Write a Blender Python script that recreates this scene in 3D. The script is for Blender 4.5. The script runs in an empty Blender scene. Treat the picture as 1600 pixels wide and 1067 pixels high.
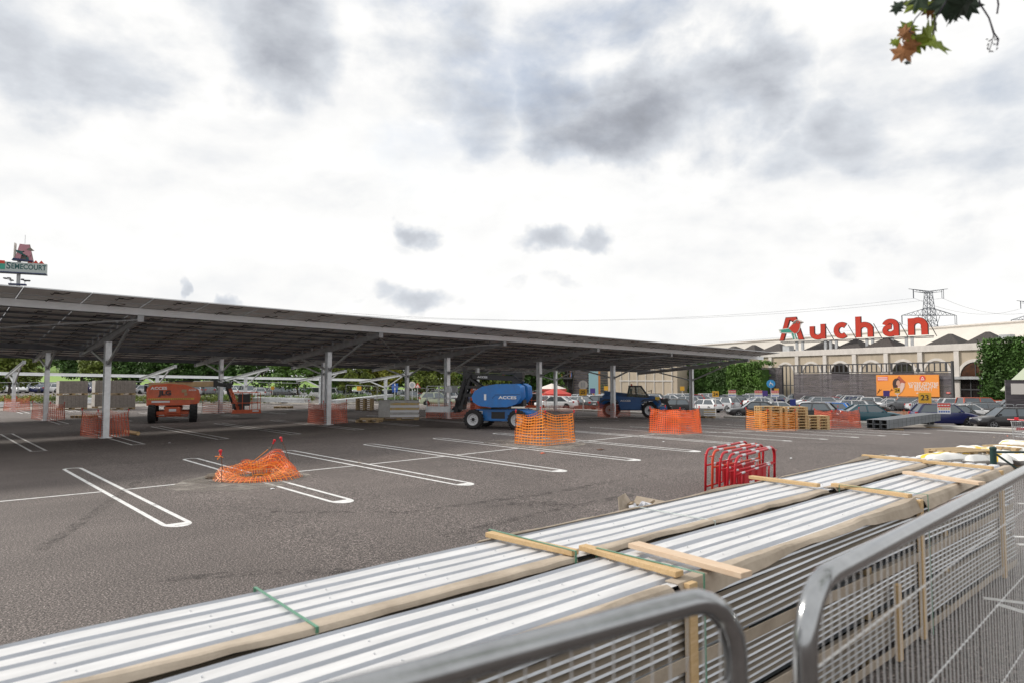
import bpy, math, random
from math import sin, cos, pi, radians, sqrt, atan2
from mathutils import Vector, Matrix, Euler, noise as mnoise

S = bpy.context.scene
COL = S.collection
random.seed(7)

# ------------------------------------------------------------------ camera
F, HZ, CX, CY = 1067.0, 592.0, 800.0, 533.5       # focal length and horizon, in pixels of a 1600 px wide picture
AZ, EYE = radians(48.3), 2.35                     # +X runs along the parking rows, +Y across them
PIT = math.atan((HZ - CY) / F)
FW = (cos(AZ), sin(AZ)); RT = (sin(AZ), -cos(AZ))
cam_d = bpy.data.cameras.new('camera')
cam_d.sensor_width = 36.0; cam_d.lens = 36.0 * F / 1600
cam_d.clip_start = 0.05; cam_d.clip_end = 6000
cam_d.dof.use_dof = True; cam_d.dof.focus_distance = 26.0; cam_d.dof.aperture_fstop = 3.2
cam = bpy.data.objects.new('camera', cam_d); COL.objects.link(cam)
cam.location = (0, 0, EYE)
cam.rotation_euler = (pi / 2 + PIT, 0, AZ - pi / 2)
S.camera = cam

def ray(x, y):
    a = (x - CX) / F; b = (CY - y) / F
    d = cos(PIT) - b * sin(PIT); z = sin(PIT) + b * cos(PIT)
    return (FW[0] * d + RT[0] * a, FW[1] * d + RT[1] * a, z)

# ------------------------------------------------------------------ sky, sun, exposure
SUN_EL, SUN_AZ = radians(33), radians(-26)         # azimuth from +Y towards +X
world = bpy.data.worlds.new('World'); S.world = world; world.use_nodes = True
def build_world():
    nt = world.node_tree; N = nt.nodes; L = nt.links; N.clear()
    def nd(t, **k):
        n = N.new(t)
        for a, b in k.items(): setattr(n, a, b)
        return n
    def mth(op, a, b=None, c=None, clamp=False):
        n = nd('ShaderNodeMath', operation=op, use_clamp=clamp)
        for i, q in enumerate((a, b, c)):
            if q is None: continue
            if isinstance(q, (int, float)): n.inputs[i].default_value = q
            else: L.new(q, n.inputs[i])
        return n.outputs[0]
    def rng(v, a, b, c=0.0, d=1.0):
        n = nd('ShaderNodeMapRange', interpolation_type='SMOOTHSTEP')
        L.new(v, n.inputs[0])
        for i, q in enumerate((a, b, c, d)): n.inputs[i + 1].default_value = q
        return n.outputs[0]
    out = nd('ShaderNodeOutputWorld')
    sky = nd('ShaderNodeTexSky', sky_type='NISHITA', sun_disc=False, sun_elevation=SUN_EL, sun_rotation=SUN_AZ)
    sky.dust_density = 2.0
    b1 = nd('ShaderNodeBackground'); b1.inputs[1].default_value = 0.10; L.new(sky.outputs[0], b1.inputs[0])
    tc = nd('ShaderNodeTexCoord')
    dirv = tc.outputs['Generated']
    sep = nd('ShaderNodeSeparateXYZ'); L.new(dirv, sep.inputs[0])
    zz = mth('ADD', mth('MAXIMUM', sep.outputs[2], 0.0), 0.16)
    cmb = nd('ShaderNodeCombineXYZ')
    L.new(mth('DIVIDE', sep.outputs[0], zz), cmb.inputs[0]); L.new(mth('DIVIDE', sep.outputs[1], zz), cmb.inputs[1])
    flat = nd('ShaderNodeMapping'); flat.inputs['Scale'].default_value = (1, 1, 1.9); L.new(dirv, flat.inputs[0])
    def noi(scale, detail, rough, dist, off=0.0, vec=None):
        mp = nd('ShaderNodeMapping'); mp.inputs['Location'].default_value = (off, off * 1.7, off * 0.6)
        L.new(vec if vec else cmb.outputs[0], mp.inputs[0])
        n = nd('ShaderNodeTexNoise'); n.inputs['Scale'].default_value = scale; n.inputs['Detail'].default_value = detail
        n.inputs['Roughness'].default_value = rough; n.inputs['Distortion'].default_value = dist * .3
        L.new(mp.outputs[0], n.inputs[0]); return n
    big = noi(2.6, 9, 0.60, 0.5, 3.1, flat.outputs[0])
    def shifted(off):
        q = nd('ShaderNodeVectorMath', operation='ADD'); L.new(flat.outputs[0], q.inputs[0]); q.inputs[1].default_value = off; return q.outputs[0]
    SH = (RT[0] * -.012, RT[1] * -.012, .050)         # towards the light: the relief of the billows
    fa = noi(4.4, 12, 0.54, 0.35, 7.3, flat.outputs[0]); fb = noi(4.4, 12, 0.54, 0.35, 7.3, shifted(SH))
    wis = noi(2.0, 8, 0.6, 0.8, 21.0, flat.outputs[0])
    wv = noi(4.0, 6, 0.55, 0.4, 5.0, dirv)          # bends the outlines of the clouds
    wo = nd('ShaderNodeVectorMath', operation='SUBTRACT'); L.new(wv.outputs['Color'], wo.inputs[0]); wo.inputs[1].default_value = (.5, .5, .5)
    ws = nd('ShaderNodeVectorMath', operation='SCALE'); L.new(wo.outputs[0], ws.inputs[0]); ws.inputs['Scale'].default_value = 0.25
    wd = nd('ShaderNodeVectorMath', operation='ADD'); L.new(dirv, wd.inputs[0]); L.new(ws.outputs[0], wd.inputs[1])
    def cloud(x, y, r, k, sq=1.0):
        """one cloud mass: where it hangs, its radius, its depth of grey, how flat it is"""
        v = Vector(ray(x, y)).normalized()
        m = nd('ShaderNodeVectorMath', operation='SUBTRACT'); L.new(wd.outputs[0], m.inputs[0]); m.inputs[1].default_value = v
        m2 = nd('ShaderNodeVectorMath', operation='MULTIPLY'); L.new(m.outputs[0], m2.inputs[0]); m2.inputs[1].default_value = (1, 1, sq)
        n = nd('ShaderNodeVectorMath', operation='LENGTH'); L.new(m2.outputs[0], n.inputs[0])
        rr = r / F
        return mth('MULTIPLY', rng(n.outputs['Value'], rr * 1.5, rr * .15), k)
    tot = None
    for c in ((910, 175, 150, .95, 1.25), (1040, 165, 165, 1.05, 1.25), (1140, 115, 135, .85, 1.2), (990, 225, 150, .9, 1.9), (840, 210, 80, .7, 1.2),
              (670, 100, 130, .74, .8), (740, 190, 110, .72, .9), (640, 30, 100, .62), (880, 30, 150, .66, 1.3), (1040, 10, 150, .66, 1.3),
              (40, 60, 190, .8, 1.3), (200, 75, 150, .78, 1.4), (440, 45, 150, .85, 1.1), (350, -20, 140, .7), (-80, 130, 110, .7),
              (1340, 215, 130, .66, 1.4), (1480, 150, 190, .62, 1.2), (1560, 265, 160, .68, 1.2), (1420, 110, 140, .55), (1600, 80, 170, .55), (1200, 260, 110, .52, 1.4), (1150, 310, 90, .48, 1.5), (520, 250, 160, .36, 2), (250, 320, 200, .34, 2.4), (1350, 340, 130, .46, 1.8),
              (642, 372, 46, .95, 1.2), (620, 398, 44, .66, 1.8), (840, 385, 80, .72, 2.4), (930, 393, 66, .7, 2.4), (760, 400, 60, .5, 2.6), (690, 297, 45, .5, 2.2), (1165, 350, 60, .38, 1.3),
              (650, 488, 70, .7, 2.0), (600, 470, 50, .55, 2), (800, 480, 50, .72, 1.8), (870, 470, 60, .5, 2.2), (500, 460, 70, .42, 2.4), (355, 470, 34, .8, 1.5), (720, 497, 36, .5, 2), (545, 485, 26, .5, 1.5), (1280, 440, 70, .5, 1.8),
              (1140, 468, 50, .5, 1.6), (1520, 425, 100, .5, 2.0), (1590, 350, 50, .6, 1.4), (1090, 518, 60, .5, 2.4), (1000, 440, 60, .32, 2), (270, 455, 20, .5, 1.5)):
        m = cloud(*c)
        tot = m if tot is None else mth('MAXIMUM', tot, m)
    fsub = mth('SUBTRACT', fa.outputs[0], 0.5)
    high = rng(sep.outputs[2], -.16, 0.26)
    val = mth('ADD', tot, mth('MULTIPLY', fsub, mth('ADD', .75, mth('MULTIPLY', high, .75))))
    cl = rng(val, 0.36, 0.52); dark = rng(val, 0.38, 1.05)
    relief = mth('SUBTRACT', fb.outputs[0], fa.outputs[0])
    ctone = mth('ADD', mth('SUBTRACT', .69, mth('MULTIPLY', dark, .36)), mth('MULTIPLY', relief, -1.15))
    btone = mth('ADD', mth('ADD', .695, mth('MULTIPLY', mth('SUBTRACT', wis.outputs[0], .52), mth('MULTIPLY', high, .20))), mth('MULTIPLY', mth('MULTIPLY', relief, -.45), high))
    tm = nd('ShaderNodeMix', data_type='FLOAT'); L.new(cl, tm.inputs[0]); L.new(btone, tm.inputs[2]); L.new(ctone, tm.inputs[3])
    ramp = nd('ShaderNodeValToRGB'); L.new(tm.outputs[0], ramp.inputs[0])
    e = ramp.color_ramp.elements
    e[0].position = 0.12; e[0].color = (0.18, 0.188, 0.21, 1)
    e[1].position = 0.80; e[1].color = (0.715, 0.71, 0.695, 1)
    for p, c in ((0.30, (0.27, 0.285, 0.318, 1)), (0.52, (0.455, 0.475, 0.505, 1)), (0.66, (0.615, 0.615, 0.612, 1))):
        q = e.new(p); q.color = c
    b2 = nd('ShaderNodeBackground'); b2.inputs[1].default_value = 1.0; L.new(ramp.outputs[0], b2.inputs[0])
    # thin places where the blue shows through, only high up
    gap = mth('MULTIPLY', rng(big.outputs[0], 0.46, 0.30), mth('MULTIPLY', rng(sep.outputs[2], 0.18, 0.5), 0.45))
    cover = mth('SUBTRACT', 1.0, gap, clamp=True)
    mx = nd('ShaderNodeMixShader'); L.new(cover, mx.inputs[0]); L.new(b1.outputs[0], mx.inputs[1]); L.new(b2.outputs[0], mx.inputs[2])
    L.new(mx.outputs[0], out.inputs[0])
build_world()
sun_d = bpy.data.lights.new('sun', 'SUN'); sun_d.energy = 2.0; sun_d.angle = radians(8); sun_d.color = (1.0, 0.94, 0.86)
sun = bpy.data.objects.new('sun', sun_d); COL.objects.link(sun)
_sd = Vector((sin(SUN_AZ) * cos(SUN_EL), cos(SUN_AZ) * cos(SUN_EL), sin(SUN_EL)))
sun.rotation_euler = _sd.to_track_quat('Z', 'Y').to_euler()
S.view_settings.view_transform = 'Standard'; S.view_settings.look = 'None'
S.view_settings.exposure = 0.66; S.view_settings.gamma = 1.0; S.view_settings.use_curve_mapping = False

# ------------------------------------------------------------------ the lie of the ground: a low ridge across the car park
ZT = ((-400, -.05), (0, 0), (3.67, 0), (6.6, .03), (9.5, .055), (12.5, .085), (15.4, .125), (18.4, .16), (20.6, .178), (21.6, .182), (22.6, .17),
      (24.4, .11), (27.4, 0), (30.4, -.09), (33.4, -.19), (37.3, -.32), (46, -.62), (52, -.86), (57, -1.06), (62, -1.25), (70, -1.40), (80, -1.46), (2500, -1.46))
def zg(u):
    for (a, za), (b, zb) in zip(ZT, ZT[1:]):
        if u <= b: return za + (zb - za) * (u - a) / (b - a)
    return -1.46
def at(x, y, z=0.0):
    r = ray(x, y); t = (z - EYE) / r[2]
    return Vector((r[0] * t, r[1] * t, z))
def gr(x, y, dz=0.0):
    """the point of the ground seen at a pixel"""
    z = 0.0
    for _ in range(60):
        p = at(x, y, z + dz); z = 0.5 * z + 0.5 * zg(p.x)
    return Vector((p.x, p.y, zg(p.x)))
def dp(x, y, d):
    """the point seen at a pixel, d metres ahead"""
    r = ray(x, y); k = d / (r[0] * FW[0] + r[1] * FW[1])
    return Vector((r[0] * k, r[1] * k, EYE + r[2] * k))
def head(az):
    """rotation about Z that turns +X to a compass direction az degrees right of the view axis"""
    return AZ - radians(az)

# ------------------------------------------------------------------ materials
def mat(name, c, rough=0.6, metal=0.0, var=0.0, scale=3.0, c2=None, bump=0.0, bscale=40.0, emit=0.0, alpha=1.0, stretch=None, spec=None, coat=0.0, detail=6):
    m = bpy.data.materials.new(name); m.use_nodes = True
    nt = m.node_tree; N = nt.nodes; L = nt.links; b = N['Principled BSDF']
    b.inputs['Roughness'].default_value = rough; b.inputs['Metallic'].default_value = metal
    b.inputs['Base Color'].default_value = (*c, 1)
    if spec is not None: b.inputs['Specular IOR Level'].default_value = spec
    if coat: b.inputs['Coat Weight'].default_value = coat; b.inputs['Coat Roughness'].default_value = 0.08
    if alpha < 1: b.inputs['Alpha'].default_value = alpha
    tc = N.new('ShaderNodeTexCoord'); vec = tc.outputs['Object']
    if stretch:
        mp = N.new('ShaderNodeMapping'); mp.inputs['Scale'].default_value = stretch; L.new(vec, mp.inputs[0]); vec = mp.outputs[0]
    if var or c2:
        n = N.new('ShaderNodeTexNoise'); n.inputs['Scale'].default_value = scale; n.inputs['Detail'].default_value = detail
        n.inputs['Roughness'].default_value = 0.65; L.new(vec, n.inputs[0])
        r = N.new('ShaderNodeValToRGB'); L.new(n.outputs[0], r.inputs[0])
        k0 = tuple(max(0, q * (1 - var)) for q in c); k1 = c2 if c2 else tuple(min(1, q * (1 + var)) for q in c)
        r.color_ramp.elements[0].position = .32; r.color_ramp.elements[0].color = (*k0, 1)
        r.color_ramp.elements[1].position = .70; r.color_ramp.elements[1].color = (*k1, 1)
        L.new(r.outputs[0], b.inputs['Base Color'])
    if bump:
        n2 = N.new('ShaderNodeTexNoise'); n2.inputs['Scale'].default_value = bscale; n2.inputs['Detail'].default_value = 5; L.new(vec, n2.inputs[0])
        bp = N.new('ShaderNodeBump'); bp.inputs['Strength'].default_value = bump; bp.inputs['Distance'].default_value = 0.02
        L.new(n2.outputs[0], bp.inputs['Height']); L.new(bp.outputs[0], b.inputs['Normal'])
    if emit:
        b.inputs['Emission Color'].default_value = (*c, 1); b.inputs['Emission Strength'].default_value = emit
    return m

# ------------------------------------------------------------------ mesh building
class MB:
    def __init__(s): s.v = []; s.f = []; s.m = []
    def add(s, vs, fs, m=0):
        o = len(s.v); s.v += [tuple(p) for p in vs]; s.f += [tuple(i + o for i in f) for f in fs]; s.m += [m] * len(fs); return s
    def box(s, c, d, m=0, R=None):
        hx, hy, hz = d[0] / 2, d[1] / 2, d[2] / 2; c = Vector(c)
        vs = [Vector((x, y, z)) for x in (-hx, hx) for y in (-hy, hy) for z in (-hz, hz)]
        if R is not None: vs = [R @ q for q in vs]
        return s.add([c + q for q in vs], [(0, 1, 3, 2), (4, 6, 7, 5), (0, 4, 5, 1), (2, 3, 7, 6), (0, 2, 6, 4), (1, 5, 7, 3)], m)
    def bar(s, p, q, w, h, m=0, up=(0, 0, 1), w2=None, h2=None):
        p = Vector(p); q = Vector(q); d = (q - p).normalized(); up = Vector(up)
        a = d.cross(up)
        if a.length < 1e-4: a = d.cross(Vector((1, 0, 0)))
        a.normalize(); b = a.cross(d).normalized()
        vs = []
        for c, ww, hh in ((p, w, h), (q, w2 or w, h2 or h)):
            vs += [c + a * ww / 2 * i + b * hh / 2 * j for i, j in ((-1, -1), (1, -1), (1, 1), (-1, 1))]
        return s.add(vs, [(3, 2, 1, 0), (4, 5, 6, 7), (0, 1, 5, 4), (1, 2, 6, 5), (2, 3, 7, 6), (3, 0, 4, 7)], m)
    def tube(s, pts, r, n=8, m=0, closed=False, cap=True):
        P = [Vector(p) for p in pts]; k = len(P); vs = []; pa = None
        rs = r if isinstance(r, (list, tuple)) else [r] * k
        for i in range(k):
            if closed: d = P[(i + 1) % k] - P[i - 1]
            else: d = P[min(i + 1, k - 1)] - P[max(i - 1, 0)]
            if d.length < 1e-9: d = Vector((0, 0, 1))
            d.normalize()
            a = pa - d * pa.dot(d) if pa is not None else d.cross(Vector((0, 0, 1)) if abs(d.z) < .9 else Vector((1, 0, 0)))
            if a.length < 1e-6: a = d.cross(Vector((0, 1, 0)))
            a.normalize(); pa = a; b = d.cross(a)
            vs += [P[i] + (a * cos(2 * pi * j / n) + b * sin(2 * pi * j / n)) * rs[i] for j in range(n)]
        fs = []
        for i in range(k if closed else k - 1):
            i2 = (i + 1) % k
            for j in range(n):
                j2 = (j + 1) % n; fs.append((i * n + j, i * n + j2, i2 * n + j2, i2 * n + j))
        if cap and not closed: fs += [tuple(range(n))[::-1], tuple((k - 1) * n + j for j in range(n))]
        return s.add(vs, fs, m)
    def cyl(s, p, q, r, r2=None, n=12, m=0): return s.tube([p, q], [r, r if r2 is None else r2], n, m)
    def lathe(s, prof, c=(0, 0, 0), axis='z', n=20, m=0):
        c = Vector(c); vs = []
        for r, h in prof:
            for j in range(n):
                a = 2 * pi * j / n
                q = (r * cos(a), r * sin(a), h) if axis == 'z' else ((r * cos(a), h, r * sin(a)) if axis == 'y' else (h, r * cos(a), r * sin(a)))
                vs.append(c + Vector(q))
        fs = []
        for i in range(len(prof) - 1):
            for j in range(n):
                j2 = (j + 1) % n; fs.append((i * n + j, i * n + j2, (i + 1) * n + j2, (i + 1) * n + j))
        return s.add(vs, fs, m)
    def prism(s, poly, f0, f1, m=0):
        """poly: 2-D outline; f0, f1 map a 2-D point to the two end faces"""
        k = len(poly); vs = [f0(*p) for p in poly] + [f1(*p) for p in poly]
        fs = [tuple(range(k))[::-1], tuple(range(k, 2 * k))] + [(i, (i + 1) % k, k + (i + 1) % k, k + i) for i in range(k)]
        return s.add(vs, fs, m)
    def quad(s, a, b, c, d, m=0): return s.add([a, b, c, d], [(0, 1, 2, 3)], m)
    def grid(s, fn, nu, nv, m=0):
        vs = [fn(i / nu, j / nv) for i in range(nu + 1) for j in range(nv + 1)]
        fs = [(i * (nv + 1) + j, (i + 1) * (nv + 1) + j, (i + 1) * (nv + 1) + j + 1, i * (nv + 1) + j + 1) for i in range(nu) for j in range(nv)]
        return s.add(vs, fs, m)
    def ribbon(s, pts, w, f, t, m=0):
        """a flat stroke of width w along 2-D pts, given depth t by f(x, y, depth)"""
        P = [Vector((p[0], p[1])) for p in pts]; l = []; r = []
        for i, p in enumerate(P):
            d = P[min(i + 1, len(P) - 1)] - P[max(i - 1, 0)]; d.normalize(); nn = Vector((-d.y, d.x))
            l.append(p + nn * w / 2); r.append(p - nn * w / 2)
        k = len(P); vs = [f(q.x, q.y, 0) for q in l + r] + [f(q.x, q.y, t) for q in l + r]; fs = []
        for i in range(k - 1):
            fs += [(i, i + 1, k + i + 1, k + i), (3 * k + i, 3 * k + i + 1, 2 * k + i + 1, 2 * k + i),
                   (i, 2 * k + i, 2 * k + i + 1, i + 1), (k + i, k + i + 1, 3 * k + i + 1, 3 * k + i)]
        fs += [(0, k, 3 * k, 2 * k), (k - 1, 3 * k - 1, 4 * k - 1, 2 * k - 1)]
        return s.add(vs, fs, m)
    def build(s, name, mats, parent=None, smooth=False, bevel=0.0, loc=None, seg=2):
        me = bpy.data.meshes.new(name); me.from_pydata([tuple(v) for v in s.v], [], s.f); me.update()
        if not isinstance(mats, (list, tuple)): mats = [mats]
        for q in mats: me.materials.append(q)
        me.polygons.foreach_set('material_index', s.m)
        if smooth: me.polygons.foreach_set('use_smooth', [True] * len(me.polygons))
        o = bpy.data.objects.new(name, me); COL.objects.link(o)
        if parent: o.parent = parent
        if loc is not None: o.location = loc
        if bevel:
            b = o.modifiers.new('bevel', 'BEVEL'); b.width = bevel; b.segments = seg; b.limit_method = 'ANGLE'; b.angle_limit = radians(40)
        return o
def smooth_by_angle(o, deg=35):
    me = o.data
    me.polygons.foreach_set('use_smooth', [True] * len(me.polygons))
    import bmesh
    bm = bmesh.new(); bm.from_mesh(me)
    for e in bm.edges:
        if len(e.link_faces) == 2 and e.calc_face_angle(0) > radians(deg): e.smooth = False
    bm.to_mesh(me); bm.free(); return o
def tag(o, label, cat, group=None, kind=None):
    o['label'] = label; o['category'] = cat
    if group: o['group'] = group
    if kind: o['kind'] = kind
    return o
def struct(o, kind='structure'): o['kind'] = kind; return o
def thing(name, label, cat, loc=(0, 0, 0), rz=0.0, group=None):
    o = bpy.data.objects.new(name, None); COL.objects.link(o); o.empty_display_size = .3
    o.location = loc; o.rotation_euler = (0, 0, rz); return tag(o, label, cat, group)
def copy_tree(o, parent=None):
    c = o.copy(); COL.objects.link(c)
    if parent: c.parent = parent
    for ch in list(o.children): copy_tree(ch, c)
    return c
def text(body, size, m, parent=None, name='lettering', off=0.0, ext=0.004, align='CENTER', M=None, sx=1.0):
    cu = bpy.data.curves.new(name, 'FONT'); cu.body = body; cu.size = size; cu.align_x = align; cu.align_y = 'CENTER'
    cu.extrude = ext; cu.offset = off; cu.resolution_u = 3; cu.materials.append(m)
    t = bpy.data.objects.new(name, cu); COL.objects.link(t)
    bpy.context.view_layer.update()
    me = bpy.data.meshes.new_from_object(t.evaluated_get(bpy.context.evaluated_depsgraph_get()))
    bpy.data.objects.remove(t); bpy.data.curves.remove(cu); me.name = name
    o = bpy.data.objects.new(name, me); COL.objects.link(o)
    if parent: o.parent = parent
    if M is not None: o.matrix_local = M @ Matrix.Diagonal((sx, 1, 1, 1))
    return o
def face_mat(o, xdir, ydir):
    """matrix for lettering: origin o, reading direction xdir, up ydir"""
    x = Vector(xdir).normalized(); y = Vector(ydir); y = (y - x * y.dot(x)).normalized(); z = x.cross(y)
    return Matrix(((x.x, y.x, z.x, o[0]), (x.y, y.y, z.y, o[1]), (x.z, y.z, z.z, o[2]), (0, 0, 0, 1)))
def nz(x, y, z=0.0): return mnoise.noise(Vector((x, y, z)))
def pick(seq): return seq[random.randrange(len(seq))]
# ================================================================== ground, markings, hill
def asphalt(name, base, dust=0.5):
    m = bpy.data.materials.new(name); m.use_nodes = True
    nt = m.node_tree; N = nt.nodes; L = nt.links; b = N['Principled BSDF']; b.inputs['Roughness'].default_value = .78
    b.inputs['Specular IOR Level'].default_value = .35
    tc = N.new('ShaderNodeTexCoord')
    def noi(sc, de, ro=.6, st=None, dist=0):
        n = N.new('ShaderNodeTexNoise'); n.inputs['Scale'].default_value = sc; n.inputs['Detail'].default_value = de; n.inputs['Roughness'].default_value = ro
        n.inputs['Distortion'].default_value = dist
        if st:
            mp = N.new('ShaderNodeMapping'); mp.inputs['Scale'].default_value = st; L.new(tc.outputs['Object'], mp.inputs[0]); L.new(mp.outputs[0], n.inputs[0])
        else: L.new(tc.outputs['Object'], n.inputs[0])
        return n.outputs[0]
    def ramp(f, *st):
        r = N.new('ShaderNodeValToRGB'); L.new(f, r.inputs[0]); e = r.color_ramp.elements
        e[0].position, e[0].color = st[0][0], (*st[0][1], 1); e[1].position, e[1].color = st[-1][0], (*st[-1][1], 1)
        for p, c in st[1:-1]:
            q = e.new(p); q.color = (*c, 1)
        return r.outputs[0]
    def mix(mode, f, a, c):
        x = N.new('ShaderNodeMix'); x.data_type = 'RGBA'; x.blend_type = mode
        if isinstance(f, float): x.inputs[0].default_value = f
        else: L.new(f, x.inputs[0])
        for s, q in ((6, a), (7, c)):
            if isinstance(q, tuple): x.inputs[s].default_value = (*q, 1)
            else: L.new(q, x.inputs[s])
        return x.outputs[2]
    g = lambda k: (k, k, k)
    speck = ramp(noi(48, 3, .8), (.32, g(.12)), (.47, g(.70)), (.56, g(1.25)), (.66, g(3.4)))
    speck2 = ramp(noi(24, 5, .75), (.33, g(.50)), (.68, g(1.55)))
    patch = ramp(noi(.22, 6, .62, None, .6), (.30, g(.80)), (.70, g(1.20)))
    streak = ramp(noi(.5, 5, .6, (.35, 1.6, 1)), (.35, g(.90)), (.68, g(1.12)))
    c = mix('MULTIPLY', 1.0, base, speck); c = mix('MULTIPLY', 1.0, c, speck2); c = mix('MULTIPLY', .9, c, patch); c = mix('MULTIPLY', .8, c, streak)
    du = ramp(noi(.11, 8, .7, None, 1.2), (.55, g(0)), (.78, g(dust)))
    c = mix('MIX', du, c, (.27, .245, .21))
    tar = ramp(noi(.8, 6, .72, None, 1.6), (.70, g(0)), (.80, g(.35)))
    c = mix('MIX', tar, c, (.05, .048, .046))
    L.new(c, b.inputs['Base Color'])
    bp = N.new('ShaderNodeBump'); bp.inputs['Strength'].default_value = .5; bp.inputs['Distance'].default_value = .012
    L.new(noi(95, 3, .7), bp.inputs['Height']); L.new(bp.outputs[0], b.inputs['Normal'])
    return m
M_ASPH = asphalt('asphalt', (.108, .092, .0855))
M_PAINT = mat('road_paint', (.70, .70, .69), .7, var=.16, scale=9, bump=.3, bscale=90)
M_DUST = mat('pale_dust', (.33, .30, .26), .95, c2=(.20, .185, .165), scale=2.2, bump=.4, bscale=30)
M_CONC = mat('concrete', (.44, .42, .385), .85, var=.18, scale=1.4, bump=.3, bscale=25)
M_GRASS = mat('grass', (.16, .30, .04), .95, c2=(.20, .30, .06), scale=.06)
M_WOODS = mat('woods', (.05, .085, .03), .95, c2=(.06, .085, .03), scale=.2)

b = MB()
us = sorted(set([-1500, -300, -60, -20, -8, -4] + [z[0] for z in ZT if -300 < z[0] < 2000] + [80, 120, 200, 400, 2500]))
vs_ = [-600, -120, -30, -8, 0, 6, 12, 18, 24, 30, 40, 55, 75, 110, 180, 320, 600, 2500]
for i in range(len(us) - 1):
    for j in range(len(vs_) - 1):
        q = [(us[i], vs_[j]), (us[i + 1], vs_[j]), (us[i + 1], vs_[j + 1]), (us[i], vs_[j + 1])]
        b.quad(*[(x, y, zg(x)) for x, y in q])
ground = struct(b.build('ground', M_ASPH))

def strip(b, u0, v0, u1, v1, lift=.004, m=0):
    """a painted patch that follows the ground"""
    br = [u0] + [z[0] for z in ZT if u0 < z[0] < u1] + [u1]
    for a, c in zip(br, br[1:]): b.quad((a, v0, zg(a) + lift), (c, v0, zg(c) + lift), (c, v1, zg(c) + lift), (a, v1, zg(a) + lift), m)
def loop(b, uc, va, vb, w=.46, t=.085, near_round=True, lift=.004):
    """elongated white loop between two bays: two long lines and closed ends"""
    h = w / 2
    def P(u, v): return (u, v, zg(u) + lift)
    b.quad(P(uc - h, va), P(uc - h + t, va), P(uc - h + t, vb), P(uc - h, vb)); b.quad(P(uc + h - t, va), P(uc + h, va), P(uc + h, vb), P(uc + h - t, vb))
    if near_round:
        n = 8; pts = [P(uc - h * cos(pi * i / n), va - .34 * sin(pi * i / n)) for i in range(n + 1)]
        b.add(pts, [tuple(range(n + 1))])                              # the filled nose towards the lane
        n = 6
        for i in range(n):
            a0, a1 = pi * i / n, pi * (i + 1) / n
            b.quad(P(uc + h * cos(a0), vb + .22 * sin(a0)), P(uc + h * cos(a1), vb + .22 * sin(a1)), P(uc + (h - t) * cos(a1), vb + (.22 - t) * sin(a1)), P(uc + (h - t) * cos(a0), vb + (.22 - t) * sin(a0)))
    else:
        for v in (va - t, vb): b.quad(P(uc - h, v), P(uc + h, v), P(uc + h, v + t), P(uc - h, v + t))
LU = [3.67 - .25 + 2.94 * i for i in range(-2, 13)]
b = MB()
for i, u in enumerate(LU): loop(b, u, 12.1, 21.2)
for a, c in zip(LU, LU[1:]): strip(b, a + .24, 16.45, c - .24, 16.54)
strip(b, -8, 16.45, LU[0] - .24, 16.54)
for r, (va, vb) in enumerate(((27.2, 36.5), (42.2, 51.6), (57, 62))):
    for u in [3.42 + 2.94 * i for i in range(-4, 16)]: loop(b, u, va, vb, .48, .08, False)
strip(b, -14, 9.42, .40, 9.56)
for p0, p1, w in (((1590, 850), (1640, 852), .12), ((1583, 838), (1640, 839), .10), ((1560, 944), (1640, 968), .1), ((1537, 934), (1640, 947), .1), ((1590, 786), (1640, 786), .1)):
    a = gr(*p0); c = gr(*p1); d = (c - a).normalized(); nn = Vector((-d.y, d.x, 0)) * w / 2
    b.quad(*[(q.x, q.y, zg(q.x) + .004) for q in (a - nn, c - nn, c + nn, a + nn)])
for k in range(7):                                                      # zebra bars far right
    a = gr(1450 + k * 9, 671 + k * .3)
    strip(b, a.x, a.y - 5.0 , a.x + .25, a.y - .4)
struct(b.build('road_markings', M_PAINT))

def blotch(b, c, r, lift, seed, stretch=(1, 1), n=26, m=0):
    pts = []
    for i in range(n):
        a = 2 * pi * i / n; k = r * (1 + .35 * nz(cos(a) * 1.3 + seed, sin(a) * 1.3, seed) + .12 * nz(cos(a) * 4 + seed, sin(a) * 4))
        u = c[0] + k * cos(a) * stretch[0]; v = c[1] + k * sin(a) * stretch[1]; pts.append((u, v, zg(u) + lift))
    b.add(pts, [tuple(range(n))], m)
b = MB()
for px, r, sd in (((372, 752), 1.35, 1), ((350, 748), .8, 2), ((440, 742), .7, 4), ((845, 692), 1.5, 5), ((790, 690), .8, 7), ((1055, 677), 1.3, 9), ((870, 698), .8, 12)):
    blotch(b, gr(*px), r, .006, sd)
M_DUSTF = mat('drill_dust', (.33, .30, .265), .95, c2=(.22, .20, .18), scale=1.8, bump=.3, bscale=40)
def fade(m, a=.36, c=.62, lo=0.0, hi=.9, sc=1.3):                                                            # dust thins out in ragged specks
    nt = m.node_tree; N = nt.nodes; L = nt.links
    n = N.new('ShaderNodeTexNoise'); n.inputs['Scale'].default_value = sc; n.inputs['Detail'].default_value = 9; n.inputs['Roughness'].default_value = .75
    tc = N.new('ShaderNodeTexCoord'); L.new(tc.outputs['Object'], n.inputs[0])
    r = N.new('ShaderNodeMapRange'); r.inputs[1].default_value = a; r.inputs[2].default_value = c; r.inputs[3].default_value = lo; r.inputs[4].default_value = hi
    L.new(n.outputs[0], r.inputs[0]); L.new(r.outputs[0], N['Principled BSDF'].inputs['Alpha'])
fade(M_DUSTF)
struct(b.build('dust', M_DUSTF), 'stuff')
fade(M_PAINT, .30, .46, .18, 1.0, 6.0)
M_MARK = mat('tyre_rubber_mark', (.030, .027, .026), .85); fade(M_MARK, .46, .70, 0.0, .62, 5.0)
b = MB()
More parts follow.
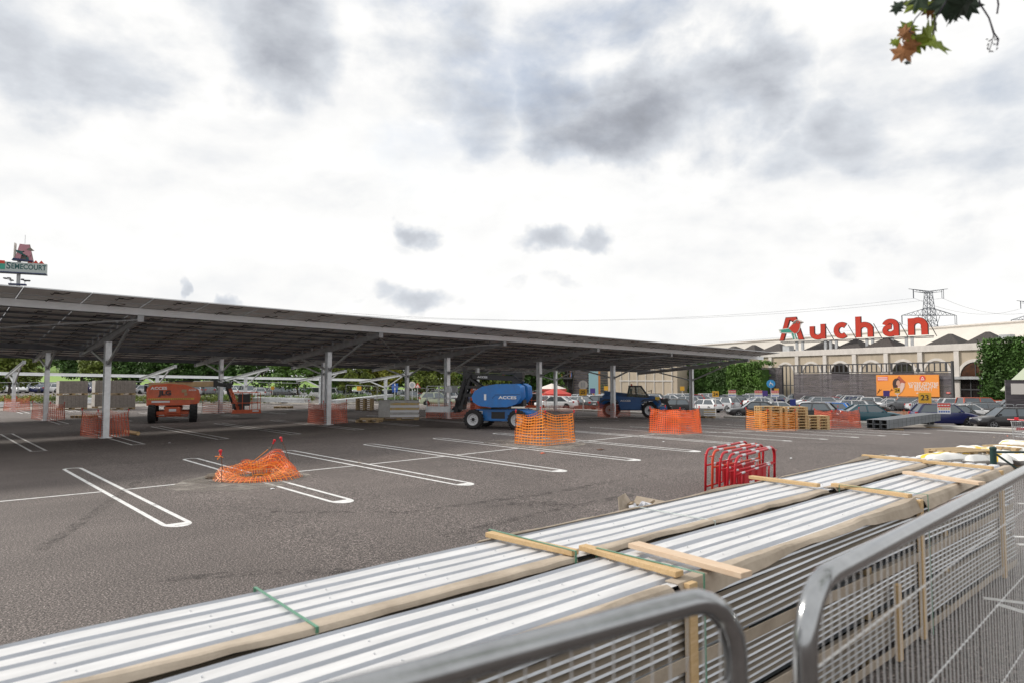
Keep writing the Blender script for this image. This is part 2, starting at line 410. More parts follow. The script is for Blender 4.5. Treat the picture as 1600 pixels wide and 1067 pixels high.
for pts, w in ((((250, 905), (420, 893), (600, 893), (790, 872), (950, 842)), .24), (((300, 950), (470, 926), (660, 905), (840, 890)), .24), (((690, 838), (800, 812), (900, 790), (1000, 770)), .22), (((420, 800), (640, 800), (860, 770), (1010, 742)), .22), (((760, 790), (850, 786), (905, 790)), .5), (((60, 860), (150, 800), (215, 752)), .2)):
    P = [gr(*q) for q in pts]; L_, R_ = [], []
    for i, p in enumerate(P):
        d = P[min(i + 1, len(P) - 1)] - P[max(i - 1, 0)]; d.normalize(); s = Vector((-d.y, d.x, 0)) * w / 2; L_.append(p + s); R_.append(p - s)
    for i in range(len(P) - 1):
        for j in range(8):
            q = [L_[i].lerp(L_[i + 1], j / 8), L_[i].lerp(L_[i + 1], (j + 1) / 8), R_[i].lerp(R_[i + 1], (j + 1) / 8), R_[i].lerp(R_[i + 1], j / 8)]
            b.quad(*[(x.x, x.y, zg(x.x) + .008) for x in q])
struct(b.build('tyre_marks', M_MARK), 'stuff')

# pale sandy pavement, kerbs and beds beyond the rows
b = MB(); strip(b, -40, 62.5, 62, 70.0, .010)
struct(b.build('pavement', M_DUST))
b = MB()
for a, c in zip(range(-40, 62, 6), range(-34, 66, 6)): b.add([(a, 70, zg(a) - .1), (c, 70, zg(c) - .1), (c, 70.3, zg(c) - .1), (a, 70.3, zg(a) - .1), (a, 70, zg(a) + .16), (c, 70, zg(c) + .16), (c, 70.3, zg(c) + .16), (a, 70.3, zg(a) + .16)],
    [(3, 2, 1, 0), (4, 5, 6, 7), (0, 1, 5, 4), (1, 2, 6, 5), (2, 3, 7, 6), (3, 0, 4, 7)])
struct(b.build('kerb', M_CONC))
# kerbed island before the parked cars on the right
b = MB()
for v0, v1 in ((6, 20), (20.6, 30), (31, 56)):
    u = 49.6
    b.box((u + .55, (v0 + v1) / 2, zg(u) + .05), (1.1, v1 - v0, .2))
struct(b.build('pavement_island', M_CONC))
b = MB()
def hillfn(i, j):
    v = 190 + j * 420; u = -420 + i * 620
    h = 26 * (j ** 1.3) * (1 - .9 * max(0, (i - .38)) ) + 2.5 * nz(u * .01, v * .01) * j
    return (u, v, -1.6 + h)
b.grid(hillfn, 24, 14)
struct(b.build('hill', M_GRASS, smooth=True))

# ================================================================== canopies with solar panels
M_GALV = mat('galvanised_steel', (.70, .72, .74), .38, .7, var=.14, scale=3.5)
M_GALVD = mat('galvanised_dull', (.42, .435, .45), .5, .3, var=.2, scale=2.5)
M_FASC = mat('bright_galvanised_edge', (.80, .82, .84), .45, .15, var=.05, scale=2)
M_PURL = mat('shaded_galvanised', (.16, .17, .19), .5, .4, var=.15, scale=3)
M_BACK = mat('panel_backsheet', (.74, .725, .70), .6, var=.08, scale=1.2)
M_ALU = mat('anodised_frame', (.50, .51, .52), .4, .6)
M_PV = mat('solar_glass', (.012, .016, .035), .12, spec=.5)
M_BLK = mat('black_plastic', (.012, .012, .013), .5)
SU, SV = -.0168, -.092                                                  # fall of the roof along and across
def panel_mesh(w, d):
    b = MB(); t = .036; f = .03
    b.box((0, 0, .012), (w - 2 * f, d - 2 * f, .02), 0)                   # backsheet
    b.box((0, 0, .028), (w - 2 * f, d - 2 * f, .006), 1)
    for s in (-1, 1):
        b.box((0, s * (d - f) / 2, .01), (w, f, t), 2); b.box((s * (w - f) / 2, 0, .0105), (f, d - 2 * f, t - .001), 2)
    b.box((0, -d * .12, -.012), (.13, .07, .026), 3)                      # junction box and its lead
    b.tube([(.05, -d * .12, -.012), (.14, -d * .20, -.05), (.26, -d * .26, -.03), (.33, -d * .30, -.01)], .012, 5, 3)
    b.tube([(-.05, -d * .12, -.012), (-.10, -d * .02, -.06), (-.12, d * .06, -.01)], .012, 5, 3)
    return b
def ibeam(b, p, q, h, w, m=0, up=(0, 0, 1), h2=None, t=.016):
    p = Vector(p); q = Vector(q); d = (q - p).normalized(); up = Vector(up); up = (up - d * up.dot(d)).normalized(); h2 = h2 or h
    b.bar(p, q, .012, h - 2 * t, m, up, None, h2 - 2 * t)
    for s in (-1, 1): b.bar(p + up * s * (h - t) / 2, q + up * s * (h2 - t) / 2, w, t, m, up)
def canopy(label, v0, us, u0, u1, vf, vb, roof=True, solo=93, diag=True, dz=0.0):
    root = thing('solar_canopy', label, 'carport', (us[0], v0, zg(us[0])), group='solar carport rows of the car park')
    O = Vector(root.location)
    za = lambda u, v: 4.65 + dz + SU * u + SV * (v - (v0 - 4.9))
    def B(b, name, m, **k): return b.build(name, m, root, loc=-O, **k)
    for u in us:
        b = MB(); top = za(u, v0) - .28
        ibeam(b, (u, v0, zg(u) - .05), (u, v0, top), .30, .22, 0, (0, 1, 0))
        b.box((u, v0, zg(u) + .015), (.42, .42, .03)); b.box((u, v0, top + .012), (.24, .32, .02))
        B(b, 'post', M_GALV)
        b = MB()
        pf = Vector((u, v0 - 4.95, za(u, v0 - 4.95) - .11)); pm = Vector((u, v0, za(u, v0) - .145)); pb = Vector((u, v0 + 5.3, za(u, v0 + 5.3) - .11))
        ibeam(b, pf, pm, .20, .15, 0, h2=.27); ibeam(b, pm, pb, .27, .15, 0, h2=.20)
        for k in range(1, 9 if roof else 1): v_ = v0 - 4.9 + 10.1 * k / 9; b.box((u, v_, za(u, v_) + .085), (.08, .06, .17))
        b.box(pb + Vector((0, .01, 0)), (.2, .014, .24)); b.box(pf + Vector((0, -.01, 0)), (.2, .014, .24))
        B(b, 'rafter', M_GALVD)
        for dv in (-3.2, 3.0):
            b = MB(); e = Vector((u, v0 + dv, za(u, v0 + dv) - .27)); s = Vector((u, v0 + .15 * (1 if dv > 0 else -1), top - .85))
            b.bar(s, e, .09, .09); b.box(s, (.2, .012, .22)); b.box(e + Vector((0, 0, .02)), (.014, .26, .12))
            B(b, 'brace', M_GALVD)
    npur = 10 if roof else 3
    for i in range(npur):
        v = v0 - 4.9 + 10.1 * i / (npur - 1)
        if not roof and i < 2: continue
        b = MB(); h = .25 if i in (0, npur - 1) else .075; zo = h / 2 if h > .1 else .243 - h / 2
        p = Vector((u0 + .3, v, za(u0 + .3, v) + zo)); q = Vector((u1 - .3, v, za(u1 - .3, v) + zo))
        b.bar(p, q, .006, h)
        for s in (-1, 1): b.bar(p + Vector((0, .03 * s + .0, s * (h / 2 - .003))), q + Vector((0, .03 * s, s * (h / 2 - .003))), .066, .006)
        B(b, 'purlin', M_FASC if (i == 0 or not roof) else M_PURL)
    if diag:
        for k in range(0, len(us) - 1, 2):
            b = MB()
            for (ua, va), (ub, vb_) in (((us[k], v0 - 4.6), (us[k + 1], v0 + 4.6)), ((us[k], v0 + 4.6), (us[k + 1], v0 - 4.6))):
                b.bar((ua, va, za(ua, va) - .06 - .05 * (va > v0)), (ub, vb_, za(ub, vb_) - .06 - .05 * (va > v0)), .05, .05)
            B(b, 'wind_brace', M_GALVD)
    if roof:
        pw, rows = 1.76, 11
        pd = (vb - vf) / rows; n = int((u1 - u0) / pw)
        ex = Vector((1, 0, SU)).normalized(); ey = Vector((0, 1, SV)); ey = (ey - ex * ey.dot(ex)).normalized(); ez = ex.cross(ey)
        proto = None; rest = MB(); pm = panel_mesh(pw - .02, pd - .015); cnt = 0
        for r in range(rows):
            for k in range(n):
                u = u0 + (k + .5) * pw; v = vf + (r + .5) * pd
                c = Vector((u, v, za(u, v) + .265)) - O
                if cnt < solo:
                    cnt += 1
                    if proto is None: o = proto = pm.build('solar_panel', [M_BACK, M_PV, M_ALU, M_BLK], root)
                    else: o = proto.copy(); COL.objects.link(o); o.parent = root
                    o.matrix_local = Matrix(((ex.x, ey.x, ez.x, c.x), (ex.y, ey.y, ez.y, c.y), (ex.z, ey.z, ez.z, c.z), (0, 0, 0, 1)))
                else:
                    o_ = len(rest.v); rest.v += [tuple(c + ex * q[0] + ey * q[1] + ez * q[2]) for q in pm.v]
                    rest.f += [tuple(i + o_ for i in f) for f in pm.f]; rest.m += pm.m
        if rest.v:
            o = rest.build('solar_panels', [M_BACK, M_PV, M_ALU, M_BLK], root); o['kind'] = 'stuff'
    return root
PU = [-3.45, 6.1, 15.66, 22.9, 30.1, 37.3, 46.95]
canopy('nearest solar carport, its raised front edge facing the open parking bays', 31.2, PU, -8, 49.6, 24.5, 36.9)
canopy('second solar carport, directly behind the nearest row of posts', 46.4, PU, -8, 49.6, 39.7, 52.1, solo=62)
canopy('unfinished carport frame without panels, its pale beam low behind the second row', 61.5, [-13, -3.45, 6.1, 15.66, 22.9, 30.1, 37.3], -17, 39, 54.3, 66.6, roof=False, diag=False, dz=-.95)
# ================================================================== foreground: fence panels, sheet stacks
M_TUBE = mat('fence_tube', (.37, .38, .39), .14, 1.0, var=.10, scale=30)
M_WIRE = mat('fence_wire', (.62, .63, .64), .4, .6)
M_WHITE = mat('white_coated_sheet', (.61, .61, .615), .38, .0, var=.16, scale=2.6, stretch=(.7, 4, 1), detail=10, bump=.08, bscale=3)
M_GROOVE = mat('shaded_rib_grey', (.46, .48, .52), .4, .2, var=.08, scale=3)  # shade of the sunk ribs, put into their colour; the sheet itself is white
M_ZINC = mat('bare_zinc_edge', (.58, .61, .65), .28, .65, var=.3, scale=1.6, stretch=(.6, 1, 5))
M_CARD = mat('cardboard', (.36, .295, .225), .9, var=.14, scale=3, c2=(.50, .425, .34), bump=.15, bscale=60)
M_WOOD = mat('pine', (.50, .33, .155), .75, c2=(.60, .43, .24), scale=5, stretch=(2, 14, 14), bump=.2, bscale=20)
M_WOODP = mat('pale_pine', (.58, .42, .29), .78, c2=(.64, .51, .38), scale=5, stretch=(14, 2, 14))
M_WOODB = mat('weathered_pine', (.33, .235, .13), .85, c2=(.47, .35, .20), scale=6)
M_STRAP = mat('green_strap', (.10, .26, .17), .45)
M_DARK = mat('deep_gap', (.02, .019, .017), .9)

def fence_panel(label, a, c, top, kink=.0):
    a = Vector(a); c = Vector(c); d = (c - a); Ln = d.length; d.normalize()
    root = thing('mesh_fence_panel', label, 'fence panel', (a.x, a.y, 0), atan2(d.y, d.x), 'grey mesh fence panels in the foreground')
    b = MB(); R = .115; pts = []
    bot = .06
    pts.append((0, 0, bot))
    for i in range(9): t = pi / 2 * i / 8; pts.append((R - R * cos(t), 0, top - R + R * sin(t)))
    for i in range(9): t = pi / 2 * i / 8; pts.append((Ln - R + R * sin(t), 0, top - R + R * cos(t)))
    pts.append((Ln, 0, bot))
    dense = []
    for p, q in zip(pts, pts[1:]):
        n = max(1, int((Vector(q) - Vector(p)).length / .3))
        dense += [tuple(Vector(p).lerp(Vector(q), i / n)) for i in range(n)]
    dense.append(pts[-1])
    b.tube(dense, .0205, 16)
    b.tube([(0, 0, .14), (Ln, 0, .14)], .016, 12)
    b.build('frame', M_TUBE, root, smooth=True)
    b = MB(); n = int(Ln / .04)
    for i in range(1, n):
        x = i * Ln / n; zt = top - .012
        if x < R: zt = top - R + sqrt(max(0, R * R - (R - x) ** 2))
        if x > Ln - R: zt = top - R + sqrt(max(0, R * R - (R - Ln + x) ** 2))
        b.tube([(x, .004 * nz(i * 3.1, 0), .14), (x, .006 * nz(i * 1.7, 2), 1), (x, 0, zt)], .0014, 5)
    for z in (.30, .56, .82, 1.08, 1.34, 1.60, 1.84): b.tube([(0, .005, z), (Ln * .5, .008, z + .004), (Ln, .005, z)], .0017, 5)
    b.build('wire_mesh', M_WIRE, root)
    for x in (0, Ln):
        b = MB(); b.box((x, 0, zg(a.x) + .07), (.22, .68, .13)); b.build('foot_block', M_CONC, root, bevel=.02)
    return root
fence_panel('grey tubular mesh fence panel at the bottom centre, only its rounded end in view', (-2.42, 1.07), (1.075, .635), 1.99)
fence_panel('grey tubular mesh fence panel at the bottom right, running past the sheet stack', (1.165, .557), (4.66, .75), 1.995)

def sheet_stack(label, va, vb, u0, u1, ribs, seed, top0=1.2):
    root = thing('sheet_stack', label, 'sheet stack', (u0, va, zg(u0)), group='bundled stacks of corrugated sheets')
    O = Vector(root.location); zt = lambda u: top0 + .0088 * u
    def B(b, name, m, **k): return b.build(name, m, root, loc=-O, **k)
    W = vb - va; n = 40
    # top sheet: wide white flats parted by narrow sunk ribs
    prof = []; pit = W / ribs
    for i in range(ribs):
        v = va + i * pit; g = .030 if (i % 3) else .044
        prof += [(v + .0, 0, 0), (v + pit - g - .016, 0, 0), (v + pit - g, -.024, 1), (v + pit - .016, -.024, 1)]
    prof.append((vb, 0, 0))
    b = MB()
    for k in range(n):
        ua, ub = u0 + (u1 - u0) * k / n, u0 + (u1 - u0) * (k + 1) / n
        for (v, dz, _), (w, ez, m) in zip(prof, prof[1:]):
            wa = .011 * nz(ua * .9, v * 4, seed); wb = .011 * nz(ub * .9, v * 4, seed); wc = .011 * nz(ub * .9, w * 4, seed); wd = .011 * nz(ua * .9, w * 4, seed); la = .010 * nz(ua * .5, seed); lb = .010 * nz(ub * .5, seed)
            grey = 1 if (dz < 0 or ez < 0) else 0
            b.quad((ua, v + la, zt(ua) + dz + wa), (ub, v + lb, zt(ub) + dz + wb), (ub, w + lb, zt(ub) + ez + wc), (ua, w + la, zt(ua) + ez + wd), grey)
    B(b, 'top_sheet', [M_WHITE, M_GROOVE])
    # screws along the flats
    b = MB()
    for i in range(ribs):
        for k in range(int((u1 - u0) / .6)):
            u = u0 + .3 + k * .6 + .05 * (i % 2); v = va + (i + .36) * pit
            b.cyl((u, v, zt(u) - .002), (u, v, zt(u) + .006), .0045, None, 6)
    o = B(b, 'screw_heads', M_GALV); o['kind'] = 'stuff'
    # three packs of nested sheets, their edges stepped like an accordion on both long sides
    lv = ((.10, .44), (.50, .80), (.86, 1.0))
    tot = top0 - .035
    packs = ((.12, .40), (.455, .745), (.80, tot))
    for pi_, (z0, z1) in enumerate(packs):
        b = MB(); ns = int((z1 - z0) / .041); st = (z1 - z0) / ns
        for side, v, sg in ((0, va, -1), (1, vb, 1)):
            for k in range(n):
                ua, ub = u0 + (u1 - u0) * k / n, u0 + (u1 - u0) * (k + 1) / n
                for s in range(ns):
                    pts = []
                    for u in (ua, ub):
                        sag = .012 * sin(u * 1.1 + pi_ * 1.3 + seed) * (0 if pi_ == 2 and s > ns - 3 else 1) + .0088 * u
                        j = .010 * nz(s * 2.3, u * .25, seed + side); z = z0 + s * st + sag
                        pts.append([(u, v - sg * (.024 + j), z), (u, v + sg * (.010 + j), z + st * .34), (u, v + sg * (.006 + j), z + st * .62), (u, v - sg * (.024 + j), z + st)])
                    for q in range(3): b.quad(pts[0][q], pts[1][q], pts[1][q + 1], pts[0][q + 1], (0, 0, 1)[q])
        for u, f in ((u0, -1), (u1, 1)):
            b.quad((u, va + .02, z0 + .0088 * u), (u, vb - .02, z0 + .0088 * u), (u, vb - .02, z1 + .0088 * u), (u, va + .02, z1 + .0088 * u), 0)
            for s in range(ns): b.box((u + f * .005, (va + vb) / 2, z0 + s * st + st * .5 + .0088 * u), (.012, W - .05, st * .5), 0)
        b.quad((u0, va, z0 - .002), (u1, va, z0 + .0088 * u1), (u1, vb, z0 + .0088 * u1), (u0, vb, z0 - .002), 2)
        b.quad((u0, va + .03, z1 - .01), (u1, va + .03, z1 - .01 + .0088 * u1), (u1, vb - .03, z1 - .01 + .0088 * u1), (u0, vb - .03, z1 - .01), 0)
        B(b, 'sheet_pack', [M_ZINC, mat('sheet_edge_brown_%d' % pi_, (.20, .165, .125), .7, var=.3, scale=2, stretch=(.5, 1, 4)), M_DARK])
    for z0 in (.02, .40, .745):
        for k in range(7):
            u = u0 + .6 + k * (u1 - u0 - 1.2) / 6
            b = MB(); b.box((u, (va + vb) / 2, z0 + .028 + .0088 * u), (.09, W - .01, .052)); B(b, 'bearer', M_WOODB)
    return root, O, zt, B
def card_strip(B, u0, u1, v, sg, zt, seed, inner=.10, drop=.10, flare=.03, ref=None):
    """bent cardboard edge guard lying over a long edge"""
    n = int((u1 - u0) / .16) + 2; b = MB()
    def fn(i, j):
        u = u0 + (u1 - u0) * i; w = nz(u * .9, seed, 3); w2 = nz(u * .5, seed, 9)
        z = zt(u)
        k = j * 5
        if k <= 2: return (u, v - sg * inner * (1 - k / 2) * (1 + .6 * w2), z + .008 + .030 * max(0, w) * k + .012 * max(0, nz(u * 3.1, seed, 7)) * k)
        e = (k - 2) / 3
        return (u, v + sg * (flare * (.5 + 2.4 * abs(w)) * e + .012), z + .012 + .060 * max(0, w) + .024 * max(0, nz(u * 3.1, seed, 7)) - e * drop * (1 + 1.1 * w2 + .35 * nz(u * 2.3, seed, 5)) - .012 * e * e)
    b.grid(fn, n, 5)
    o = B(b, 'cardboard_edge', M_CARD)
    s = o.modifiers.new('thickness', 'SOLIDIFY'); s.thickness = .006; s.offset = 1
    return o
def batten(B, p, q, zt, w=.07, h=.034, m=None, lift=.0, name='timber_batten'):
    b = MB(); b.bar((p[0], p[1], zt(p[0]) + h / 2 + .016 + lift), (q[0], q[1], zt(q[0]) + h / 2 + .016 + lift), w, h)
    o = B(b, name, m or M_WOOD, bevel=.004); return o
def stud(B, u, v, z0, z1, w=.075, t=.04, lean=0.0):
    b = MB(); b.bar((u, v, z0), (u + lean, v, z1), w, t, 0, (0, 1, 0)); return B(b, 'timber_stud', M_WOOD, bevel=.004)
def strap(B, u, va, vb, zt, z0, m=None, skew=.0):
    b = MB(); z = zt(u) + .012; w = .016
    P = [(u, va - .05, z0), (u, va - .04, z), (u + skew, vb + .04, z), (u + skew, vb + .05, z0)]
    for p, q in zip(P, P[1:]): b.bar(p, q, w if abs(p[2] - q[2]) < .2 else .0025, .0025 if abs(p[2] - q[2]) < .2 else w, 0, (0, 0, 1) if abs(p[2] - q[2]) < .2 else (1, 0, 0))
    return B(b, 'strap', m or M_STRAP)

rA, OA, zA, BA = sheet_stack('white topped stack of corrugated sheets, the one farther from the mesh fence', 3.0, 3.71, -2.2, 10.35, 5, 1.0)
rB, OB, zB, BB = sheet_stack('white topped stack of corrugated sheets right behind the mesh fence', 2.23, 2.89, -2.4, 10.2, 5, 5.0)
for a, c, s in ((-2.1, .35, 1), (3.0, 7.2, 3), (7.3, 10.3, 4)): card_strip(BA, a, c, 3.71, 1, zA, s, .012, .10, .05)
for a, c, s in ((-2.1, 3.2, 11), (3.4, 6.8, 12), (6.95, 10.2, 14)): card_strip(BA, a, c, 3.0, -1, zA, s, .075, .018, .03)
for a, c, s, dr in ((-2.1, 3.1, 21, .06), (3.2, 6.85, 27, .085), (7.0, 8.9, 23, .09), (8.8, 10.15, 25, .08)): card_strip(BB, a, c, 2.23, -1, zB, s, .065, dr * .8, .05)
batten(BA, (3.13, 3.76), (3.20, 2.99), zA); batten(BA, (6.90, 3.96 - .1), (6.86, 3.10), zA); batten(BA, (9.75, 3.80), (9.72, 3.03), zA)
batten(BB, (3.34, 3.06), (3.29, 2.28), zB); batten(BB, (7.02, 3.03), (6.86, 2.27), zB); batten(BB, (9.62, 3.02), (9.55, 2.27), zB)
for u in (3.27, 6.86, 9.55):
    stud(BB, u, 2.195, zg(u) + .02, zB(u) + .01)
stud(BB, 6.2, 2.17, zg(6) + .02, .66, .07, .04); stud(BA, 3.16, 3.765, .05, zA(3) - .02); stud(BA, 6.88, 3.765, .05, zA(7) - .02)
strap(BA, 1.45, 3.0, 3.71, zA, .08, skew=.02); strap(BA, 4.75, 3.0, 3.71, zA, .08, mat('pale_strap', (.50, .56, .53), .4), skew=.02)
for u in (3.33, 6.93): strap(BB, u, 2.19, 2.89, lambda x: zB(x) + .042, .08)
strap(BA, 3.17, 3.0, 3.76, lambda x: zA(x) + .042, .08)
for k, (a, c, dz) in enumerate((((1.2, 6.6), 0, .43), ((2.6, 10.0), 0, .775), ((3.5, 10.1), 0, .11))):        # loose cardboard layers in the side
    n = 40; b = MB()
    b.grid(lambda i, j, a=a, dz=dz, k=k: (a[0] + (a[1] - a[0]) * i, 2.23 - .03 - .02 * j + .012 * nz(i * 9, k), dz + .0088 * a[0] + .03 * sin(i * 7 + k) * (.4 + .6 * i) + (j - .5) * .085), n, 2)
    o = BB(b, 'cardboard_layer', M_CARD); s = o.modifiers.new('thickness', 'SOLIDIFY'); s.thickness = .007
# two loose boards lying across the nearer stack
for label, p, q, m in (('pale sawn plank lying loose across the near sheet stack, beside its nearest batten', at(990, 852, 1.27), at(1167, 900, 1.27), M_WOODP),
                       ('pinkish sawn plank lying loose across the far half of the near sheet stack', at(1415, 740, 1.30), at(1535, 758, 1.30), M_WOODP)):
    zz = zB((p.x + q.x) / 2) + .048
    b = MB(); b.bar((p.x, p.y, zz), (q.x, q.y, zz), .10, .032); o = b.build('plank', m, bevel=.003); tag(o, label, 'plank', 'loose planks on the sheet stack')

# ------------------------------------------------------------------ red pedestrian barriers leaning together
M_RED = mat('red_paint', (.50, .010, .022), .38, var=.12, scale=6)
M_ORED = mat('orange_red_paint', (.62, .06, .02), .4)
M_SLEEVE = mat('reflective_sleeve', (.66, .67, .69), .35, .2)
M_LABW = mat('sticker_white', (.72, .73, .76), .5)
def barrier(i, label, p, q, m, lean):
    p = Vector(p); q = Vector(q); d = q - p; Ln = 2.3; d.normalize()
    root = thing('safety_barrier', label, 'barrier', p, atan2(d.y, d.x), 'red pedestrian barriers nested in a row')
    def w(x, z): return (x, -lean * z, z)
    b = MB(); R = .20; T = .88; pts = [w(0, 0)]
    sk = .06 * (i % 2)
    for k in range(7): t = pi / 2 * k / 6; pts.append(w(sk + R - R * cos(t), T - R + R * sin(t)))
    for k in range(7): t = pi / 2 * k / 6; pts.append(w(Ln - sk - R + R * sin(t), T - R + R * cos(t)))
    pts.append(w(Ln, 0)); b.tube(pts, .024, 10)
    for z in (.56, .14): b.tube([w(.03, z), w(Ln - .03, z)], .018, 8)
    for x in (.35, Ln - .35): b.tube([w(x, .14), w(x, .56)], .012, 8)
    b.tube([w(-.07, .78), w(.07, .78)], .01, 6); b.tube([w(Ln - .07, .80), w(Ln + .07, .80)], .01, 6)
    b.build('frame', m, root, smooth=True)
    for k, x in enumerate((.62, .96, 1.30, 1.64)):
        b = MB(); b.box(w(x, .34), (.20, .012, .40), 0, Matrix.Rotation(lean, 3, 'X')); b.build('slat_board', M_RED, root)
    for x in (.40, 1.15, 1.90):
        for z in (.88, .56): b = MB(); b.tube([w(x - .09, z), w(x + .09, z)], .0265 if z > .8 else .021, 10); b.build('reflective_sleeve', M_SLEEVE, root, smooth=True)
    if i == 0:
        b = MB(); b.box(w(.92, .30) , (.20, .030, .12), 0); b.build('sticker', M_LABW, root)
    for x in (0, Ln):
        b = MB(); b.bar(w(x, 0.012), Vector(w(x, 0.012)) + Vector((0, -.22, 0)), .04, .02); b.build('foot', m, root)
    return root
f0, f1 = dp(1146, 700, 12.4), dp(1101, 700, 13.7)
dirb = Vector(dp(1219, 700, 14.2)) - Vector(f0); dirb.z = 0
bl = ('red barrier nearest to the sheet stacks, white sticker on its board', 'red barrier second from the sheet stacks in the nested row', 'red barrier in the middle of the nested row of five',
      'orange red barrier second from the open asphalt in the nested row', 'red barrier farthest from the sheet stacks, its upright standing free')
for i in range(5):
    p = Vector(f0).lerp(Vector(f1), i / 4); p.z = zg(p.x); dd = dirb.copy(); dd.rotate(Euler((0, 0, (.05, -.03, .02, -.04, .03)[i])))
    barrier(i, bl[i], p, p + dd, M_ORED if i == 3 else M_RED, (.04, .02, .05, -.01, .03)[i])

# ------------------------------------------------------------------ open cardboard box with scraps
M_CARDD = mat('cardboard_inside', (.30, .23, .155), .9, var=.15, scale=6)
c = gr(1006, 836); root = thing('cardboard_box', 'torn open cardboard box with scraps inside, behind the sheet stacks', 'box', c, head(25))
b = MB(); hx, hy, hz = .36, .26, .38
for s in (-1, 1):
    b.box((s * hx, 0, hz / 2), (.008, 2 * hy, hz)); b.box((0, s * hy, hz / 2), (2 * hx - .01, .008, hz))
b.box((0, 0, .006), (2 * hx - .02, 2 * hy - .02, .01))
b.build('carton', M_CARD, root)
for p, q, r, t in (((hx, -hy, hz), (hx, hy, hz), (hx + .16, hy - .02, hz + .10), (hx + .20, -hy + .03, hz + .04)), ((-hx, -hy, hz), (-hx, hy, hz), (-hx - .22, hy, hz - .10), (-hx - .24, -hy, hz - .14)),
                   ((-hx, hy, hz), (hx, hy, hz), (hx - .05, hy + .10, hz + .17), (-hx + .1, hy + .05, hz + .20)), ((-hx, -hy, hz), (-.05, -hy, hz), (-.12, -hy - .16, hz - .05), (-hx, -hy - .18, hz - .12))):
    b = MB(); b.quad(p, q, r, t); o = b.build('flap', M_CARD, root); s = o.modifiers.new('t', 'SOLIDIFY'); s.thickness = .008
M_SCRAP = mat('scrap_white', (.7, .71, .74), .4, c2=(.25, .26, .3), scale=14)
for k in range(16):
    b = MB(); x, y = random.uniform(-.33, .33), random.uniform(-.22, .22)
    b.box((x, y, random.uniform(.30, .47)), (random.uniform(.06, .2), random.uniform(.04, .12), .03), 0, Euler((random.random(), random.random(), random.random() * 6)).to_matrix())
    b.build('scrap', M_SCRAP if k % 3 else M_CARDD, root)
b = MB(); b.bar((-hx - .01, -hy - .004, .30), (0, -hy - .004, .22), .004, .02, 0, (0, 0, 1)); b.build('strap', M_STRAP, root)

# ------------------------------------------------------------------ sacks, green barrier post, trolley at the right edge
M_SACK = mat('white_sack', (.72, .71, .68), .6, c2=(.80, .80, .78), scale=3, bump=.4, bscale=9)
M_YEL = mat('yellow_print', (.72, .46, .02), .55, c2=(.78, .55, .06), scale=4)
def pillow(b, c, d, R, seed, ym=None):
    vs = []; nu, nv = 16, 10; fs = []; ms = []
    for i in range(nu):
        for j in range(nv):
            u = -1 + 2 * i / (nu - 1); v = -1 + 2 * j / (nv - 1)
            h = (max(0, 1 - u ** 4) * max(0, 1 - v ** 4)) ** .45 * (1 + .25 * nz(u * 2, v * 2, seed))
            for s in (1, -1): vs.append(Vector(c) + R @ Vector((u * d[0] / 2 * (1 + .03 * nz(v * 3, seed)), v * d[1] / 2, s * h * d[2] / 2)))
    I = lambda i, j, s: (i * nv + j) * 2 + s
    for i in range(nu - 1):
        for j in range(nv - 1):
            y = 1 if ((4 <= j <= 5 and i % 6 < 4) or (i in (5, 6) and 2 < j < 7)) else 0
            b.add([], [], 0)
            fs.append((I(i, j, 0), I(i + 1, j, 0), I(i + 1, j + 1, 0), I(i, j + 1, 0))); ms.append(y)
            fs.append((I(i, j, 1), I(i, j + 1, 1), I(i + 1, j + 1, 1), I(i + 1, j, 1))); ms.append(0)
    o = len(b.v); b.v += [tuple(q) for q in vs]; b.f += [tuple(k + o for k in f) for f in fs]; b.m += ms
sp = (((1470, 716), 15.5, 'lowest white sack at the front edge of the sack pile by the green post'), ((1512, 717), 15.6, 'white sack with a yellow print just left of the green post'), ((1556, 716), 15.8, 'white sack showing behind the green post'),
      ((1598, 716), 15.9, 'white sack at the right end of the pile, over a pallet'), ((1530, 706), 16.3, 'white and yellow sack in the upper layer of the pile, left of the others'), ((1575, 704), 16.5, 'white and yellow sack in the upper layer, right of the green post'), ((1598, 697), 17.0, 'topmost yellow printed sack of the pile below the trolley'))
for k, (px, d, label) in enumerate(sp):
    p = dp(*px, d); b = MB(); pillow(b, (0, 0, 0), (.95, .62, .26), Euler((.06 * (k % 3 - 1), .08 * (k % 2) - .05, k * .4)).to_matrix(), k * 3.3)
    o = b.build('cement_sack', [M_SACK, M_YEL], smooth=True, loc=p); o.rotation_euler = (0, 0, head(80)); tag(o, label, 'sack', 'white and yellow sacks piled by the green post')
def pallet_mesh():
    b = MB()
    for i in range(5): b.box((0, -.35 + .175 * i, .133), (1.2, (.14, .10, .14, .10, .14)[i], .022))
    for x in (-.53, 0, .53):
        b.box((x, 0, .111), (.14, .8, .021))
        for y in (-.34, 0, .34): b.box((x, y, .0615), (.14, .11, .077))
    for y in (-.34, 0, .34): b.box((0, y, .011), (1.2, .11, .022))
    return b
pallet_proto = [None]
def pallet(label, loc, rz, group, tilt=0.0, m=None):
    if pallet_proto[0] is None: pallet_proto[0] = o = pallet_mesh().build('wooden_pallet', M_WOODB)
    else: o = pallet_proto[0].copy(); COL.objects.link(o)
    o.location = loc; o.rotation_euler = (tilt, 0, rz)
    if m: o.material_slots[0].link = 'OBJECT'; o.material_slots[0].material = m
    return tag(o, label, 'pallet', group)
